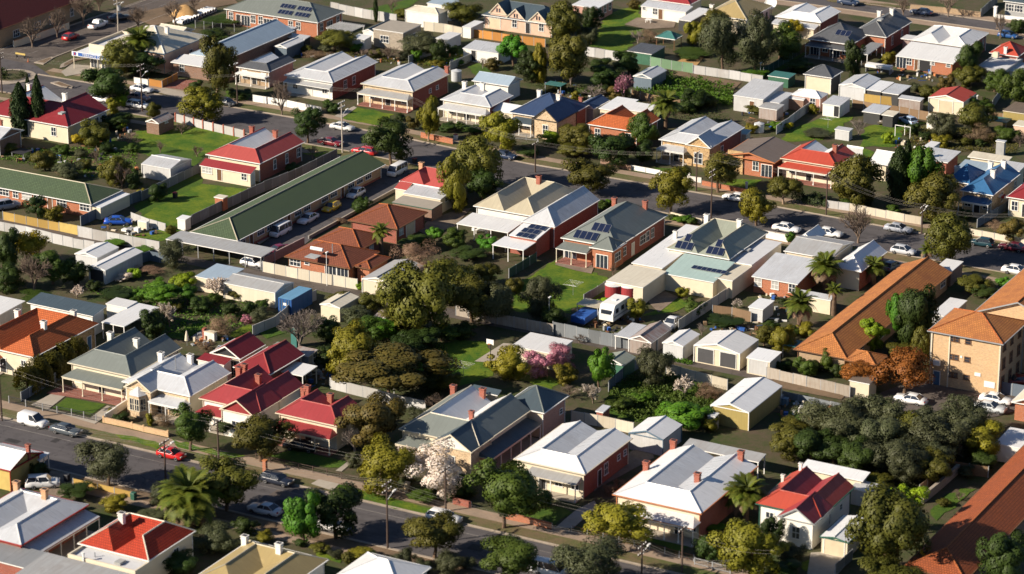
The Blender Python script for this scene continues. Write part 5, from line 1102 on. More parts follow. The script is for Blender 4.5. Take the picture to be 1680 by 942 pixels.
fc = bpy.data.curves.new('lettering', 'FONT'); fc.body = 'TERRACE DELI'; fc.size = .78; fc.extrude = .01; fc.space_character = 1.05
fo = bpy.data.objects.new('lettering_source', fc); COL.objects.link(fo); bpy.context.view_layer.update()
lm = bpy.data.meshes.new_from_object(fo.evaluated_get(bpy.context.evaluated_depsgraph_get())); bpy.data.objects.remove(fo); lm.materials.clear(); lm.materials.append(M('t_white'))
o = O('lettering', lm, sg, (lx+2.4, ly-.16, 2.92)); o.rotation_euler = (pi/2, 0, 0)
h = house('modern_house', 'long pale blue roofed house with attached garage and red paved driveway', T, None, (1480, 390), ((1, 0), 206, 193), w=8.5, h=3.3, roof='hgY', rm='skyblue', cap='roof_skyblue', wall='w_brown', pitch=23)
ext(h, T, (1120, 404), (1470, 465), (1500, 400), h=2.7, roof='skil', rm='white', rise=.5, wall='w_brown', front='w.G', oh=.4)
ext(h, (1, 0), (-60, 205), (75, 232), (150, 200), h=2.8, roof='skil', rm='skyblue', rise=.3, wall='w_red')
# ------------------------------------------------------------------ top middle
T = (1, 0)
h = house('villa', 'large grey-green hipped red brick house with rooftop solar arrays at the top', T, ((0, 0), 1468, 58), (405, 148), (562, 72), h=3.3, roof='hipX', rm='heritage', cap='roof_heritage', wall='w_orange', pitch=25, front='wDFwwFw.ww..', right='wFw', solar=[('f', .62, 1.5, 4, 1, .8, 1.3), ('f', .60, 3.4, 4, 1, .8, 1.3), ('f', .80, 1.5, 4, 1, .8, 1.3), ('f', .78, 3.4, 4, 1, .8, 1.3)])
shed('low grey-blue walled shed with pale gable roof beside the clipped yellow shrub', T, (128, 297), (190, 320), (308, 263), rm='white', wall='w_sheetblue', pitch=16)
shed('pale grey roof lean-to behind the slate roofed bungalow', T, (70, 170), (205, 212), (285, 180), h_=2.6, roof='skil', rm='galv', rise=.2, wall='w_peach')
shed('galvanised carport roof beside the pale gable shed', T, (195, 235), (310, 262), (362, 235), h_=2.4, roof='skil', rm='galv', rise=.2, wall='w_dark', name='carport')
shed('flat roofed grey brown block building with small windows in the top row', T, (775, 182), (952, 222), (1092, 160), h_=3.7, roof='flat', rm='concrete', wall='w_block', rise=.1, name='outbuilding', front='.W..', right='.WW.', cat='building')
shed('small white lean-to beside the grey brown block building', T, (630, 247), (706, 264), (752, 232), h_=2.3, roof='skil', rm='white', rise=.2, wall='w_white')
shed('slate roofed garden shed behind the white lean-to', T, (700, 200), (770, 215), (856, 142), h_=2.6, rm='slate', wall='w_white', pitch=20)
shed('old cream hipped roof outbuilding with weathered white walls', T, (978, 64), (1190, 98), (1273, 70), h_=3.2, roof='hipX', rm='cream', wall='w_white', name='outbuilding', pitch=20, cat='building')
shed('pale blue roof behind the old cream outbuilding', T, (1120, 18), (1270, 42), (1330, 5), h_=3.2, roof='skil', rm='skyblue', rise=.3, wall='w_white')
shed('white box shed beyond the bare plum trees', T, (1178, 247), (1252, 264), (1336, 217), h_=2.3, roof='flat', rm='white', wall='w_white', rise=.05)
shed('little white carport beside the orange paling fence', T, (1350, 174), (1406, 184), (1456, 136), h_=2.3, roof='skil', rm='white', rise=.1, wall='w_white', name='carport')
shed('pale grey roofed white shed with a dark doorway', T, (1357, 313), (1582, 353), (1626, 288), h_=2.5, roof='skil', rm='galv', rise=.5, wall='w_white', front='.D...')
h = house('modern_house', 'peach brick house with three slate gables and a cream garage door', ZE, (85, 147), (800, 268), None, d=9, h=2.9, roof='hipX', rm='slate', cap='roof_slate', wall='w_peach', pitch=30, front='.G..w.D.w.')
yf = h.location.y+.35
for ap_, lf, rg in (((245, 30), (152, 128), (340, 142)), ((430, 90), (325, 185), (545, 235)), ((667, 122), (570, 212), (772, 250))):
    pa_, pl_ = gy(ZE, *ap_, yf), gy(ZE, *lf, yf); hw_ = pa_.x-pl_.x; z0_ = max(2.9, pl_.z)
    block(h, pa_.x-hw_, pa_.x+hw_, yf-.3, yf+4.2, z0_, roof='gabY', rm='slate', cap='none', wall='w_peach', pitch=math.degrees(math.atan2(pa_.z-z0_, hw_)), oh=.2, gut='t_cream', wz0=2.7)
    for s_ in (-.3, .3): part('gable_window', MB().box(pa_.x+s_-.17-h.location.x, yf-.13-h.location.y, z0_+.25, pa_.x+s_+.17-h.location.x, yf-.05-h.location.y, z0_+1.05), 'glass', h)
h = shed('flat white roofed pink walled building above the long lawn', ZE, (1030, 45), (1286, 93), (1480, 5), h_=2.8, roof='flat', rm='white', wall='w_pink', rise=.1, name='outbuilding', right='www', cat='building')
T = (2, 0)
h = house('cottage', 'cream rear wall cottage with grey lean-to and red roof beside the long lawn', T, (835, 42), (1145, 77), (1180, 40), h=2.5, roof='skil', rm='galv', rise=.5, wall='w_white', front='s.wd....', oh=.15)
ext(h, T, (880, -5), (1170, 28), None, d=6, h=3.0, roof='hipX', rm='crimson', wall='w_cream', pitch=26)
h = house('villa', 'khaki hipped roof house at the top right of the long lawn', T, (1255, 95), (1542, 127), ((3, 0), 70, 45), h=3.3, roof='hipY', rm='khaki', cap='roof_tan', wall='w_cream', side='w_white', pitch=26, chim=[(1298, 28, 'w', 5.6)], right='.w.D')
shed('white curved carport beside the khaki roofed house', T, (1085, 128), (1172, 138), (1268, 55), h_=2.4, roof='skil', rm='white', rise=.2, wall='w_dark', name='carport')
h = house('gazebo', 'open garden gazebo with a teal hipped roof by the pool', T, (958, 232), (1048, 268), (1112, 232), h=2.4, cat='gazebo', roof='hipX', rm='teal', wall='w_brown', pitch=30, open_=True, posts=2, trim='t_brown')
shed('green walled shed with a dark flat roof beside the pale green fence', T, (760, 328), (906, 360), (990, 300), h_=2.4, roof='skil', rm='charcoal', rise=.15, wall='w_greensheet')
shed('blue-grey walled shed with pale gable roof beside the weedy lot', T, (800, 492), (906, 519), (1011, 459), rm='galv', wall='w_sheetblue', pitch=18)
# ------------------------------------------------------------------ top right
T = (3, 0)
h = house('cottage', 'white hipped roof cottage with satellite dish at the top right', T, (50, 106), (346, 148), (472, 73), h=3.2, roof='U', rm='white', wall='w_cream', side='w_red', pitch=25)
ext(h, T, (18, 152), (305, 192), (345, 162), h=2.4, roof='skil', rm='galv', rise=.4, wall='w_cream')
h = house('villa', 'charcoal roofed brick villa with two white chimneys and a posted rear verandah', T, (560, 207), (763, 251), (942, 141), h=3.6, roof='hgY', rm='charcoal', cap='roof_midgrey', wall='w_orange', side='w_red', pitch=28, right='.n.n.', chim=[(632, 25, 'w', 7.4), (812, 55, 'w', 7.0)], bits=[('sky', 735, 125, 6.0)])
ext(h, T, (268, 250), (540, 296), (680, 215), h=3.4, roof='hipX', rm='charcoal', wall='w_orange', pitch=28, front='FwFw', solar=[('f', .7, 2.8, 3, 1)], ver=V(z=(2.5, 2.9), d=2.2, hip=.3, n=4, lace=False))
ext(h, T, (575, 345), (650, 360), (750, 285), h=2.4, roof='skil', rm='midgrey', rise=.3, open_=True, posts=3)
h = house('villa', 'white twin hipped brick villa with a broad white rear verandah roof', T, (945, 257), (1297, 313), (1457, 218), h=3.6, roof='M', rm='white', wall='w_orange', side='w_red', pitch=27, right='.n.n')
ext(h, T, (833, 367), (1216, 416), (1297, 320), h=2.6, roof='skil', rm='white', rise=1.0, wall='w_orange', front='FwdTs.s', oh=.3)
ext(h, T, (868, 250), (935, 262), (975, 235), h=2.6, roof='flat', rm='membrane', wall='w_mauve')
h = house('villa', 'scarlet roofed house with flat grey rear additions at the right edge', ZG, (1268, 193), (1612, 238), (1760, 150), h=3.6, roof='hipY', rm='scarlet', cap='roof_scarlet', wall='w_red', pitch=32, chim=[(1462, 125, 'w', 5.0, .8)])
ext(h, ZG, (1105, 383), (1466, 420), (1600, 260), h=2.7, roof='flat', rm='membrane', rise=.2, wall='w_cream', bits=[('ac', 1345, 190, 4.2)], parapet=(.12, 't_grey')); ext(h, ZG, (1480, 400), (1700, 440), (1800, 330), h=2.4, roof='flat', rm='galv', wall='w_white')
shed('cream garage with bright red gable roof and wide cream door', T, (1050, 636), (1281, 669), (1346, 606), rm='scarlet', wall='w_cream', h_=2.7, front='G', name='garage', pitch=14)
shed('olive walled flat roofed house corner at the right edge', ZG, (1430, 882), (1720, 935), (1790, 810), h_=2.8, roof='flat', rm='brownsheet', wall='w_olive', name='outbuilding', gut='t_cream', cat='building')
shed('small cream pavilion with charcoal pyramid roof', ZF, (780, 117), (1030, 157), (1146, 96), h_=3.4, roof='hipX', rm='charcoal', wall='w_cream', side='w_dark', pitch=30, oh=.3, name='pavilion', cat='pavilion')  # side wall painted dark for the shade of its open end
shed('large pale grey workshop with brick infill beside the weedy lot', ZF, (130, 312), (402, 357), (602, 200), h_=3.0, roof='skil', rm='galv', rise=.9, wall='w_sheet', front='..d.', name='workshop', cat='shed')
shed('grey lean-to shed stepping down from the large workshop', ZF, (405, 362), (546, 392), (662, 292), h_=2.4, roof='skil', rm='galv', rise=.3, wall='w_sheet')
shed('lowest patched lean-to beside the grey paling fence', ZF, (362, 422), (528, 452), (600, 400), h_=2.2, roof='skil', rm='galvold', rise=.2, wall='w_oldiron')
h = shed('small white hipped cottage between the workshop and the pavilion', ZF, (665, 302), (920, 352), (996, 302), h_=2.7, roof='hipX', rm='white', wall='w_pink', name='cottage', cat='cottage', pitch=24, front='.w')
ext(h, ZF, (640, 335), (768, 366), (800, 342), h=2.2, roof='skil', rm='galv', rise=.2, wall='w_brown', oh=.1)
shed('pale grey gabled iron shed joined to the white carports', ZF, (1100, 217), (1341, 254), (1466, 160), rm='galv', wall='w_sheet', pitch=13, h_=2.7)
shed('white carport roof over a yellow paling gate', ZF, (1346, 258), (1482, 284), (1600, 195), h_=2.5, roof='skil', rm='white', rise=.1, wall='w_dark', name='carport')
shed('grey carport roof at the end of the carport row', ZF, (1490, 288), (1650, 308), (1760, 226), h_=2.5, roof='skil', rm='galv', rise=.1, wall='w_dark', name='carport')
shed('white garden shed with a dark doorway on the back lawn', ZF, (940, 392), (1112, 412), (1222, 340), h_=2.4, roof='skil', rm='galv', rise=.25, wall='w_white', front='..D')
shed('dark open carport with grey roof beside the parked old truck', ZF, (1310, 462), (1482, 487), (1582, 415), h_=2.3, roof='skil', rm='galv', rise=.1, wall='w_dark', oh=.25, name='carport')  # closed box, its dark walls stand for the shade inside
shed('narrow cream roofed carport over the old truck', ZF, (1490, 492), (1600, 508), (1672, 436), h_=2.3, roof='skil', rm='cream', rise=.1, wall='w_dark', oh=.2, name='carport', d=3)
shed('squat white metal garden shed beside the bare fruit tree', ZF, (1065, 622), (1190, 652), (1252, 622), h_=1.9, roof='skil', rm='galv', rise=.1, wall='w_sheet')
shed('long corrugated iron shed left of the red gable garage', (3, 0), (850, 642), (1000, 662), (1048, 645), h_=2.3, roof='skil', rm='galv', rise=.15, wall='w_oldiron')
shed('low green sheet shed beside the pavilion', ZF, (440, 135), (640, 160), (700, 115), h_=2.0, roof='skil', rm='teal', rise=.1, wall='w_greensheet')
shed('pink roofed little shed at the right edge below the scarlet house', ZH, (1580, 262), (1720, 300), (1760, 240), h_=2.2, roof='skil', rm='cream', rise=.15, wall='w_peach')
shed('white flat shed among the orchard trees at the right', ZH, (690, 480), (775, 500), (850, 440), h_=2.3, roof='flat', rm='white', wall='w_white')
shed('old cream shed behind bare branches by the red gable garage', ZH, (722, 190), (830, 215), (1010, 195), h_=2.2, roof='gabX', rm='cream', wall='w_white')
shed('tall narrow grey shed standing in the far right yard', ZH, (1400, 425), (1490, 440), (1520, 425), h_=2.8, roof='flat', rm='galv', wall='w_grey')
shed('white skillion shed beside the red roofed cottage yard', (3, 1), (520, 12), (620, 35), (668, 30), h_=2.5, roof='skil', rm='white', rise=.2, wall='w_sheet')

h = house('villa', 'dark grey house front with white window frames at the top right corner', (3, 0), (1545, 5), (1730, 30), None, d=8, h=3.2, roof='hipX', rm='slate', wall='w_grey', front='WWw')
# ------------------------------------------------------------------ yards: lawns, drives, paving
a, b, c, d, e, f, i_, j_ = (0, 0), (1, 0), (2, 0), (3, 0), (0, 1), (1, 1), (2, 1), (3, 1)
k0, k1, k2, k3, n0, n1, n2, n3 = (0, 2), (1, 2), (2, 2), (3, 2), (0, 3), (1, 3), (2, 3), (3, 3)
zz = [.03]
def lawn(t, pts, mat='grass', name='lawn', jit=.4): zz[0] += .0008; return patch(name, t, pts, mat, zz[0], jit)
def pave(t, pts, mat='concrete', name='driveway'): zz[0] += .0008; return patch(name, t, pts, mat, zz[0]+.02, 0)
lawn(e, [(920, 480), (1140, 330), (1300, 255), (1650, 305), (1480, 400), (1230, 560), (1080, 600), (930, 500)]); lawn(a, [(880, 860), (1000, 850), (1200, 815), (1590, 890), (1500, 960), (1380, 1010), (1250, 1050), (980, 1020), (850, 940)])
lawn(e, [(600, -40), (950, 0), (1350, 60), (1290, 140), (1240, 160), (960, 70), (620, 10)], 'grass_dark'); lawn(e, [(330, 110), (480, 60), (700, 90), (900, 140), (880, 230), (600, 220), (380, 200)], 'grass_dry'); lawn(e, [(860, 590), (1100, 575), (1120, 620), (1040, 640), (880, 605)])
lawn(e, [(880, 410), (1290, 190), (1330, 250), (930, 470)], 'grass_dark')
lawn(i_, [(60, 905), (290, 755), (330, 800), (540, 845), (640, 890), (520, 1060), (380, 1080), (250, 1080), (0, 1080)]); lawn(k2, [(0, -20), (600, -60), (560, 40), (420, 130), (380, 170), (270, 180), (0, 160)])
lawn(c, [(490, 295), (560, 200), (620, 100), (700, 60), (850, 30), (830, 130), (740, 170), (860, 190), (790, 290), (720, 345)]); lawn(b, [(700, 60), (1000, 0), (1100, -30), (980, 60), (900, 100), (720, 90)], 'grass_dark')
lawn(k1, [(1090, 400), (1300, 350), (1500, 360), (1600, 480), (1550, 590), (1300, 660), (1180, 680), (1090, 600), (1050, 470)]); lawn(k2, [(-20, 520), (240, 590), (330, 620), (250, 680), (100, 620), (-60, 600)])
lawn(d, [(130, 860), (370, 760), (555, 770), (430, 870), (350, 920), (60, 930)]); lawn(d, [(600, 960), (640, 830), (870, 790), (1040, 800), (900, 870), (830, 960)]); lawn(c, [(1420, 470), (1676, 430), (1676, 500), (1560, 520)], 'grass_dark'); lawn(d, [(0, 440), (230, 300), (250, 350), (60, 480), (0, 500)], 'grass_dark')
lawn(j_, [(620, 20), (700, 60), (660, 110), (560, 60)]); lawn(k0, [(340, 795), (440, 727), (692, 772), (592, 842)], 'grass_dark', 'front_lawn', .05); lawn(k0, [(1060, 330), (1340, 220), (1350, 270), (1200, 350)], 'grass_dark'); lawn(k0, [(1480, 310), (1620, 250), (1700, 300), (1560, 340)], 'grass')
lawn(n1, [(500, 350), (560, 355), (1160, 520), (1090, 555), (700, 450)], 'grass', 'verge_grass'); lawn(n1, [(60, 170), (240, 130), (600, 200), (560, 250), (300, 220)], 'grass_dark'); lawn(n0, [(1130, 60), (1330, 110), (1600, 170), (1500, 190), (1180, 110)], 'grass', 'verge_grass'); lawn(n0, [(760, 20), (1050, 85), (1030, 120), (800, 60)], 'grass', 'verge_grass')
lawn(b, [(560, 775), (650, 700), (900, 750), (800, 825)], 'grass', 'front_lawn'); lawn(i_, [(1450, 230), (1640, 235), (1570, 295), (1390, 265)], 'grass', 'front_lawn'); lawn(i_, [(900, 150), (1130, 165), (1200, 205), (960, 180)], 'grass_dark', 'front_lawn'); lawn(a, [(1480, 590), (1650, 620), (1620, 660), (1470, 630)], 'grass_dark', 'front_lawn')
lawn(b, [(1090, 420), (1330, 300), (1370, 380), (1200, 450)], 'grass_dark'); lawn(b, [(1380, 440), (1480, 410), (1540, 470), (1440, 500)], 'grass_dark'); lawn(n2, [(20, 540), (270, 500), (390, 530), (290, 620), (200, 600)], 'grass_dark', 'front_lawn'); lawn(n2, [(850, 690), (960, 660), (1160, 760), (1100, 810)], 'grass_dark', 'front_lawn')
lawn(k2, [(1000, 130), (1090, 70), (1160, 120), (1100, 160), (940, 180), (850, 190)], 'grass'); lawn(k2, [(660, 650), (900, 560), (1200, 620), (1300, 740), (1150, 900), (800, 880), (600, 820)], 'grass_dark', 'weedy_yard'); lawn(f, [(860, 400), (1320, 400), (1400, 440), (1300, 480)], 'grass_dry'); lawn(f, [(300, 60), (450, 60), (400, 90)], 'grass')
lawn(k3, [(50, 830), (210, 810), (200, 880), (100, 900)], 'grass_dark'); lawn(n3, [(1060, 520), (1180, 420), (1270, 380), (1370, 380), (1250, 480), (1100, 590)], 'grass_dark'); lawn(n3, [(230, 870), (310, 830), (370, 860), (250, 930)], 'grass', 'front_lawn'); lawn(k1, [(0, 300), (130, 260), (220, 300), (60, 340)], 'grass_dark')
lawn(n1, [(380, 790), (560, 830), (540, 870), (400, 840)], 'grass', 'front_lawn'); lawn(k0, [(820, 60), (940, 20), (960, 70), (860, 90)], 'grass_dark')
# car parks and drives
pave(f, [(-60, 700), (40, 660), (230, 500), (520, 340), (850, 145), (1010, 175), (930, 290), (650, 460), (370, 620), (290, 680), (120, 740), (20, 830), (-80, 800)], 'asphalt', 'car_park')
pave(f, [(0, 640), (230, 505), (520, 350), (790, 200), (800, 215), (540, 360), (240, 520), (20, 660)], 'concrete', 'footpath')
pave(k3, [(720, 700), (860, 650), (1060, 610), (1400, 690), (1700, 720), (1640, 810), (1500, 850), (1250, 880), (930, 850)], 'asphalt_old', 'car_park'); pave(f, [(1130, 500), (1320, 430), (1410, 420), (1300, 540), (1130, 600), (1060, 570)], 'gravel')
pave(n1, [(360, 350), (410, 320), (545, 350), (500, 395)], 'concrete'); pave(n1, [(520, 265), (600, 205), (625, 215), (560, 270)], 'concrete', 'path'); pave(k0, [(200, 775), (340, 700), (430, 715), (320, 800), (590, 860), (700, 780), (770, 790), (620, 900)], 'concrete', 'path')
pave(a, [(1060, 570), (1170, 520), (1300, 530), (1230, 590)], 'paving_red'); pave(a, [(400, 470), (470, 420), (600, 430), (590, 470), (430, 500)], 'concrete', 'forecourt'); pave(a, [(990, 590), (1080, 575), (1260, 610), (1180, 645)], 'concrete'); pave(k2, [(880, 90), (1000, 30), (1090, 70), (960, 170)], 'gravel', 'yard'); pave(k1, [(1430, 490), (1620, 370), (1720, 380), (1560, 500)], 'concrete', 'court')
pave(n2, [(280, 640), (420, 520), (540, 460), (560, 500), (400, 640)], 'concrete'); pave(n3, [(280, 800), (440, 790), (540, 850), (450, 950), (250, 980)], 'concrete'); pave(c, [(1000, 370), (1100, 355), (1260, 370), (1200, 440), (1000, 400)], 'sand', 'pool_surround'); pave(c, [(735, 160), (820, 115), (1080, 130), (1060, 180), (880, 190)], 'gravel', 'patio')
m = patch('swimming_pool', c, [(1130, 405), (1150, 383), (1220, 392), (1200, 420)], 'water', .06); pave(n0, [(320, 260), (560, 300), (500, 340), (430, 420), (330, 470), (300, 400)], 'gravel'); pave(k0, [(1250, 330), (1330, 280), (1420, 320), (1330, 380)], 'concrete', 'patio'); pave(i_, [(280, 790), (340, 740), (540, 800), (520, 850), (420, 830)], 'gravel', 'patio')
pave(b, [(510, 760), (640, 695), (660, 705), (560, 775)], 'concrete', 'path'); pave(c, [(1000, 440), (1180, 480), (1500, 540), (1450, 590), (1250, 560), (1010, 470)], 'dirt', 'lane'); pave(k3, [(0, 560), (440, 680), (500, 720), (480, 740), (60, 660)], 'dirt', 'lane'); pave(k0, [(300, 700), (420, 640), (800, 740), (760, 770)], 'paving_red', 'patio')
pave(a, [(840, 100), (1000, 60), (1200, 20), (1500, -40), (1560, 20), (1340, 60), (1250, 110), (1000, 170)], 'dirt', 'yard'); pave(n2, [(790, 130), (910, 110), (930, 180), (560, 380), (540, 400), (520, 340)], 'gravel', 'side_path')
# ------------------------------------------------------------------ fences and garden walls
def fe(label, t, pts, **k): return fence(label, t, pts, **k)
fe('white sheet fence with brick posts along the far street beside the bright lawn', a, [(1150, 798), (1330, 845), (1600, 908)], h=1.6, mat='f_galv', pier='c_red'); fe('orange paling fence at the corner of the red driveway', a, [(975, 560), (1062, 575), (1165, 520)], h=1.4, mat='f_orange'); fe('low white wall behind the parked silver sedan near the bend', a, [(880, 545), (970, 560)], h=1.2, mat='w_white', thick=.2, name='garden_wall')
fe('black open fence beside the sand heap at the top', a, [(1280, 185), (1450, 205), (1620, 215)], h=1.7, mat='t_dark', style='bars'); fe('pink capped cream wall along the cross road', a, [(90, 312), (270, 255), (452, 190)], h=1.5, mat='w_cream', thick=.25, cap='t_terra', name='garden_wall')
fe('white front fence before the all-white cottage', b, [(-20, 665), (200, 700), (428, 748)], h=1.35, mat='t_white', jit=.01); fe('long white sheet fence behind the pergola', b, [(490, 75), (700, 118), (920, 155)], h=2.0, mat='f_galv'); fe('patchwork white and green fence beyond the plum trees', b, [(1100, 200), (1230, 215), (1350, 240)], h=1.9, mat='f_cream'); fe('bright orange paling fence below the three gabled house', ZE, [(-20, 395), (380, 455), (740, 500)], h=1.7, mat='f_orange')
fe('sagging iron fence between two back gardens by the white shed', b, [(1000, 420), (1170, 350)], mat='f_galv', h=1.6); fe('second iron fence running to the white shed with the dark doorway', b, [(1270, 458), (1452, 385)], mat='f_galv', h=1.6); fe('white iron fence at the foot of the long lawn', c, [(478, 365), (735, 405)], h=1.9, mat='f_galv'); fe('pale green corrugated fence beside the swimming pool', c, [(905, 435), (1045, 460), (1184, 482)], h=2.0, mat='f_green'); fe('white iron fence below the big pepper tree', c, [(1188, 482), (1420, 515), (1640, 550)], h=1.7, mat='f_galv'); fe('weathered paling fence at the near side of the weedy lot', c, [(780, 640), (960, 680), (1105, 705)], h=1.6, mat='f_wood')
fe('dark green fence running up to the charcoal villa', d, [(-30, 500), (130, 405), (270, 320)], h=1.7, mat='f_dkgreen'); fe('grey paling fence beside the neat flower garden', d, [(55, 880), (170, 800), (275, 725)], h=1.7, mat='f_galv'); fe('brown paling fence behind the dark open carport', d, [(552, 705), (700, 735), (860, 755), (1050, 790)], h=1.7, mat='f_wood'); fe('yellow paling gates under the white carport roofs', ZF, [(1328, 385), (1480, 405), (1600, 418)], h=1.8, mat='f_yellow'); fe('dark fence below the scarlet house yard', ZG, [(1300, 870), (1420, 690), (1430, 600)], h=1.7, mat='f_grey'); fe('brown gate panel beside the olive walled building', ZH, [(1330, 225), (1470, 240)], h=1.6, mat='f_wood')
fe('pale iron fence along the lane beside the blue car', e, [(512, 607), (700, 645), (1045, 712)], h=1.9, mat='f_galv'); fe('blue-grey iron fence between the brick units and the blue car', e, [(530, 540), (740, 440), (925, 370)], h=1.8, mat='f_blue'); fe('yellow ochre paling fence before the green tiled brick units', e, [(22, 498), (250, 545), (388, 572)], h=1.5, mat='f_yellow'); fe('olive rendered wall at the end of the yellow fence', e, [(392, 572), (515, 598)], h=1.6, mat='w_yellow', thick=.15, name='garden_wall'); fe('white iron fence along the near side of the lane at the left edge', e, [(-40, 560), (170, 600), (342, 645)], h=1.6, mat='f_galv'); fe('grey iron fence on the lane behind the two white sheds', e, [(345, 650), (480, 680), (620, 705)], h=1.7, mat='f_galv')
fe('grey iron fence beside the red roofed cottage lawn', e, [(930, 372), (1110, 285), (1305, 190)], h=1.7, mat='f_grey'); fe('dark iron fence along the left side of the long green units', e, [(1205, 560), (1420, 455), (1676, 335), (f, 260, 230), (f, 530, 95)], h=1.8, mat='f_grey'); fe('patched low iron fence between the blue car and the lawn', e, [(860, 500), (980, 545), (1085, 575)], h=1.4, mat='f_galv'); fe('dark blue fence around the vegetable yard left of the blossom trees', e, [(690, 880), (830, 810), (980, 765), (1110, 790)], h=1.7, mat='f_blue')
fe('pale iron fence along the lane before the brown tiled units', f, [(45, 838), (350, 900), (665, 955)], h=1.8, mat='f_cream'); fe('mauve brick wall between the unit car park and the brown units', f, [(52, 800), (180, 735), (315, 670)], h=1.5, mat='w_mauve', thick=.2, name='garden_wall'); fe('low concrete wall along the right side of the unit car park', f, [(345, 625), (520, 530), (750, 400), (905, 315)], h=.6, mat='kerb', thick=.25, name='garden_wall', jit=0)
fe('patched cream fence on the lane left of the court', k1, [(1310, 190), (1470, 225), (1690, 270), (k2, 270, 320)], h=1.8, mat='f_old'); fe('iron fence beside the bare grey tree and the container', k1, [(-20, 325), (130, 262), (270, 140), (395, 90)], h=1.7, mat='f_galv'); fe('long white iron fence between the crimson cottages and the wooded yard', k1, [(485, 670), (700, 725), (900, 775), (1110, 825)], h=1.7, mat='f_galv')
fe('dark charcoal fence along the lane behind the caravan', k2, [(268, 315), (500, 365), (655, 395), (952, 435)], h=2.1, mat='f_grey'); fe('long white wall running back from the lane past the caravan yard', k2, [(1090, 290), (1305, 148), (1530, 5), (i_, 1640, 850)], h=1.8, mat='f_cream'); fe('brown paling fence across the yard behind the double garage', k2, [(1312, 190), (1440, 205), (1565, 235)], h=1.7, mat='f_wood'); fe('cream iron fence along the near side of the lane', k2, [(1010, 572), (1200, 625), (1410, 680)], h=1.7, mat='f_cream'); fe('slate blue iron fence beside the weedy yard', k2, [(632, 690), (720, 610), (835, 530)], h=1.7, mat='f_blue'); fe('pale paling fence behind the square white cottage', k2, [(388, 885), (560, 915), (795, 965)], h=1.7, mat='f_cream'); fe('dark fence between the slate brick house lawn and the caravan yard', i_, [(470, 1045), (560, 990), (640, 940)], h=1.5, mat='f_grey')
fe('long weathered white fence along the lane to the box garage', k3, [(-10, 600), (250, 660), (535, 725)], h=1.7, mat='f_old'); fe('low grey wall along the near side of the lane by the rubbish yard', k3, [(95, 730), (300, 775), (520, 825)], h=1.1, mat='f_grey'); fe('blue sheet fence at the right of the flats car park', k3, [(1500, 700), (1690, 735)], h=1.9, mat='f_blue')
fe('cream scalloped fence along the far street before the bare tree', j_, [(530, 440), (640, 462), (770, 488), (890, 512), (1000, 530)], h=1.4, mat='f_cream'); fe('grey iron front fence by the dark hedge on the far street', j_, [(388, 420), (530, 440)], h=1.4, mat='f_galv'); fe('blue-grey iron fence beside the blue roofed villa', j_, [(1368, 550), (1500, 470), (1645, 385)], h=1.5, mat='f_blue'); fe('cream low front wall before the maroon roofed house', j_, [(1320, 595), (1480, 625), (1690, 665)], h=1.1, mat='f_cream')
fe('white picket front fence before the stone villa', i_, [(780, 170), (970, 205)], h=.9, mat='t_white', jit=.01); fe('white low wall on the far street beside the white picket fence', i_, [(975, 212), (1090, 235), (1240, 255)], h=.9, mat='w_white', thick=.2, name='garden_wall', jit=0); fe('orange brick front wall before the low brown roofed house', i_, [(1245, 270), (1400, 300), (1560, 330)], h=.8, mat='w_orange', thick=.22, name='garden_wall', jit=0); fe('cream front wall before the white flat additions on the far street', i_, [(1040, 480), (1140, 505), (1245, 525)], h=.9, mat='w_cream', thick=.2, name='garden_wall', jit=0); fe('white parapet wall of the yard behind the parked white sedan', j_, [(-40, 610), (130, 645)], h=1.2, mat='w_white', thick=.2, name='garden_wall', jit=0)
fe('black iron front fence before the green-grey villa', k0, [(60, 765), (280, 815), (470, 850), (630, 885)], h=1.1, mat='t_dark', style='bars', jit=0); fe('apricot pillared front wall before the white villa', k0, [(680, 890), (865, 930), (940, 950), (1100, 985)], h=.8, mat='w_apricot', thick=.2, pier='w_apricot', name='garden_wall', jit=0, step=3.5); fe('white stepped wall between the two villas with front gardens', k0, [(690, 880), (830, 790)], h=1.1, mat='w_white', thick=.2, name='garden_wall'); fe('slate fence beside the long hedge', k0, [(140, 755), (300, 660), (420, 600)], h=1.5, mat='f_blue')
fe('low terracotta edged picket fence on the near street corner lot', n0, [(480, 350), (640, 385), (860, 440)], h=.8, mat='f_yellow'); fe('wire front fence before the crimson cottage', n1, [(0, 190), (280, 255), (560, 320), (700, 350)], h=.9, mat='pole', post='pole', style='rail', jit=0); fe('red brick low wall before the square white cottage', n2, [(-60, 575), (130, 615), (262, 650)], h=.9, mat='w_orange', thick=.22, name='garden_wall', jit=0); fe('brown low brick wall on the near street between two trees', n1, [(1290, 480), (1410, 510)], h=.9, mat='w_red', thick=.22, name='garden_wall', jit=0); fe('dark open front fence before the pair of white cottages', n2, [(390, 665), (700, 740), (1000, 810), (1190, 860)], h=.9, mat='t_brown', style='rail', jit=0); fe('grey mesh front fence at the right end of the near street', n2, [(1195, 880), (1430, 940)], h=1.0, mat='t_grey', style='bars')
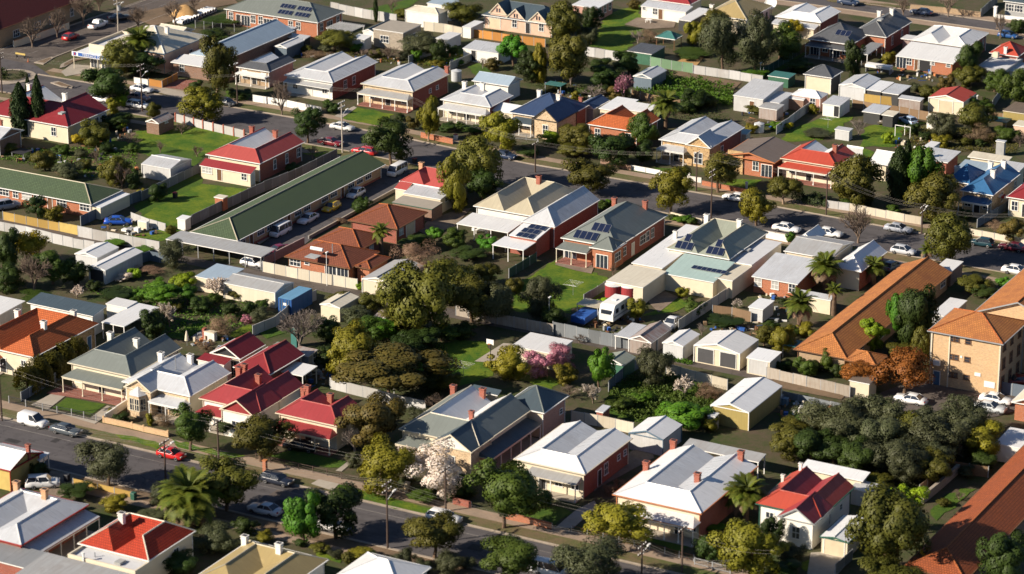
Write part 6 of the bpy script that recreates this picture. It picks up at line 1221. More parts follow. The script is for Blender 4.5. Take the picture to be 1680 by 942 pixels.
fe('stone block wall between the yards right of the lime shrub', n3, [(1010, 480), (1120, 390), (1250, 275)], h=1.3, mat='w_block', thick=.4, name='garden_wall'); fe('dark yard fence behind the block wall', n3, [(990, 430), (1190, 270), (1440, 310)], h=1.6, mat='f_wood'); fe('dark fence beside the cream garage drive', n3, [(440, 945), (550, 850)], h=1.5, mat='f_grey'); fe('pale front wall near the far street date palm', i_, [(580, 130), (780, 175)], h=.9, mat='w_brown', thick=.2, name='garden_wall'); fe('dark fence left of the galvanised patio carport', i_, [(-20, 880), (160, 770)], h=1.6, mat='f_dkgreen'); fe('brick fence behind the red bin on the far street', b, [(1080, 900), (1290, 945)], h=1.0, mat='w_orange', thick=.2, name='garden_wall', jit=0); fe('grey fence round the front yard of the navy roofed villa', c, [(-60, 905), (170, 925)], h=1.0, mat='t_grey', style='bars')
fe('tan brick wall on the far side of the top street', d, [(930, 62), (1150, 82), (1392, 112)], h=1.1, mat='w_tan', thick=.22, name='garden_wall', jit=0); fe('dark fence beside the grey corner house', d, [(1392, 112), (1500, 20)], h=1.8, mat='f_grey'); fe('white balustrade before the grey corner house', d, [(1490, 118), (1680, 140)], h=.8, mat='t_white', thick=.15, jit=0)
strip('verge', [(-80, 183), (-30, 182.8), (70, 180.3)], [(-80, 180), (-30, 179.5), (70, 177.3)], 'path', .02); strip('verge', [(-80, 193), (-30, 192.5), (70, 190.5)], [(-80, 189.7), (-30, 189.2), (70, 187.7)], 'path', .02); lawn(d, [(380, -10), (480, 0), (930, 40), (930, 60), (400, 10)], 'grass_dry', 'verge_grass')
# ------------------------------------------------------------------ trees and shrubs
S = 'trees along the streets'
def t_(lab, t, x, yt, yb, w_, base=None, kind='mid', **k): return tree(lab, t, x, yt, yb, w_, base, kind, **k)
def sh(lab, t, x, yt, yb, w_, kind='mid', **k): return tree(lab, t, x, yt, yb, w_, yb, kind, name=k.pop('name', 'shrub'), **k)
X_ = 'px'
# near street
t_('round street tree before the white villa with bay window', X_, 313, 663, 722, 68, 740, 'mid', group=S); t_('broad street tree before the crimson gabled villa', X_, 428, 683, 746, 86, 757, 'olive', group=S); t_('golden street tree beside the white blossom on the near street', X_, 627, 722, 800, 96, 810, 'gold', group=S); t_('big dark street tree left of the square white cottage', X_, 826, 750, 850, 124, 866, 'mid', group=S); t_('mushroom shaped golden tree with forked pale trunk before the pair of white cottages', X_, 1014, 820, 886, 106, 908, 'gold', group=S, bark='bark_pale')
t_('street tree standing alone in the near road edge beside the picket corner lot', X_, 179, 722, 786, 78, 797, 'grey', group=S); t_('olive gold tree behind the large date palm on the near street', X_, 372, 755, 826, 96, 838, 'olive', group=S); t_('fresh green tree left of the dark round tree on the near street', X_, 498, 808, 890, 60, 896, 'bright', group=S); t_('dark round tree over a parked white car on the near street', X_, 551, 798, 872, 88, 884, 'dark', group=S); t_('dark tree on the kerb left of the white station wagon', X_, 713, 845, 906, 88, 916, 'olive', group=S); t_('broad tree at the bottom edge left of centre on the near street', X_, 838, 877, 945, 100, 957, 'mid', group=S); t_('grey-green tree at the bottom edge before the mushroom shaped tree', X_, 972, 888, 955, 100, 968, 'grey', group=S); t_('bright gold tree at the bottom edge right of the pair of white cottages', X_, 1231, 850, 940, 102, 952, 'gold', group=S)
t_('tall olive gold tree between the cream garage and the rust tiled units', X_, 1452, 800, 930, 118, 945, 'olive'); t_('lime green tree top behind the tall olive gold tree', X_, 1480, 793, 850, 74, 880, 'lime'); t_('dark tree at the foot of the bottom right corner', X_, 1455, 918, 975, 90, 990, 'olive'); t_('near black conifer over the rust tiled roof in the corner', X_, 1645, 875, 960, 80, 975, 'cypress' if False else 'dark'); sh('gold shrub right of the tall olive tree by the garage', X_, 1435, 775, 810, 60, 'olive')
t_('brown leaved tree beside the crimson hipped cottage', X_, 617, 648, 732, 104, 742, 'brown'); t_('massive brown-green tree in the wooded yard', X_, 640, 566, 640, 152, 652, 'brown'); t_('golden tree at the left of the wooded yard', X_, 572, 532, 606, 86, 618, 'gold'); t_('tall olive brown gum with pale trunk at the heart of the block', X_, 690, 428, 545, 116, 555, 'olive', bark='bark_pale'); t_('dark grey gum right of the tall olive brown gum', X_, 775, 455, 520, 76, 528, 'olive'); t_('blue-grey tree by the dark lane fence', X_, 820, 465, 525, 60, 530, 'grey'); t_('dark grey bush tree on the slate brick house lawn edge', X_, 887, 455, 515, 52, 522, 'grey'); sh('dark shrub beside the caravan yard fence', X_, 905, 505, 538, 42, 'dark')
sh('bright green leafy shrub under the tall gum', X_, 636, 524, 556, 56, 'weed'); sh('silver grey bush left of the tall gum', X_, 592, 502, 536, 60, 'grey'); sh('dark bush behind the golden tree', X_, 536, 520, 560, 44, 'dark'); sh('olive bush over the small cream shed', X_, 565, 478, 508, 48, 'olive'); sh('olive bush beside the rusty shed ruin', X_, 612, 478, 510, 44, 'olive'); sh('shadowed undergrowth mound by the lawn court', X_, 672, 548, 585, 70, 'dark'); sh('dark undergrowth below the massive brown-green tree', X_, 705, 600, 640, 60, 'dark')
bare('bare grey twiggy tree beside the blue container', X_, 492, 502, 572, 78, 'twig_grey', lv=6); bare('bare brown bush behind the slate villa chimneys', X_, 716, 640, 678, 58, 'twig', name='bare_shrub', cat='shrub'); sh('low grey bush by the long white fence', X_, 685, 668, 690, 34, 'grey'); sh('gold shrub in front of the pink blossom tree', X_, 832, 570, 622, 72, 'gold')
t_('white blossom tree against the slate villa front', X_, 722, 734, 806, 100, 812, 'blossom', name='blossom_tree'); bare('white blossom spill left of the slate villa gable', X_, 668, 726, 762, 44, 'twig', 'blossom', 1500, name='blossom_shrub', cat='shrub'); bare('leafless shrub before the brown leaved tree', X_, 582, 690, 742, 60, 'twig_grey', name='bare_shrub', cat='shrub')
T = k2
t_('pink blossom tree left of the pair by the flat white shed', T, 165, 430, 578, 185, 590, 'pink', name='blossom_tree'); t_('pink blossom tree right of the pair by the flat white shed', T, 325, 380, 548, 205, 560, 'pink', name='blossom_tree'); sh('yellow-green shrub under the pink blossom', T, 355, 505, 640, 180, 'gold'); t_('bright green conifer beside the green garden shed', T, 570, 415, 640, 190, 660, 'bright'); t_('silvery grey tree on the lane beside the weedy yard', T, 912, 410, 630, 230, 650, 'grey'); bare('pale bare blossom tree in the weedy yard', T, 1130, 570, 725, 150, 'twig_grey', 'blossom', 1500, name='blossom_tree'); sh('russet shrub in the weedy yard', T, 1300, 635, 735, 165, 'dead'); bare('creamy white blossom tree by the slate blue fence', T, 530, 630, 765, 190, 'twig', 'blossom', 4200, name='blossom_tree', lv=6); bare('bare mauve shrub behind the pink brick wing', T, 370, 640, 725, 170, 'twig', name='bare_shrub', cat='shrub'); sh('large lime green shrub behind the grey corrugated shed', T, 1150, 740, 915, 320, 'weed'); sh('second lime shrub at the left of the large one', T, 990, 790, 880, 160, 'weed'); t_('yellow-green tree beside the caravan', T, 820, 80, 200, 150, 220, 'gold'); sh('green ball shrub behind the caravan', T, 610, 68, 135, 105, 'lime'); sh('round gold shrub on the side lawn of the white additions', T, 1117, 0, 72, 92, 'gold'); sh('dark garden shrubs by the long white wall', T, 1185, 75, 180, 150, 'mid'); bare('grey bare shrub right of the long white wall', T, 1465, 75, 145, 120, 'twig_grey', 'blossom', 400, name='bare_shrub', cat='shrub'); t_('dark olive tree right of the garages', T, 1650, 250, 375, 160, 390, 'olive'); sh('gold-green shrub by the olive shed lean-to', T, 1290, 848, 945, 135, 'gold'); bare('bare vines on the fence behind the double garage', T, 1240, 235, 320, 110, 'twig_grey', name='bare_shrub', cat='shrub'); sh('dark vegetable bed behind the brown paling fence', T, 1380, 190, 260, 230, 'dark'); bare('brown bare shrub by the flat white shed', T, 440, 310, 370, 100, 'twig', name='bare_shrub', cat='shrub'); bare('pale pink blossom shrub beside the small white shed roof', T, 1600, 140, 220, 90, 'twig_grey', 'blossom', 900, name='blossom_shrub', cat='shrub'); sh('mid green mound in the middle of the weedy yard', T, 860, 690, 770, 150, 'weed'); sh('dark mound at the left of the weedy yard', T, 720, 720, 820, 170, 'mid')
T = k3
t_('lime gold tree before the ochre unit roof', T, 690, 215, 395, 190, 420, 'lime'); t_('tall dark conifer beside the flats', T, 945, 0, 380, 290, 420, 'dark'); t_('narrow bright green tree against the tall dark conifer', T, 845, 60, 330, 130, 400, 'bright'); sh('olive shrub between the dark conifer and the autumn tree', T, 890, 355, 450, 190, 'olive'); t_('gold tree against the corner of the flats', T, 1000, 265, 480, 140, 520, 'olive'); t_('burnt orange autumn tree beside the flats car park', T, 890, 435, 690, 330, 710, 'autumn'); t_('smaller orange tree over the box garage', T, 570, 495, 620, 220, 650, 'autumn'); sh('gold ball shrub right of the palms', T, 82, 255, 450, 175, 'gold'); sh('dark shrub on the lane fence left of the orange tree', T, 232, 455, 595, 150, 'mid'); sh('pointed green shrub on the lane fence', T, 382, 415, 560, 110, 'mid'); sh('low dark shrub at the left end of the white lane fence', T, 100, 480, 560, 120, 'dark'); sh('dark bush beside the teal shade cloth', T, 470, 500, 590, 110, 'dark')
t_('silvery olive tree, leftmost of the row below the flats', T, 430, 790, 990, 250, 1010, 'grey'); t_('large silvery olive tree in the middle of the row below the flats', T, 720, 700, 1000, 380, 1010, 'grey'); t_('silvery olive tree between the parked white cars', T, 1060, 790, 1010, 230, 1030, 'grey'); t_('silvery olive tree nearest the orange brick corner', T, 1300, 745, 990, 280, 1010, 'grey'); sh('gold shrub at the right end of the olive row', T, 1390, 860, 980, 140, 'olive'); t_('gold tree in the rubbish yard corner', T, 130, 870, 1010, 230, 1030, 'olive')
T = n3
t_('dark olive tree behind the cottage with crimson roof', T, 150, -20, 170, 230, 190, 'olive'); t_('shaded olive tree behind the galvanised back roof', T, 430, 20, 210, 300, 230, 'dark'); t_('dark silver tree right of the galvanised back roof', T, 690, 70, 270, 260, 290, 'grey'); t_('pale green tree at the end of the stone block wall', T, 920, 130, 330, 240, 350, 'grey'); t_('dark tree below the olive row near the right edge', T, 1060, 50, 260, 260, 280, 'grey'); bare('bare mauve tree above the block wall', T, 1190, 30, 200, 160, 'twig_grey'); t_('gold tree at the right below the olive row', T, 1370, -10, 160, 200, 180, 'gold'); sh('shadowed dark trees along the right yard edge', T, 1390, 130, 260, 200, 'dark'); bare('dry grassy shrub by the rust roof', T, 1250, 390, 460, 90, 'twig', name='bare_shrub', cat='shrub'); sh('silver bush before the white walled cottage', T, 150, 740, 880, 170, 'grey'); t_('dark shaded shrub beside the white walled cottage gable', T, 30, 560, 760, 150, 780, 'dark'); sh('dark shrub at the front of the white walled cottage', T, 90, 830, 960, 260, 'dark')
palm('date palm with golden heart beside the pair of white cottages', n2, 1530, 410, 590, 185, 56, dead=8)
sh('bright shrub at the foot of the golden hearted palm', n2, 1310, 605, 670, 140, 'weed'); sh('dark shrub before the verandah corner of the pair of cottages', n2, 1290, 690, 850, 190, 'dark'); sh('dark garden shrub left of the square white cottage verandah', n2, 215, 390, 500, 150, 'mid'); sh('dead hydrangea bush between the two white roofed cottages', n2, 640, 350, 420, 90, 'dead'); bare('brown shrub beside the brick side path', n2, 690, 300, 390, 110, 'twig', name='bare_shrub', cat='shrub')
# bottom left
palm('large date palm on the corner lot by the near street', n0, 1240, 430, 600, 265, 84, dead=8)
sh('grey-green bush left of the large date palm', n0, 1040, 345, 480, 150, 'grey'); sh('dark hedge bush on the corner lot', n0, 500, 340, 440, 240, 'dark'); sh('gold-green bush on the corner lot', n0, 750, 425, 530, 170, 'gold'); sh('low olive bush below the large date palm', n0, 1010, 500, 570, 160, 'grey'); sh('big shadowed bush beside the vermilion cottage', n0, 1400, 620, 800, 250, 'grey'); sh('dark bush by the vermilion cottage side wall', n0, 1180, 790, 930, 260, 'dark'); sh('round gold shrub above the khaki villa', n1, 45, 655, 740, 130, 'gold'); sh('dark green shrubs above the khaki villa chimney', n1, -60, 560, 680, 160, 'dark'); sh('gold shrub between the khaki villa and the power pole', n1, 680, 765, 850, 170, 'gold'); sh('smaller gold shrub right of the khaki villa', n1, 605, 790, 870, 90, 'olive'); sh('dark grey shrub below the power pole', n1, 860, 815, 920, 130, 'grey'); sh('grey-green shrub beside the white roof at the bottom edge', n1, 975, 790, 910, 130, 'grey'); sh('silver shrub at the bottom edge left of the broad tree', n1, 1250, 800, 950, 190, 'grey'); sh('second silver shrub at the bottom edge', n1, 1100, 850, 950, 150, 'grey'); sh('dark shrub beneath the pale cream house at the left', n0, 250, 210, 330, 120, 'dark'); sh('hedge behind the golden street tree', n1, 1100, 370, 460, 220, 'mid', name='hedge'); sh('dark hedge right of the white blossom front', n1, 1330, 300, 450, 170, 'dark', name='hedge'); sh('small garden shrub by the black car drive', n1, 640, 150, 240, 90, 'grey')
hedge('long tall clipped hedge beside the terracotta villa', k0, [(160, 700), (330, 610), (520, 500)], 4.2, 4.0, 'olive', 420, ls=.14)
sh('rounded front garden shrub below the bay window', k0, 800, 825, 890, 110, 'dark'); sh('golden standard shrub below the verandah of the white villa', k0, 985, 830, 910, 60, 'gold'); sh('red-brown flower bed of the white villa', k0, 1070, 830, 910, 130, 'dead'); sh('dark front hedge of the crimson villa', k0, 1500, 850, 960, 190, 'dark', name='hedge'); sh('yellow flowering strip beside the white stepped wall', k0, 740, 795, 830, 70, 'gold'); bare('white blossom tree left of the dark shrub by the carport', k0, 505, -15, 75, 130, 'twig', 'blossom', 3000, name='blossom_tree'); bare('white blossom tree right of the dark shrub by the carport', k0, 1110, 90, 265, 170, 'twig', 'blossom', 5000, name='blossom_tree', lv=6); t_('dark shrub tree beside the white carport', k0, 1010, 150, 330, 190, 345, 'dark'); t_('lime green spreading tree in the left back garden', k0, 1040, -10, 115, 250, 130, 'weed'); t_('small green tree by the dark blue fence', k0, 1230, 0, 95, 150, 115, 'bright'); sh('russet leafed bush in the middle garden', k0, 1445, 180, 315, 215, 'dead'); sh('mauve flowering shrub by the crimson villa garden', k0, 1622, 188, 240, 65, 'pink'); sh('dry shrub beside the garden statue', k0, 1345, 355, 425, 110, 'dead'); bare('pinkish blossom tree before the pale blue carport', k0, 1420, -75, 75, 170, 'twig_grey', 'blossom', 5000, name='blossom_tree', lv=6); sh('mid green hedge above the slate roofed house', k0, 250, 15, 95, 230, 'mid', name='hedge'); sh('dark bush beside the cream end wall shed', k0, 1640, 95, 190, 90, 'dark'); sh('green bush at the right of the middle garden', k1, 30, 85, 170, 140, 'mid'); sh('pale shrub below the green bush in the middle garden', k1, 30, 150, 240, 130, 'grey'); sh('dark planting in the back garden of the slate roofed house', k0, 740, 10, 75, 230, 'dark'); sh('dark shrub row along the dark blue fence', k0, 1320, 70, 170, 150, 'dark'); sh('blackish shrub behind the cream wall shed', k0, 1500, 110, 190, 120, 'dark')
T = e
t_('golden autumn tree behind the two white lane sheds', T, 195, 590, 780, 260, 800, 'yellow'); t_('dark green tree at the left edge by the lane', T, 50, 560, 800, 190, 830, 'dark'); bare('large bare brown tree at the left edge below the lane', T, 225, 720, 965, 330, 'twig', lv=6); t_('mid green tree behind the bare brown tree', T, 345, 700, 900, 260, 920, 'mid'); t_('shaded tree left of the nearer white carport', T, 490, 760, 910, 170, 930, 'dark'); sh('dark foliage in the lower left tree group', T, 60, 800, 960, 220, 'dark'); sh('weeds against the pale lane fence', T, 770, 610, 670, 200, 'weed'); sh('weeds at the foot of the lane fence corner', T, 930, 660, 720, 170, 'weed'); t_('dark grey-green tree before the carport of the green units', T, 1140, 650, 790, 185, 815, 'grey'); sh('lime shrub in the vegetable yard', T, 890, 810, 885, 85, 'lime'); sh('lime shrub cluster by the pale blue carport', T, 1030, 880, 960, 160, 'weed'); sh('yellow-green shrub before the blossom tree', T, 1200, 850, 960, 170, 'lime'); sh('white flowering shrub in the vegetable yard', T, 815, 845, 900, 100, 'blossom'); sh('dark red-brown shrubs in the vegetable yard', T, 990, 790, 850, 170, 'dead')
t_('dark leafy tree before the left brick units', T, 245, 345, 470, 145, 490, 'dark'); sh('gold shrub on the yellow fence', T, 355, 408, 505, 135, 'gold'); sh('olive bush behind the left brick units', T, 295, 45, 175, 160, 'olive'); bare('bare tree in the untidy back yard', T, 632, 0, 135, 120, 'twig'); sh('tall dry gold shrub before the white garden shed', T, 762, 85, 275, 195, 'olive'); bare('bare vine tangle in front of the white garden shed', T, 800, 110, 290, 150, 'twig', name='bare_shrub', cat='shrub'); sh('olive scrub by the unit roof', T, 455, 125, 225, 165, 'grey'); sh('dark shrub on the fence by the open lawn', T, 1030, 258, 375, 125, 'dark'); sh('gold shrub at the fence corner by the units', T, 920, 290, 345, 75, 'gold'); sh('dark ivy by the white garden shed', T, 880, 180, 290, 110, 'dark'); sh('small shrub beside the tiny white shed', T, 1115, 530, 590, 80, 'olive'); bare('bare fruit tree on the bright lawn', T, 1290, 0, 85, 100, 'twig'); bare('second bare fruit tree on the bright lawn', T, 1050, -30, 60, 110, 'twig')
T = a
column('dark cypress, the wider of the two by the red tiled villa', T, 140, 545, 890, 150); column('tall thin dark cypress by the white chimney', T, 258, 500, 890, 100); column('short cypress tip behind the wider cypress', T, 190, 490, 720, 45)
t_('brown-green tree below the shop palm', T, 800, 255, 470, 250, 500, 'olive'); t_('big shaded tree wrapping the shop palm', T, 950, 330, 480, 240, 500, 'dark'); palm('palm rising behind the corner shop', T, 920, 270, 450, 145, 50, dead=3); t_('dark street tree on the roundabout corner', T, 722, 440, 655, 305, 690, 'dark', group=S); t_('tall gum beside the slate roofed bungalow', T, 1425, 265, 600, 225, 650, 'olive', bark='bark_pale'); t_('golden round street tree at the bend of the far street', T, 1350, 580, 770, 270, 800, 'gold', group=S)
bare('bare street tree nearest the maroon building', T, 212, 95, 310, 170, 'twig', group=S); bare('bare street tree beside the second window of the maroon building', T, 375, 15, 250, 130, 'twig', group=S); bare('wide bare tree beside the white utility truck', T, 545, -40, 160, 220, 'twig', lv=6); bare('bare tree right of the transformer pole', T, 905, 10, 195, 220, 'twig', lv=6); bare('bare tree beside the sand heap', T, 1145, -30, 160, 140, 'twig'); bare('bare tree at the top edge behind the sand heap', T, 1270, -60, 80, 120, 'twig'); bare('bare tree at the top edge left of the transformer pole', T, 650, -80, 70, 180, 'twig', lv=6)
sh('gold shrub by the parked cars near the roundabout', T, 800, 600, 690, 120, 'lime'); sh('second gold shrub by the parked cars', T, 745, 645, 740, 95, 'gold'); sh('olive shrub by the white gatepost car', T, 1000, 668, 770, 105, 'olive'); sh('dense olive bush beside the red tiled villa', T, 610, 800, 960, 220, 'olive'); sh('dark shrubs behind the garden hut', T, 760, 740, 840, 200, 'dark'); bare('russet bare bush in the villa garden', T, 850, 850, 960, 150, 'twig', name='bare_shrub', cat='shrub'); sh('yellow flowering bush by the water tank', T, 510, 880, 945, 90, 'yellow'); sh('small lime shrub in the villa garden', T, 805, 800, 850, 50, 'lime'); bare('bare bush against the brick hut', T, 1190, 790, 880, 110, 'twig', name='bare_shrub', cat='shrub'); sh('long low cycad hedge behind the pale blue house', T, 1420, 185, 275, 220, 'dark', name='hedge'); sh('clipped hedge above the black fence', T, 1420, 100, 160, 250, 'mid', name='hedge'); sh('front garden shrubs of the slate bungalow', T, 1560, 580, 650, 150, 'dark'); sh('dark clipped block hedge by the red driveway', T, 1280, 525, 595, 110, 'dark', name='hedge')
T = b
t_('small round dark street tree by the silver sedan', T, 338, 708, 885, 212, 935, 'dark', group=S); t_('big dark street tree behind the long green units', T, 885, 785, 1030, 320, 1075, 'dark', group=S); t_('gold street tree in front of the white roofed villa', T, 1130, 640, 865, 150, 925, 'gold', group=S, bark='bark_pale'); t_('gold tree before the navy roofed villa', T, 1610, 735, 960, 255, 990, 'gold', group=S); bare('bare street tree on the white fence', T, 170, 505, 755, 150, 'twig', group=S)
column('slim dark conifer behind the long white fence', T, 785, -30, 150, 36); sh('gold clipped shrub by the pale gable shed', T, 80, 228, 325, 110, 'gold'); t_('grey-green tree beside the white pergola', T, 520, 195, 315, 240, 335, 'olive'); bare('bare plum thicket before the block building', T, 870, 290, 390, 210, 'twig', lv=6); t_('silver grey tree in front of the block building', T, 1080, 225, 350, 235, 370, 'grey'); t_('dark tree beside the white box shed', T, 1200, 275, 400, 130, 415, 'dark'); sh('green shrub below the silver grey tree', T, 1050, 330, 405, 75, 'weed'); t_('weeping olive tree beside the peach house', T, 1345, 20, 150, 215, 170, 'olive'); bare('small bare tree on the top lawn', T, 890, -20, 80, 100, 'twig'); sh('gold bush by the old cream outbuilding', T, 965, 55, 115, 110, 'olive'); bare('leafless hedge of plums behind the all-white cottage', T, 720, 310, 390, 140, 'twig', name='bare_shrub', cat='shrub'); sh('lemon bush by the garden path in the top row', T, 1190, 390, 440, 100, 'gold'); sh('brown shrub beside the white shed doorway', T, 1555, 375, 460, 110, 'brown'); bare('pale bare tree before the white shed', T, 1485, 370, 450, 80, 'twig_grey'); sh('low dry garden bed behind the pale cottage', T, 400, 330, 380, 160, 'dead'); sh('front shrubs under the white villa verandah', T, 1250, 800, 860, 130, 'dark'); sh('brown shrub left of the gold street tree', T, 1030, 760, 850, 90, 'brown'); sh('green front hedge below the villa verandah', T, 1430, 815, 880, 160, 'mid', name='hedge'); sh('dark shrub between the lawn cottage and the white cottage', T, 500, 670, 740, 100, 'dark')
T = ZE
t_('bushy bright green tree above the pale blue roof', T, 400, 390, 650, 310, 720, 'bright'); t_('deep green tree right of the bushy bright tree', T, 600, 560, 830, 300, 870, 'dark'); t_('huge olive tree above the row of trees beside the long lawn', T, 960, 10, 390, 400, 460, 'olive'); t_('second huge tree stacked below the huge olive tree', T, 1010, 365, 850, 470, 890, 'olive'); t_('slim golden tree at the left of the stacked huge trees', T, 695, 490, 840, 165, 880, 'gold'); t_('grey-green tree on the lawn edge', T, 1230, 285, 455, 190, 480, 'grey'); t_('dark tree top behind the huge olive tree', T, 1230, 60, 300, 240, 330, 'dark'); bare('fuzzy grey bare tree below the stacked huge trees', T, 1010, 690, 900, 210, 'twig_grey', 'blossom', 400, lv=6)
T = c
t_('dark rounded tree beside the green walled shed', T, 760, 335, 480, 200, 500, 'dark'); sh('dark hedge below the white lawn fence', T, 575, 375, 445, 160, 'dark', name='hedge'); sh('shadowed dark thicket behind the pink tree', T, 620, 430, 560, 200, 'dark'); bare('mauve flowering tree beside the blue-grey shed', T, 730, 455, 670, 190, 'twig', 'pink', 2600, name='blossom_tree', lv=6); sh('brown base shrubs under the pink flowering tree', T, 700, 560, 660, 140, 'brown'); palm('feathery palm beside the orange tiled villa', T, 1005, 680, 840, 130, 50, dead=4); palm('small yellowing palm before the orange tiled villa', T, 640, 800, 880, 62, 18, dead=2)
sh('bright round shrub before the navy villa bay', T, 270, 850, 950, 165, 'lime'); t_('olive tree before the orange tiled villa', T, 430, 810, 965, 210, 1000, 'olive'); t_('dark broadleaf tree right of the orange tiled villa', T, 870, 755, 950, 175, 990, 'mid'); sh('dark green garden mass before the orange villa', T, 660, 865, 985, 260, 'dark'); sh('small gold bush behind the orange villa', T, 415, 595, 655, 60, 'gold'); t_('weeping pepper tree, left half of the pair above the white fence', T, 1375, 100, 395, 235, 480, 'grey'); t_('weeping pepper tree, right half with the twisted trunk', T, 1590, 110, 410, 260, 490, 'grey'); t_('tall gold-green tree behind the pepper trees', T, 1330, 60, 200, 170, 260, 'olive'); sh('banana palms by the gazebo', T, 1195, 135, 300, 135, 'gold'); bare('bare gnarled shrub on the long lawn edge', T, 825, 185, 285, 110, 'twig_grey', name='bare_shrub', cat='shrub'); sh('golden brown shrub beside the gazebo', T, 910, 200, 280, 125, 'dead'); sh('mauve shrubs along the top lawn', T, 795, -10, 60, 90, 'brown'); sh('dark shrubs in the shade beside the weedy lot', T, 1205, 590, 720, 190, 'dark'); sh('cactus-like grey shrub by the navy villa', T, 240, 560, 600, 80, 'grey'); bare('grey brambles behind the orange tiled villa', T, 540, 560, 640, 170, 'twig_grey', name='bare_shrub', cat='shrub'); sh('green shrubs under the pepper trees', T, 1600, 440, 500, 200, 'weed'); sh('hedge along the pool lawn', T, 1160, 325, 370, 260, 'mid', name='hedge'); sh('gold shrub beside the little tank in the far yard', T, 1560, 810, 870, 90, 'gold'); sh('yard scrub behind the stone villa', T, 1600, 690, 750, 140, 'olive'); sh('dry garden strip below the workshop', T, 1580, 770, 820, 130, 'dead')
cover('overgrown bright green weeds filling the vacant lot by the dirt lane', c, [(795, 600), (860, 550), (1060, 500), (1350, 560), (1455, 590), (1440, 700), (1280, 680), (1100, 665)], 9000, 'weed', 1.1, .2)
T = d
sh('dark shrub mass under the pepper tree edge', T, 70, 170, 400, 280, 'mid'); sh('yellow wattle beside the satellite dish cottage', T, 165, 128, 250, 115, 'yellow'); t_('dark conifer behind the charcoal villa verandah', T, 560, 280, 495, 130, 515, 'dark'); sh('gold ball tree beside the white rear verandah', T, 785, 338, 425, 98, 'gold'); t_('dark broadleaf tree before the white twin hipped villa', T, 1310, 272, 470, 190, 520, 'dark'); sh('gold hedge before the dark broadleaf tree', T, 1320, 430, 565, 190, 'olive'); sh('long dark hedge in the scarlet house garden', T, 1480, 460, 600, 210, 'mid'); sh('russet-gold shrub behind the red gable garage', T, 1165, 495, 600, 105, 'brown'); sh('weedy shrubs left of the red gable garage', T, 1050, 555, 650, 125, 'olive'); t_('bright feathery tree at the right edge', T, 1640, 465, 690, 210, 710, 'mid'); sh('dark tree corner at the top right edge', T, 1640, 120, 215, 130, 'dark'); bare('bare street tree at the top before the white villa', T, 885, -60, 110, 170, 'twig'); bare('bare street tree at the top right of the white villa', T, 1180, -60, 110, 130, 'twig'); bare('slim bare street tree near the top right kerb', T, 1520, 40, 255, 90, 'twig'); t_('dark olive tree beside the red gable garage', T, 1350, 680, 860, 235, 880, 'olive'); bare('bare fruit tree by the squat metal shed', T, 592, 765, 890, 105, 'twig_grey'); sh('russet shrub in the far right orchard', T, 1370, 815, 935, 190, 'dead'); sh('mid green bush in the far right orchard', T, 1565, 825, 935, 165, 'mid'); t_('grey olive tree over the old cream shed', T, 1140, 735, 900, 170, 920, 'grey'); sh('dark ball shrub beside the parked truck lawn', T, 950, 805, 880, 95, 'dark'); sh('yellow-green reeds on the right lawn', T, 780, 870, 940, 80, 'lime'); sh('flower bed on the neat lawn', T, 300, 850, 890, 170, 'grey'); sh('gold shrub before the white garden shed', T, 300, 680, 745, 75, 'gold'); sh('gold shrub by the flower garden fence', T, 140, 805, 845, 60, 'yellow'); sh('olive bush at the foot of the orchard', T, 1130, 880, 960, 130, 'gold'); sh('green tree right of the garage lamp', T, 1400, 640, 720, 130, 'mid'); t_('small dark tree before the red gable garage', T, 1320, 620, 700, 95, 720, 'mid'); bare('bare orange-brown shrub at the far right', T, 1650, 860, 960, 110, 'twig', name='bare_shrub', cat='shrub'); sh('low green herb beds by the grey paling fence', T, 60, 790, 850, 110, 'weed'); sh('shrubs in the charcoal villa garden', T, 200, 390, 470, 170, 'dark'); sh('dark ivy by the white awning', T, 970, 545, 600, 80, 'grey')
T = f
sh('roundish shrub on the unit car park edge', T, 700, 345, 455, 140, 'mid'); palm('yellow-green palm between the brown tiled units', T, 820, 575, 740, 100, 24, dead=2); sh('leafy shrubs right of the brown units', T, 1050, 585, 690, 220, 'mid'); sh('bright banana shrub right of the brown units', T, 1170, 545, 640, 110, 'bright'); t_('rounded leafless mauve tree behind the grey gabled shed', T, 1060, 645, 840, 290, 860, 'dead'); t_('olive gum below the leafless mauve tree', T, 1270, 755, 960, 290, 990, 'olive'); t_('olive gum left of centre in the block', T, 1010, 835, 1010, 240, 1030, 'olive'); t_('bright gold gum beside the weathered red cottage', T, 1305, 90, 410, 210, 440, 'gold'); t_('large dark gum behind the bright gold gum', T, 1470, -50, 250, 340, 300, 'olive'); t_('shaded tree beside the cream twin hipped house', T, 1480, 170, 340, 200, 370, 'dark'); sh('bright shrub before the patio', T, 1505, 600, 700, 160, 'bright'); sh('dark hedge right of the gravel drive', T, 1320, 560, 680, 190, 'mid', name='hedge'); sh('dark planting below the patio', T, 1400, 670, 760, 240, 'dark'); sh('small shrub against the red cottage side', T, 235, 130, 190, 90, 'dark'); bare('little bare tree at the street end of the red cottage', T, 370, 0, 100, 90, 'twig'); sh('dry plants on the unit car park wall', T, 560, 480, 520, 90, 'dead'); sh('olive gum crown at the right of the grey gabled shed', T, 1480, 780, 940, 200, 'olive'); sh('shrub at the corner of the fence by the gabled shed', T, 690, 905, 960, 80, 'lime')
T = i_
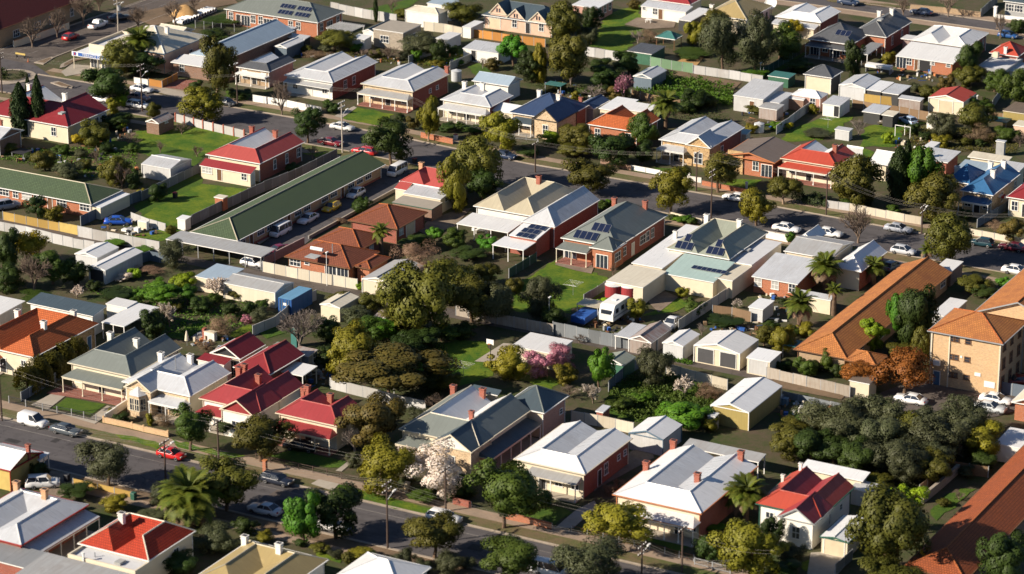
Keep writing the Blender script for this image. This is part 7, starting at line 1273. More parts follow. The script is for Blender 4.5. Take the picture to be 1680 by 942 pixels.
t_('street tree before the grey hipped roof house', T, 490, 108, 310, 290, 335, 'olive', group=S); t_('golden street tree right of the slate brick house', T, 1040, 168, 400, 268, 455, 'gold', group=S, bark='bark_pale'); t_('street tree before the stone feature wall', T, 1350, 50, 250, 262, 318, 'olive', group=S); t_('large golden street tree beside the white sedans', T, 1600, 288, 500, 240, 535, 'gold', group=S); sh('loose olive bush at the far street front wall', T, 400, -10, 85, 200, 'olive'); t_('dark evergreen mass beside the stone villa', T, 650, -60, 120, 270, 150, 'dark'); t_('dark evergreen against the stone villa verandah', T, 850, -20, 110, 160, 140, 'dark'); sh('silver ball bush on the back lawn', T, 195, 880, 960, 115, 'grey'); sh('front shrub of the grey hipped roof house', T, 600, 375, 435, 90, 'mid'); sh('green front shrub by the cream front wall', T, 1090, 465, 510, 110, 'weed'); bare('bare climbing tree on the bay of the slate brick house', T, 662, 760, 880, 80, 'twig'); sh('dark hedge left of the low brown roofed house', T, 120, 20, 80, 160, 'dark', name='hedge'); sh('olive shrub on the near edge of the slate brick lawn', T, 20, 880, 980, 110, 'olive')
T = j_
t_('spreading street tree with pale fork before the scarlet cottage', T, 100, 212, 350, 215, 395, 'olive', group=S, bark='bark_pale'); t_('great rounded olive tree right of the scarlet cottage', T, 580, 78, 390, 330, 415, 'olive'); column('dark columnar conifer beside the great rounded olive tree', T, 850, 20, 370, 170); column('second dark columnar conifer with feathery tip', T, 905, -20, 330, 90); t_('dense green tree right of the columnar conifers', T, 1010, 38, 330, 215, 390, 'bright'); t_('spreading gold-olive tree before the blue roofed villa', T, 1090, 198, 465, 320, 490, 'olive'); t_('large street tree on the near kerb opposite the blue roofed villa', T, 1190, 448, 740, 325, 785, 'olive', group=S); bare('large bare street tree beside the silver sedan', T, 590, 395, 650, 260, 'twig', lv=6, group=S); t_('small orange-green tree before the maroon roofed house', T, 1600, 498, 620, 155, 650, 'brown'); hedge('dark hedge along the front of the scarlet cottage', T, [(170, 375), (290, 400), (390, 415)], 2.5, 2.2, 'dark'); sh('shrub spilling over the scalloped fence', T, 830, 400, 460, 105, 'mid'); sh('shrub against the fence under the great olive tree', T, 540, 350, 420, 110, 'mid'); palm('tall shaggy palm beside the brick house of many pitches', T, 370, 800, 960, 150, 44, dead=14); palm('dark palm behind the ochre units roof', T, 690, 800, 920, 110, 40, dead=6); palm('shaggy palm with hanging dead fronds on the left of the ochre units', k3, 205, 110, 270, 135, 42, dead=14); palm('pale trunked palm leaning over the ochre units', k3, 430, 20, 190, 80, 20, dead=4); palm('palm stump with arching fronds under the large street tree', T, 1040, 690, 790, 80, 18, dead=3)
sh('banana clump below the shaggy palm', k3, 235, 235, 330, 130, 'gold'); sh('grey-green bush by the right end of the far street', T, 1345, 855, 965, 200, 'olive'); sh('green hedge at the corner of the flats roof', T, 1545, 870, 940, 110, 'bright', name='hedge'); sh('dark shrubs beside the white roofed carport', T, 1420, 930, 1010, 170, 'dark'); sh('garden shrubs left of the white gabled cottage', T, 640, 300, 390, 120, 'dark'); sh('green shrub row right of the white sedans', T, 150, 580, 650, 80, 'weed'); sh('dark shrub under the blue verandah', T, 1290, 430, 500, 100, 'dark'); sh('dead vines on the flats side of the far street', T, 1500, 510, 570, 120, 'dead')
cover('weeds and nettles carpeting the yard behind the grey corrugated shed', k2, [(660, 660), (830, 560), (1000, 590), (1250, 650), (1330, 730), (1290, 860), (1000, 900), (800, 890), (600, 800)], 9000, 'mid', .9, .2)
cover('low weeds along the near side of the lane before the garages', k2, [(970, 450), (1180, 500), (1180, 520), (980, 480)], 900, 'weed', .6, .16); cover('grassy weeds below the wooded yard trees', k1, [(900, 350), (1090, 330), (1120, 430), (1060, 600), (960, 640), (880, 560)], 2500, 'weed', .5, .16)

# more of the olive grove below the flats and the thickets between the yards
gv = 'silvery olive trees of the grove below the flats'
for i, (x, y, wd, kd) in enumerate(sorted(((1345, 712, 70, 'grey'), (1385, 735, 80, 'grey'), (1440, 748, 84, 'grey'), (1490, 735, 80, 'olive'), (1535, 752, 84, 'grey'), (1575, 730, 76, 'grey'), (1330, 752, 66, 'dark'), (1400, 775, 70, 'dark'), (1475, 782, 76, 'grey'), (1530, 788, 60, 'olive'), (1610, 745, 70, 'gold')))):
    t_('%s tree from the left in the crowded olive grove below the flats' % ORD[i], 'px', x, y-wd*.78, y, wd, y+8, kd, group=gv)
def thicket(lab, t, spots, kinds):
    for i, (x, y, wd) in enumerate(sorted(spots)): sh(lab % (ORD[i]), t, x, y-wd*.62, y, wd, kinds[i % len(kinds)])
thicket('%s shrub from the left in the wooded yard thicket', 'px', [(545, 600, 50), (600, 560, 60), (655, 545, 60), (690, 575, 60), (725, 560, 44), (735, 640, 50), (760, 555, 40)], ['dark', 'mid', 'olive'])
thicket('%s shrub from the left in the untidy yards behind the left units', e, [(60, 60, 110), (200, 110, 90), (400, 70, 110), (520, 90, 90), (560, 170, 110), (700, 60, 100), (860, 60, 90)], ['olive', 'dark', 'mid', 'grey'])
thicket('%s shrub from the left along the shaded gardens left of the container', k0, [(620, 30, 110), (880, 130, 100), (940, 80, 110), (1160, 170, 90), (1290, 140, 100), (1400, 120, 110), (1560, 80, 110), (1520, 230, 80)], ['dark', 'mid', 'weed', 'olive'])
thicket('%s low shrub from the left along the front gardens of the far street', b, [(460, 690, 60), (950, 790, 80), (1170, 850, 70), (1340, 850, 80), (1500, 850, 90), (1640, 870, 90)], ['mid', 'dark', 'olive'])
thicket('%s shrub from the left in the back gardens of the top row', b, [(330, 350, 90), (450, 340, 80), (600, 300, 90), (650, 340, 90), (780, 380, 90), (980, 390, 90), (1290, 350, 80), (1330, 430, 80)], ['olive', 'grey', 'dark', 'weed'])
thicket('%s shrub from the left behind the orange tiled villa', c, [(150, 520, 110), (320, 590, 90), (480, 620, 90), (610, 620, 100), (700, 680, 80), (1060, 720, 90), (1130, 740, 120), (1300, 700, 120)], ['dark', 'olive', 'mid'])
thicket('%s orchard shrub from the left at the far right', ZH, [(560, 330, 110), (700, 420, 130), (880, 330, 150), (980, 400, 120), (1100, 470, 130), (1250, 480, 120), (1350, 420, 110), (620, 560, 90)], ['grey', 'olive', 'dark', 'gold'])
thicket('%s shrub from the left in the yards beside the ochre units', k3, [(20, 300, 110), (110, 130, 90), (150, 330, 110), (300, 350, 100), (20, 520, 110), (300, 560, 110), (440, 560, 110)], ['mid', 'olive', 'dark'])
thicket('%s shrub from the left along the front of the near street houses', n1, [(740, 330, 80), (800, 370, 70), (1000, 350, 90), (1180, 400, 90), (1280, 460, 90), (1400, 440, 110)], ['mid', 'dark', 'olive'])
thicket('%s shrub from the left on the bottom edge gardens', n1, [(300, 760, 90), (420, 800, 110), (520, 840, 90), (760, 860, 110), (930, 930, 110), (1370, 900, 120)], ['dark', 'olive', 'grey'])
thicket('%s shrub from the left around the lower right yards', n3, [(760, 350, 110), (850, 300, 130), (980, 260, 120), (1090, 330, 100), (1150, 500, 90), (1290, 300, 120), (1430, 250, 120), (640, 240, 110)], ['grey', 'dark', 'olive'])
thicket('%s garden shrub from the left beside the slate brick house and additions', i_, [(590, 420, 80), (640, 410, 70), (1060, 500, 70), (1140, 520, 80), (1180, 525, 70), (40, 950, 90), (720, 860, 60)], ['mid', 'dark', 'weed'])
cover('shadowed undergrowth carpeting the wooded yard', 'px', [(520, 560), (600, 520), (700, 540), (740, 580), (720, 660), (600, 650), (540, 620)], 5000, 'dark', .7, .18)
cover('leafy undergrowth through the olive grove', 'px', [(1310, 770), (1330, 690), (1450, 690), (1640, 720), (1620, 760), (1500, 800), (1420, 790)], 7000, 'grey', .7, .18)
cover('rank grass and weeds in the untidy yards behind the left units', e, [(0, 60), (300, 30), (600, 20), (900, 60), (880, 230), (600, 230), (300, 160), (0, 110)], 6000, 'weed', .4, .15, lump=.4)
cover('low growth in the back gardens of the top row', b, [(250, 370), (450, 330), (700, 340), (1000, 400), (1350, 330), (1450, 400), (1200, 460), (900, 420), (600, 390)], 6000, 'olive', .45, .16, lump=.4)
cover('low growth through the shaded left gardens', k0, [(560, 40), (900, 0), (1300, 60), (1600, 100), (1640, 250), (1300, 330), (1060, 340), (1000, 150), (700, 60)], 7000, 'weed', .4, .16, lump=.4)
cover('low growth through the far right orchard', ZH, [(450, 330), (700, 260), (1300, 330), (1640, 420), (1600, 560), (1000, 540), (620, 520)], 6000, 'olive', .45, .16, lump=.4)
cover('low growth in the gardens behind the orange tiled villa', c, [(120, 560), (320, 520), (700, 640), (1100, 720), (1350, 690), (1440, 800), (1100, 780), (600, 680)], 5000, 'dark', .45, .16, lump=.4)
# ------------------------------------------------------------------ vehicles
K_ = 'cars parked in the streets and yards'
def cr(lab, t, x, y, an, ty, col): return car(lab, t, x, y, an, ty, col, K_)
cr('red hatchback driving up the cross road', a, 462, 258, 90, 'hatch', CR); cr('white dual cab utility truck on the cross road', a, 642, 180, 90, 'ute', CW); cr('dark sedan parked beside the transformer pole', a, 782, 132, 60, 'sedan', CB); cr('silver-white sedan before the orange paling fence', a, 930, 600, 0, 'sedan', (.6, .62, .66)); cr('rose brown sedan parked at the bend', a, 905, 655, 0, 'sedan', (.35, .22, .2)); cr('white wagon behind the pole at the bend', a, 905, 705, 0, 'wagon', CW); cr('dark car shaded by the golden round tree', a, 1480, 690, 0, 'hatch', CB)
cr('pale silver sedan beside the steel pole on the far street', b, 565, 850, 0, 'sedan', (.6, .6, .58)); cr('maroon car half hidden behind the green units', f, 490, 8, 0, 'sedan', (.16, .012, .02)); cr('bright red station wagon parked by the green units', f, 712, 68, 180, 'wagon', CR); cr('white minibus van at the street end of the unit car park', f, 926, 200, -90, 'van', CW); cr('white hatchback nearest the minibus in the unit car park', f, 655, 345, -90, 'hatch', CW); cr('yellow coupe in the unit car park', f, 495, 435, -90, 'hatch', (.62, .40, .02)); cr('white sedan left of the yellow coupe', f, 342, 510, -90, 'sedan', (.66, .67, .69)); cr('white delivery van in the unit car park', f, 162, 595, -90, 'van', CW); cr('maroon sedan under the carport edge of the green units', f, 165, 712, 70, 'sedan', (.15, .015, .04)); cr('pale blue car nose beside the lane carport', f, 45, 772, 80, 'hatch', (.35, .42, .48)); cr('white car under the grey carport by the lane', e, 1655, 800, 0, 'hatch', CW); cr('bright blue sedan inside the iron fenced yard', e, 775, 527, 30, 'sedan', (.015, .08, .42)); cr('silver four wheel drive before the left brick units', e, 45, 425, 60, 'suv', (.3, .31, .36)); cr('dark blue car on the far street by the large dark gum', f, 1625, 95, 0, 'sedan', CN)
cr('small white sedan beside the stone villa verge', i_, 1468, 372, 180, 'sedan', CW); cr('white sedan before the white additions on the far street', j_, 120, 573, 0, 'sedan', CW); cr('white coupe partly behind the pale gable', j_, 395, 603, 0, 'sedan', CW); cr('silver sedan beside the large bare street tree', j_, 852, 575, 0, 'sedan', (.33, .35, .40)); cr('pale silver hatchback on the near kerb of the far street', j_, 885, 720, 0, 'hatch', (.5, .52, .56)); cr('dark teal hatchback before the cream low front wall', j_, 1400, 668, 180, 'hatch', (.01, .04, .055)); cr('maroon sedan at the right end of the far street', j_, 1605, 698, 180, 'sedan', (.09, .01, .02)); cr('grey car beside the brick house of many pitches', j_, 812, 822, 80, 'hatch', (.2, .22, .25)); cr('white car nose at the right edge of the far street', j_, 1625, 850, 0, 'sedan', CW)
cr('white panel van parked on the near street', k0, 218, 910, 0, 'panelvan', CW); cr('dark grey sedan behind the white panel van', n0, 432, 22, 0, 'sedan', (.055, .07, .085)); cr('small bright red hatchback on the near street', n0, 1122, 180, 0, 'hatch', (.5, .015, .015)); cr('white four wheel drive in the shaded yard lower left', n0, 280, 372, 35, 'suv', CW); cr('silver sedan with tail lights toward the viewer on the near street', n1, 60, 543, 180, 'sedan', (.5, .53, .58)); cr('dark navy wagon on the near street', n1, 135, 347, 0, 'wagon', (.015, .02, .035)); cr('white car under the dark round tree', n1, 500, 655, 0, 'hatch', CW); cr('white station wagon in the near street right of the power pole', n1, 1230, 595, 0, 'wagon', CW); cr('black sedan in the crimson cottage front yard', n1, 290, 128, 10, 'sedan', (.01, .01, .014)); cr('white van at the bottom edge behind the grey-green tree', n2, 235, 945, 0, 'van', CW)
cr('white sedan by the autumn tree in the flats car park', k3, 935, 762, 180, 'sedan', CW); cr('white sedan at the right of the flats car park', k3, 1490, 762, 0, 'sedan', CW); cr('pale silver sedan nearest the viewer in the flats car park', k3, 1450, 815, 0, 'sedan', (.5, .53, .55)); cr('dark red car beyond the blue sheet fence', k3, 1660, 640, 40, 'sedan', (.2, .015, .015)); cr('black four wheel drive on the top street', d, 525, 32, 0, 'suv', CN); cr('dark sedan on the top street before the white villa', d, 1005, 96, 180, 'sedan', CN); cr('blue hatchback near the scarlet house', d, 1570, 248, 0, 'hatch', (.02, .08, .25)); cr('old dark truck under the narrow cream carport', d, 775, 800, -90, 'ute', (.09, .075, .06)); cr('pale blue hatchback on the right lawn', d, 918, 808, 150, 'hatch', (.35, .45, .6)); cr('white and dark utility beside the rusty shed', k2, 1050, 268, -90, 'ute', CW); cr('white van in the villa garden by the roundabout', a, 660, 665, 0, 'hatch', CW)
# caravan
p = g(k2, 672, 215); cv = thing('caravan', 'white touring caravan in the yard behind the dark lane fence', 'caravan', p, radians(90)); cv.scale = (1, 1.05, 1.22)
b_ = MB(); prof = [(-2.9, .6), (-3.0, 1.5), (-2.5, 2.45), (-2.1, 2.6), (2.4, 2.6), (2.8, 2.3), (2.9, .6)]
for s in (-1, 1): b_.poly([(x, s*1.15, z) for x, z in prof][::s])
for i in range(len(prof)): (x0, z0), (x1, z1) = prof[i], prof[(i+1) % len(prof)]; b_.poly([(x0, -1.15, z0), (x0, 1.15, z0), (x1, 1.15, z1), (x1, -1.15, z1)])
part('body', b_, 't_white', cv); part('stripe', MB().box(-2.7, -1.17, 1.0, 2.7, -1.152, 1.15), 't_grey', cv); part('roof_hatch', MB().box(-.4, -.35, 2.6, .4, .35, 2.72), 't_white', cv); part('drawbar', MB().box(-4.2, -.12, .5, -2.9, .12, .62), 't_dark', cv)
for x in (-1.6, .2, 1.7): part('window', MB().box(x-.45, -1.18, 1.45, x+.45, -1.153, 2.05), 'glass', cv)
part('window', MB().box(-3.02, -.8, 1.5, -2.72, .8, 2.0), 'glass', cv)
for s in (-1, 1): o = O('wheel', CACHE['tyre'], cv, (.1, s*1.05, .33)); o.rotation_euler = (radians(90), 0, 0); O('rim', CACHE['rim'], o)
# shipping container
A_, B_, C_ = g(k1, 145, 72, 2.6), g(k1, 222, 87, 2.6), g(k1, 350, 13, 2.6); ct = thing('shipping_container', 'blue shipping container beside the cream end wall shed', 'container', (A_.x, A_.y, 0)); W_, D_ = max(2.4, B_.x-A_.x), max(5.9, C_.y-A_.y)
mk('container', (.02, .09, .26), .5, 'corr', (.02, .06, .16), sc=.35); mk('container_top', (.13, .30, .48), .5, 'corr', (.1, .2, .33), sc=.35)
part('body', MB().box(0, 0, .1, W_, D_, 2.55), 'container', ct); part('top', MB().box(.02, .02, 2.55, W_-.02, D_-.02, 2.6), 'container_top', ct)
for x in (0, W_-.1): part('corner_post', MB().box(x, -.03, .1, x+.1, .0, 2.55), 't_blue', ct)
for x in (.35, .8, W_-.9, W_-.45): part('lock_rod', MB().tube((x, -.05, .2), (x, -.05, 2.45), .03), 't_grey', ct)
part('door_mark', MB().box(.9, -.02, 1.5, 1.5, -.003, 1.9), 't_white', ct)
# tanks
tank('red corrugated rainwater tank, left of the pair behind the slate brick house lawn', k2, 665, 85, 1.35, 2.5, 'roof_crimson', 'roof_white'); tank('red corrugated rainwater tank, right of the pair beside the white addition', k2, 768, 95, 1.35, 2.5, 'roof_crimson', 'roof_white'); tank('white rainwater tank beside the dark red tiled villa', a, 382, 905, .95, 2.0, 't_white', 'roof_white'); tank('pale tank in the yard behind the stone villa', c, 1617, 865, .9, 1.6, 't_white', 'roof_galv'); tank('grey rainwater tank beside the lawn cottage chimney', b, 1312, 530, 1.0, 2.0, 'roof_galv', 'roof_galv')
# white pergola
A_, B_, C_ = g(b, 478, 178, 2.6), g(b, 622, 208, 2.6), g(b, 692, 168, 2.6); pg = thing('pergola', 'white slatted pergola beside the solar roofed brick house', 'pergola', (A_.x, B_.y, 0)); W_, D_ = B_.x-A_.x, C_.y-B_.y
for i in range(12): u = i/11; part('slat', MB().box(W_*u-.05, -.2, 2.6, W_*u+.05, D_+.2, 2.78), 't_white', pg)
for v in (.2, D_-.2): part('beam', MB().box(-.2, v-.06, 2.42, W_+.2, v+.06, 2.6), 't_white', pg)
for x in (.1, W_-.1):
    for v in (.2, D_-.2): part('post', MB().box(x-.06, v-.06, 0, x+.06, v+.06, 2.42), 't_white', pg)
# ------------------------------------------------------------------ poles and wires
pa = [pole('steel pole with transformer on the cross road', a, 775, -10, 215, 1, 2, 'pole_pale', True)[0:3]] 
p0 = pole('tall dark pole at the left edge by the roundabout', a, 14, 350, 612, 0, 2); p1 = pole('dark power pole beside the bend of the far street', a, 932, 425, 730, 1, 2); p2 = pole('dark pole before the slate roofed bungalow', a, 1555, 490, 697, 0, 1); p3 = pole('pale steel pole beside the silver sedan on the far street', b, 566, 665, 1000, 1, 2, 'pole_pale'); p4 = pole('slim dark pole behind the grey hipped roof house', i_, 152, -10, 187, 0, 1); p5 = pole('dark pole before the stone villa gable', i_, 1206, 55, 310, 0, 1); p6 = pole('tall dark pole between the two chimneyed roofs on the far street', i_, 1303, 175, 510, 0, 2); p7 = pole('dark pole before the scarlet cottage', j_, 380, 195, 470, 0, 1); p8 = pole('steel pole beside the spreading gold-olive tree', j_, 1005, 405, 590, 1, 2, 'pole'); 
q0 = pole('power pole beside the terracotta villa hedge', k0, 13, 520, 880, 0, 1); q1 = pole('power pole beside the red hatchback', n0, 1085, 70, 335, 1, 2); q2 = pole('dark power pole behind the crimson villa street tree', n0, 1432, -60, 195, 0, 1); q3 = pole('tall power pole with crossarms at the middle of the near street', n1, 862, 345, 775, 1, 2); q4 = pole('slim pole before the white blossom on the near street', n1, 1242, 250, 530, 0, 1); q5 = pole('power pole at the bottom edge beside the mushroom shaped tree', n2, 848, 750, 1010, 1, 2); q6 = pole('slim pole before the hipped white verandah', n2, 1112, 640, 930, 0, 1)
def gp(t, x, y, h_): return (g(t, x, y), h_, None)
wires(['power line from the roundabout to the bend', 'power line over the golden round tree', 'power line over the slate bungalow front', 'power line past the lawn cottage', ], [p0, p1, p2, gp(b, 900, 800, p2[1]), p4]); wires(['power line before the orange tiled villa', 'power line before the stone villa', 'power line before the scarlet cottage front', 'power line past the right end of the far street'], [p4, p5, p7, p8, gp(j_, 1700, 640, p8[1])])
wires(['power line over the near street at the left', 'power line over the large date palm', 'power line over the near street centre', 'power line to the bottom edge'], [gp(n0, -200, 100, q1[1]), q1, q3, q5, gp(n2, 1400, 1130, q5[1])]); wires(['house side power line by the terracotta villa', 'house side power line before the crimson villas', 'house side power line before the slate villa', 'house side power line before the pair of white cottages'], [q0, q2, q4, q6, gp(n2, 1700, 1090, q6[1])], (-.5, .5))
lampost('slim lamp standard beside the lane court', k2, 243, 75, 250); lampost('white headed lamp in the lane before the brown units', f, 465, 715, 930, 't_white'); lampost('curved lamp by the long white fence', k1, 905, 605, 715, 't_white'); lampost('white lamp post beside the red gable garage', d, 1365, 630, 720, 't_white'); lampost('thin lamp behind the far white fence', c, 1625, 415, 500)
# ------------------------------------------------------------------ roundabout, islands, road things
p = g(a, 62, 505); rb = MB(); rb.lathe([(5.2, 0), (5.2, .15), (3.9, .18), (3.8, .32)], 28); o = part('roundabout', rb, 'kerb', None, loc=(p.x, p.y, 0)); o['kind'] = 'structure'
o = part('roundabout_bed', MB().lathe([(3.7, .1), (3.6, .4), (2.2, .6)], 24), 'soil', None, loc=(p.x, p.y, 0)); o['kind'] = 'structure'
cover('dark shrubs planted on the roundabout', None, [(p.x+3.4*cos(i*.7), p.y+3.4*sin(i*.7)) for i in range(9)], 1600, 'dark', 1.1, .18, world=True)
def island(t, pts):
    P = [g(t, x, y) for x, y in pts]; m_ = MB(); n_ = len(P); ar = sum(P[i].x*P[(i+1) % n_].y-P[(i+1) % n_].x*P[i].y for i in range(n_)); P = P if ar > 0 else P[::-1]
    m_.poly([(q_.x, q_.y, .16) for q_ in P])
    for i in range(n_): u, v = P[i], P[(i+1) % n_]; m_.poly([(u.x, u.y, 0), (v.x, v.y, 0), (v.x, v.y, .16), (u.x, u.y, .16)])
    struct('traffic_island', m_, 'kerb'); c_ = sum(P, Vector())/n_; m2 = MB(); m2.poly([((q_.x-c_.x)*.72+c_.x, (q_.y-c_.y)*.72+c_.y, .175) for q_ in P]); struct('island_bed', m2, 'dirt')
island(a, [(222, 412), (340, 375), (352, 382), (285, 425)]); island(a, [(330, 545), (380, 535), (480, 570), (470, 580), (400, 570)]); island(a, [(390, 450), (400, 425), (470, 390), (580, 375), (588, 385), (500, 400), (430, 440)])
for lab, x, y in (('orange traffic cone near the triangular island', 185, 405),):
    pp = g(a, x, y); co = thing('traffic_cone', lab, 'cone', pp); part('base', MB().box(-.2, -.2, 0, .2, .2, .05), 't_red', co); part('cone', MB().lathe([(.15, .05), (.03, .75)], 10), 't_terra', co)
boxthing('road_barrier', 'yellow striped road barrier by the left kerb of the cross road', 'barrier', a, 135, 378, [('board', 'w_yellow', -1.2, -.05, .6, 1.2, .05, .95), ('leg', 't_dark', -1.0, -.25, 0, -.9, .25, .6), ('leg', 't_dark', .9, -.25, 0, 1.0, .25, .6)])
p = g(a, 1215, 110); rn = random.Random(5); sm = MB(); rings = [(3.4, 0), (3.0, .7), (2.2, 1.5), (1.2, 2.2), (.4, 2.5)]
for r_, z_ in rings:
    for i in range(18): an_ = 2*pi*i/18; k_ = 1+rn.uniform(-.1, .1); sm.v.append((r_*k_*cos(an_), r_*k_*.8*sin(an_), z_+rn.uniform(-.08, .08)))
for jj in range(4):
    for i in range(18): i2 = (i+1) % 18; sm.f.append((jj*18+i, jj*18+i2, (jj+1)*18+i2, (jj+1)*18+i)); sm.m.append(0)
sm.f.append(tuple(72+i for i in range(18))); sm.m.append(0); tag(part('sand_heap', sm, 'sand', None, loc=tuple(p), smooth=True), 'heap of orange sand behind the concrete pipes', 'heap')
cy = cached('conc_pipe', lambda: MB().tube((-1.2, 0, .45), (1.2, 0, .45), .45, k=12).tube((1.2, 0, .45), (1.21, 0, .45), .34, k=12, mi=1).mesh('concrete_pipe', ['t_white', 't_dark']))
for nm, x, y, n_ in (('before', 1170, 158, 8), ('behind', 1295, 108, 6)):
    pp = g(a, x, y)
    for i in range(n_): o = O('concrete_pipe', cy, None, (pp.x, pp.y+i*.98, 0)); tag(o, '%s white concrete pipe of the row %s the sand heap' % (ORD[i], nm), 'pipe', 'white concrete pipes %s the sand heap' % nm)
# ------------------------------------------------------------------ bins, yard things
for i in range(6): bin_('%s yellow lidded wheelie bin from the left against the flats wall' % ORD[i], k3, 1290+i*27, 655+i*6, 'w_yellow', 't_dark', 'yellow lidded bins against the flats')
bin_('yellow lidded bin beside the lane by the white fence', k3, 440, 690, 'w_yellow'); bin_('red lidded bin by the minibus in the unit car park', f, 1040, 130, 't_red'); bin_('dark bin at the corner lot picket fence', n0, 440, 335); bin_('dark green bin by the picket fence near the date palm', n0, 875, 455, 't_green', 't_green'); bin_('red lidded bin in the cottage lawn', e, 1147, 355, 't_red'); bin_('yellow lidded bin beside the crimson cottage drive', n1, 640, 125, 'w_yellow'); bin_('white and red bin on the far street brick wall', b, 1308, 915, 't_red', 't_white')
boxthing('utility_cabinet', 'white upright cabinet before the flats wall', 'cabinet', k3, 1248, 660, [('body', 't_white', -.7, -.4, 0, .7, .4, 2.2), ('door', 't_cream', -.62, -.43, .1, -.03, -.4, 2.1), ('door', 't_cream', .03, -.43, .1, .62, -.4, 2.1)])
for lab, t, x, y in (('clothes hoist on the back lawn behind the white additions', k2, 400, 60), ('clothes hoist on the neat lawn by the white garden shed', d, 392, 840), ('clothes hoist on the lawn by the garden court', k1, 1360, 600)): hoist(lab, t, x, y)
p = g(k1, 1535, 500); hp = thing('basketball_hoop', 'basketball hoop beside the grey court on the lawn', 'hoop', p); part('post', MB().tube((0, 0, 0), (0, 0, 3.1), .06), 't_dark', hp); part('backboard', MB().box(-.6, -.12, 2.9, .6, -.06, 3.7), 't_white', hp); part('ring', MB().lathe([(.22, 3.05), (.24, 3.05), (.24, 3.08), (.22, 3.08)], 12, c=(0, -.38)), 't_terra', hp)
p = g(k0, 1225, 390); um = thing('garden_umbrella', 'folded cream garden umbrella on the patio', 'umbrella', p); part('pole', MB().tube((0, 0, 0), (0, 0, 2.5), .03), 't_grey', um); part('canopy', MB().lathe([(.35, .9), (.25, 1.6), (.08, 2.4)], 10), 't_cream', um)
boxthing('garden_shrine', 'white masonry barbecue beside the curved arch in the garden', 'barbecue', k0, 1380, 350, [('base', 'c_white', -.9, -.4, 0, .9, .4, 1.3), ('chimney', 'c_red', -1.3, -.35, 0, -.9, .35, 1.7), ('shelf', 't_cream', -.95, -.45, 1.3, .95, .45, 1.38)])
boxthing('letter_box', 'white gatepost on the far street by the stone villa', 'gatepost', i_, 1160, 235, [('post', 't_white', -.2, -.2, 0, .2, .2, 1.1), ('cap', 't_white', -.27, -.27, 1.1, .27, .27, 1.22)]); boxthing('gatepost', 'white gatepost on the orange brick front wall', 'gatepost', i_, 1535, 300, [('post', 't_white', -.15, -.15, 0, .15, .15, 1.1), ('lamp', 't_white', -.2, -.2, 1.1, .2, .2, 1.4)]); boxthing('gatepost', 'tall orange brick gatepost behind the navy wagon', 'gatepost', n1, 60, 270, [('post', 'w_orange', -.25, -.25, 0, .25, .25, 1.6), ('cap', 't_terra', -.3, -.3, 1.6, .3, .3, 1.7)]); boxthing('gatepost', 'pale stone gatepost at the golden street tree', 'gatepost', n1, 990, 415, [('post', 'w_buff', -.3, -.3, 0, .3, .3, 1.5), ('cap', 't_cream', -.36, -.36, 1.5, .36, .36, 1.62)]); boxthing('gatepost', 'small white gatepost beyond the top street', 'gatepost', d, 1487, 110, [('post', 't_white', -.3, -.3, 0, .3, .3, 2.0), ('cap', 't_white', -.4, -.4, 2.0, .4, .4, 2.2)])
boxthing('rubbish_pile', 'white builders rubble beside the bright blue sedan', 'rubble', e, 850, 575, [('slab', 't_white', -1.4, -.5, 0, -.4, .4, .35), ('slab', 't_grey', -.5, -.2, 0, .5, .7, .6), ('board', 't_cream', .2, -.6, 0, 1.3, -.1, .3), ('slab', 't_white', .8, 0, 0, 1.7, .8, .8)]); boxthing('cabinet', 'white upright fridge on the patched iron fence', 'fridge', e, 940, 560, [('body', 't_white', -.9, -.35, 0, .9, .35, 1.5), ('door', 't_cream', -.8, -.38, .1, .8, -.35, 1.4)])
boxthing('covered_boat', 'blue tarpaulin covered trailer beside the caravan', 'trailer', k2, 475, 230, [('tarp', 't_blue', -1.2, -2.2, .5, 1.2, 2.2, 1.5), ('frame', 't_dark', -1.1, -2.6, .3, 1.1, 2.4, .5)]); boxthing('lean_to_roof', 'buff canvas awning over the blue trailer', 'awning', k2, 520, 200, [('sheet', 'roof_tan', -1.9, -1.5, 2.2, 1.9, 1.6, 2.27), ('post', 't_grey', -1.8, -1.4, 0, -1.7, -1.3, 2.2), ('post', 't_grey', 1.7, -1.4, 0, 1.8, -1.3, 2.2), ('post', 't_grey', 1.7, 1.4, 0, 1.8, 1.5, 2.2)])
boxthing('green_tank', 'small green water tank beside the rusty white roof', 'tank', ZB, 925, 215, [('body', 'roof_teal', -.5, -.5, 0, .5, .5, 3.0), ('lid', 't_white', -.3, -.3, 3.0, .3, .3, 3.5)]); boxthing('shade_cloth', 'teal shade cloth frame behind the lane fence by the ochre units', 'shade', k3, 235, 470, [('cloth', 'roof_teal', -3, -1.4, 2.0, 3, 1.4, 2.08), ('post', 't_grey', -2.9, -1.3, 0, -2.8, -1.2, 2.0), ('post', 't_grey', 2.8, -1.3, 0, 2.9, -1.2, 2.0)]); boxthing('shade_cloth', 'teal shade tent in the garden beside the navy villa', 'shade', c, 285, 610, [('cloth', 'roof_teal', -1.8, -1.2, 1.8, 1.8, 1.2, 1.9), ('post', 't_grey', -1.7, -1.1, 0, -1.6, -1.0, 1.8), ('post', 't_grey', 1.6, -1.1, 0, 1.7, -1.0, 1.8)]); boxthing('shade_cloth', 'green tarpaulin shelter in the far right orchard', 'shade', ZH, 1430, 300, [('cloth', 'roof_teal', -2, -1.5, 1.6, 2, 1.5, 1.7), ('post', 't_grey', -1.9, -1.4, 0, -1.8, -1.3, 1.6), ('post', 't_grey', 1.8, -1.4, 0, 1.9, -1.3, 1.6)])
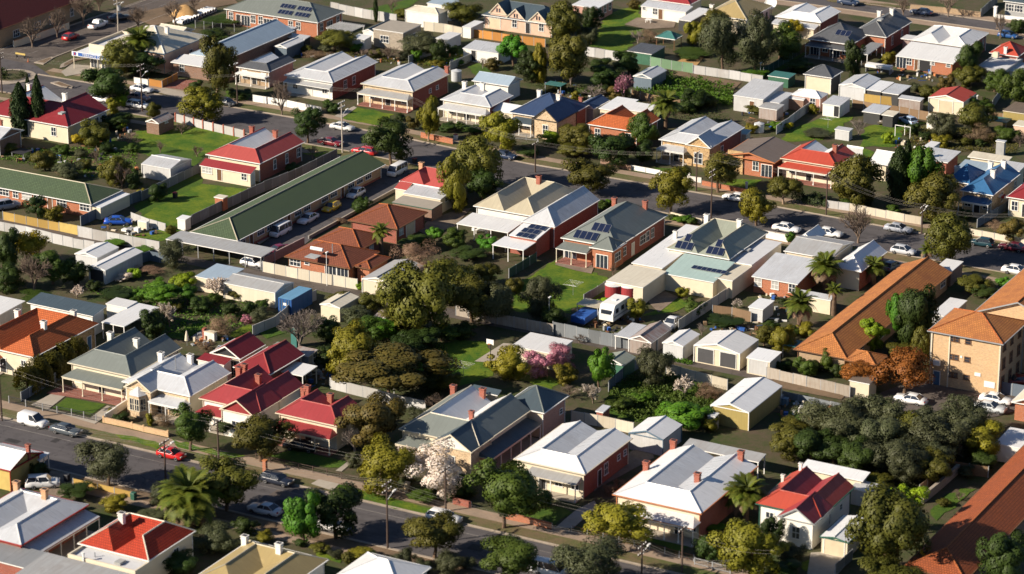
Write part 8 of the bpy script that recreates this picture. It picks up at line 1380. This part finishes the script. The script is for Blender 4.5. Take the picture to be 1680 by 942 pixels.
boxthing('swing_frame', 'white tubular frame on the right lawn', 'frame', d, 880, 900, [('post', 't_white', -1.5, -.05, 0, -1.4, .05, 2.1), ('post', 't_white', 1.4, -.05, 0, 1.5, .05, 2.1), ('rail', 't_white', -1.5, -.05, 2.1, 1.5, .05, 2.2), ('post', 't_white', -.05, .95, 0, .05, 1.05, 2.1)]); boxthing('white_awning', 'long white fabric awning beside the iron trellis', 'awning', d, 725, 475, [('cloth', 't_white', -2.6, -.8, 1.0, 2.6, .8, 1.6), ('frame', 't_grey', -2.5, -.7, 0, -2.4, .7, 1.0), ('frame', 't_grey', 2.4, -.7, 0, 2.5, .7, 1.0)]); boxthing('garden_table', 'patio table with chairs behind the cream rear wall cottage', 'table', c, 895, 150, [('top', 't_white', -.7, -.5, .7, .7, .5, .76), ('leg', 't_white', -.6, -.4, 0, -.5, -.3, .7), ('leg', 't_white', .5, -.4, 0, .6, -.3, .7), ('leg', 't_white', .5, .3, 0, .6, .4, .7), ('leg', 't_white', -.6, .3, 0, -.5, .4, .7)])
boxthing('trampoline', 'dark round trampoline in the untidy back yard', 'trampoline', e, 145, 75, [('mat', 't_dark', -1.4, -1.4, .7, 1.4, 1.4, .78), ('leg', 't_grey', -1.3, -1.3, 0, -1.2, -1.2, .7), ('leg', 't_grey', 1.2, -1.3, 0, 1.3, -1.2, .7)]); boxthing('patio_setting', 'white outdoor furniture under the translucent patio roof', 'table', f, 1470, 590, [('top', 't_white', -.8, -.5, .7, .8, .5, .76), ('leg', 't_white', -.7, -.4, 0, -.6, -.3, .7), ('leg', 't_white', .6, .3, 0, .7, .4, .7), ('chair', 't_white', -1.5, -.3, .4, -1.0, .3, .9), ('chair', 't_white', 1.0, -.3, .4, 1.5, .3, .9)]); boxthing('striped_awning', 'red and white striped canvas awning on the maroon roofed house', 'awning', j_, 1625, 440, [('stripe', 't_red' if i % 2 else 't_white', -3+i*.55, -1.0, 2.2, -3+i*.55+.54, .3, 2.5) for i in range(11)])
boxthing('rubbish_bags', 'scatter of blue and white drums in the rubbish yard', 'drums', k3, 270, 850, [('drum', 't_blue', -.4, -.4, 0, .2, .2, .9), ('drum', 't_white', -1.8, .2, 0, -1.1, .9, 1.0), ('drum', 't_blue', 1.1, -.9, 0, 1.6, -.4, .9), ('board', 't_grey', -.6, 1.0, 0, 1.5, 1.4, .3)]); boxthing('air_conditioner', 'grey machinery units beside the olive shed', 'machinery', k3, 90, 770, [('unit', 't_grey', -.9, -.5, 0, 0, .5, 1.3), ('unit', 't_bluegrey', .1, -.4, 0, .9, .5, 1.0)])
p = g(d, 20, 130); ds = thing('satellite_dish', 'large white satellite dish beside the white hipped cottage', 'satellite dish', p); part('mast', MB().tube((0, 0, 0), (0, 0, 3.2), .06), 't_grey', ds); b_ = MB(); b_.lathe([(.05, 0), (.7, .12), (1.2, .4), (1.35, .6), (1.3, .62), (1.1, .45), (.1, .1)], 18)
b_.v = [tuple(Matrix.Rotation(radians(55), 3, 'X') @ Vector(v)) for v in b_.v]; b_.v = [(v[0], v[1], v[2]+3.3) for v in b_.v]; part('dish', b_, 't_white', ds)

for lab, t, pts, n_ in (('scraps and boards lying about the untidy yards behind the left units', e, [(0, 40), (400, 0), (900, 40), (900, 200), (500, 220), (0, 120)], 70), ('odds and ends around the blue sedan yard', e, [(640, 560), (760, 470), (900, 480), (1050, 590), (880, 610)], 30), ('junk strewn in the yard beside the olive shed', k3, [(20, 780), (150, 740), (450, 800), (420, 880), (100, 900)], 50), ('pots and boards in the caravan yard', k2, [(380, 240), (560, 170), (900, 230), (1080, 250), (900, 330), (600, 330)], 45), ('garden clutter behind the charcoal and white villas', d, [(640, 470), (1000, 400), (1200, 500), (1100, 560), (800, 520)], 60), ('clutter about the workshop yards', ZF, [(150, 420), (500, 450), (640, 480), (480, 640), (250, 600)], 45), ('clutter in the far right orchard', ZH, [(400, 420), (700, 380), (900, 480), (700, 560), (420, 500)], 40), ('litter behind the crimson villas', ZB, [(880, 400), (1200, 380), (1260, 540), (1100, 640), (1000, 520)], 40), ('pots on the patios of the middle gardens', k0, [(1230, 380), (1350, 290), (1480, 340), (1560, 400), (1330, 420)], 40), ('odds and ends behind the row of lane garages', k2, [(1240, 260), (1420, 170), (1640, 210), (1600, 330), (1300, 300)], 45), ('odds and ends in the yards beside the palms', k3, [(-60, 60), (120, 0), (200, 160), (100, 300), (-60, 260)], 40), ('litter along the back fences of the top row', b, [(250, 370), (600, 340), (1000, 400), (1350, 350), (1300, 450), (800, 420)], 50), ('pots and boards behind the orange tiled villa', c, [(120, 540), (350, 520), (700, 650), (600, 690), (250, 620)], 35), ('garden clutter by the dark red tiled villa', a, [(480, 880), (760, 780), (880, 800), (860, 900), (600, 960)], 40)): clutter(lab, t, pts, n_)
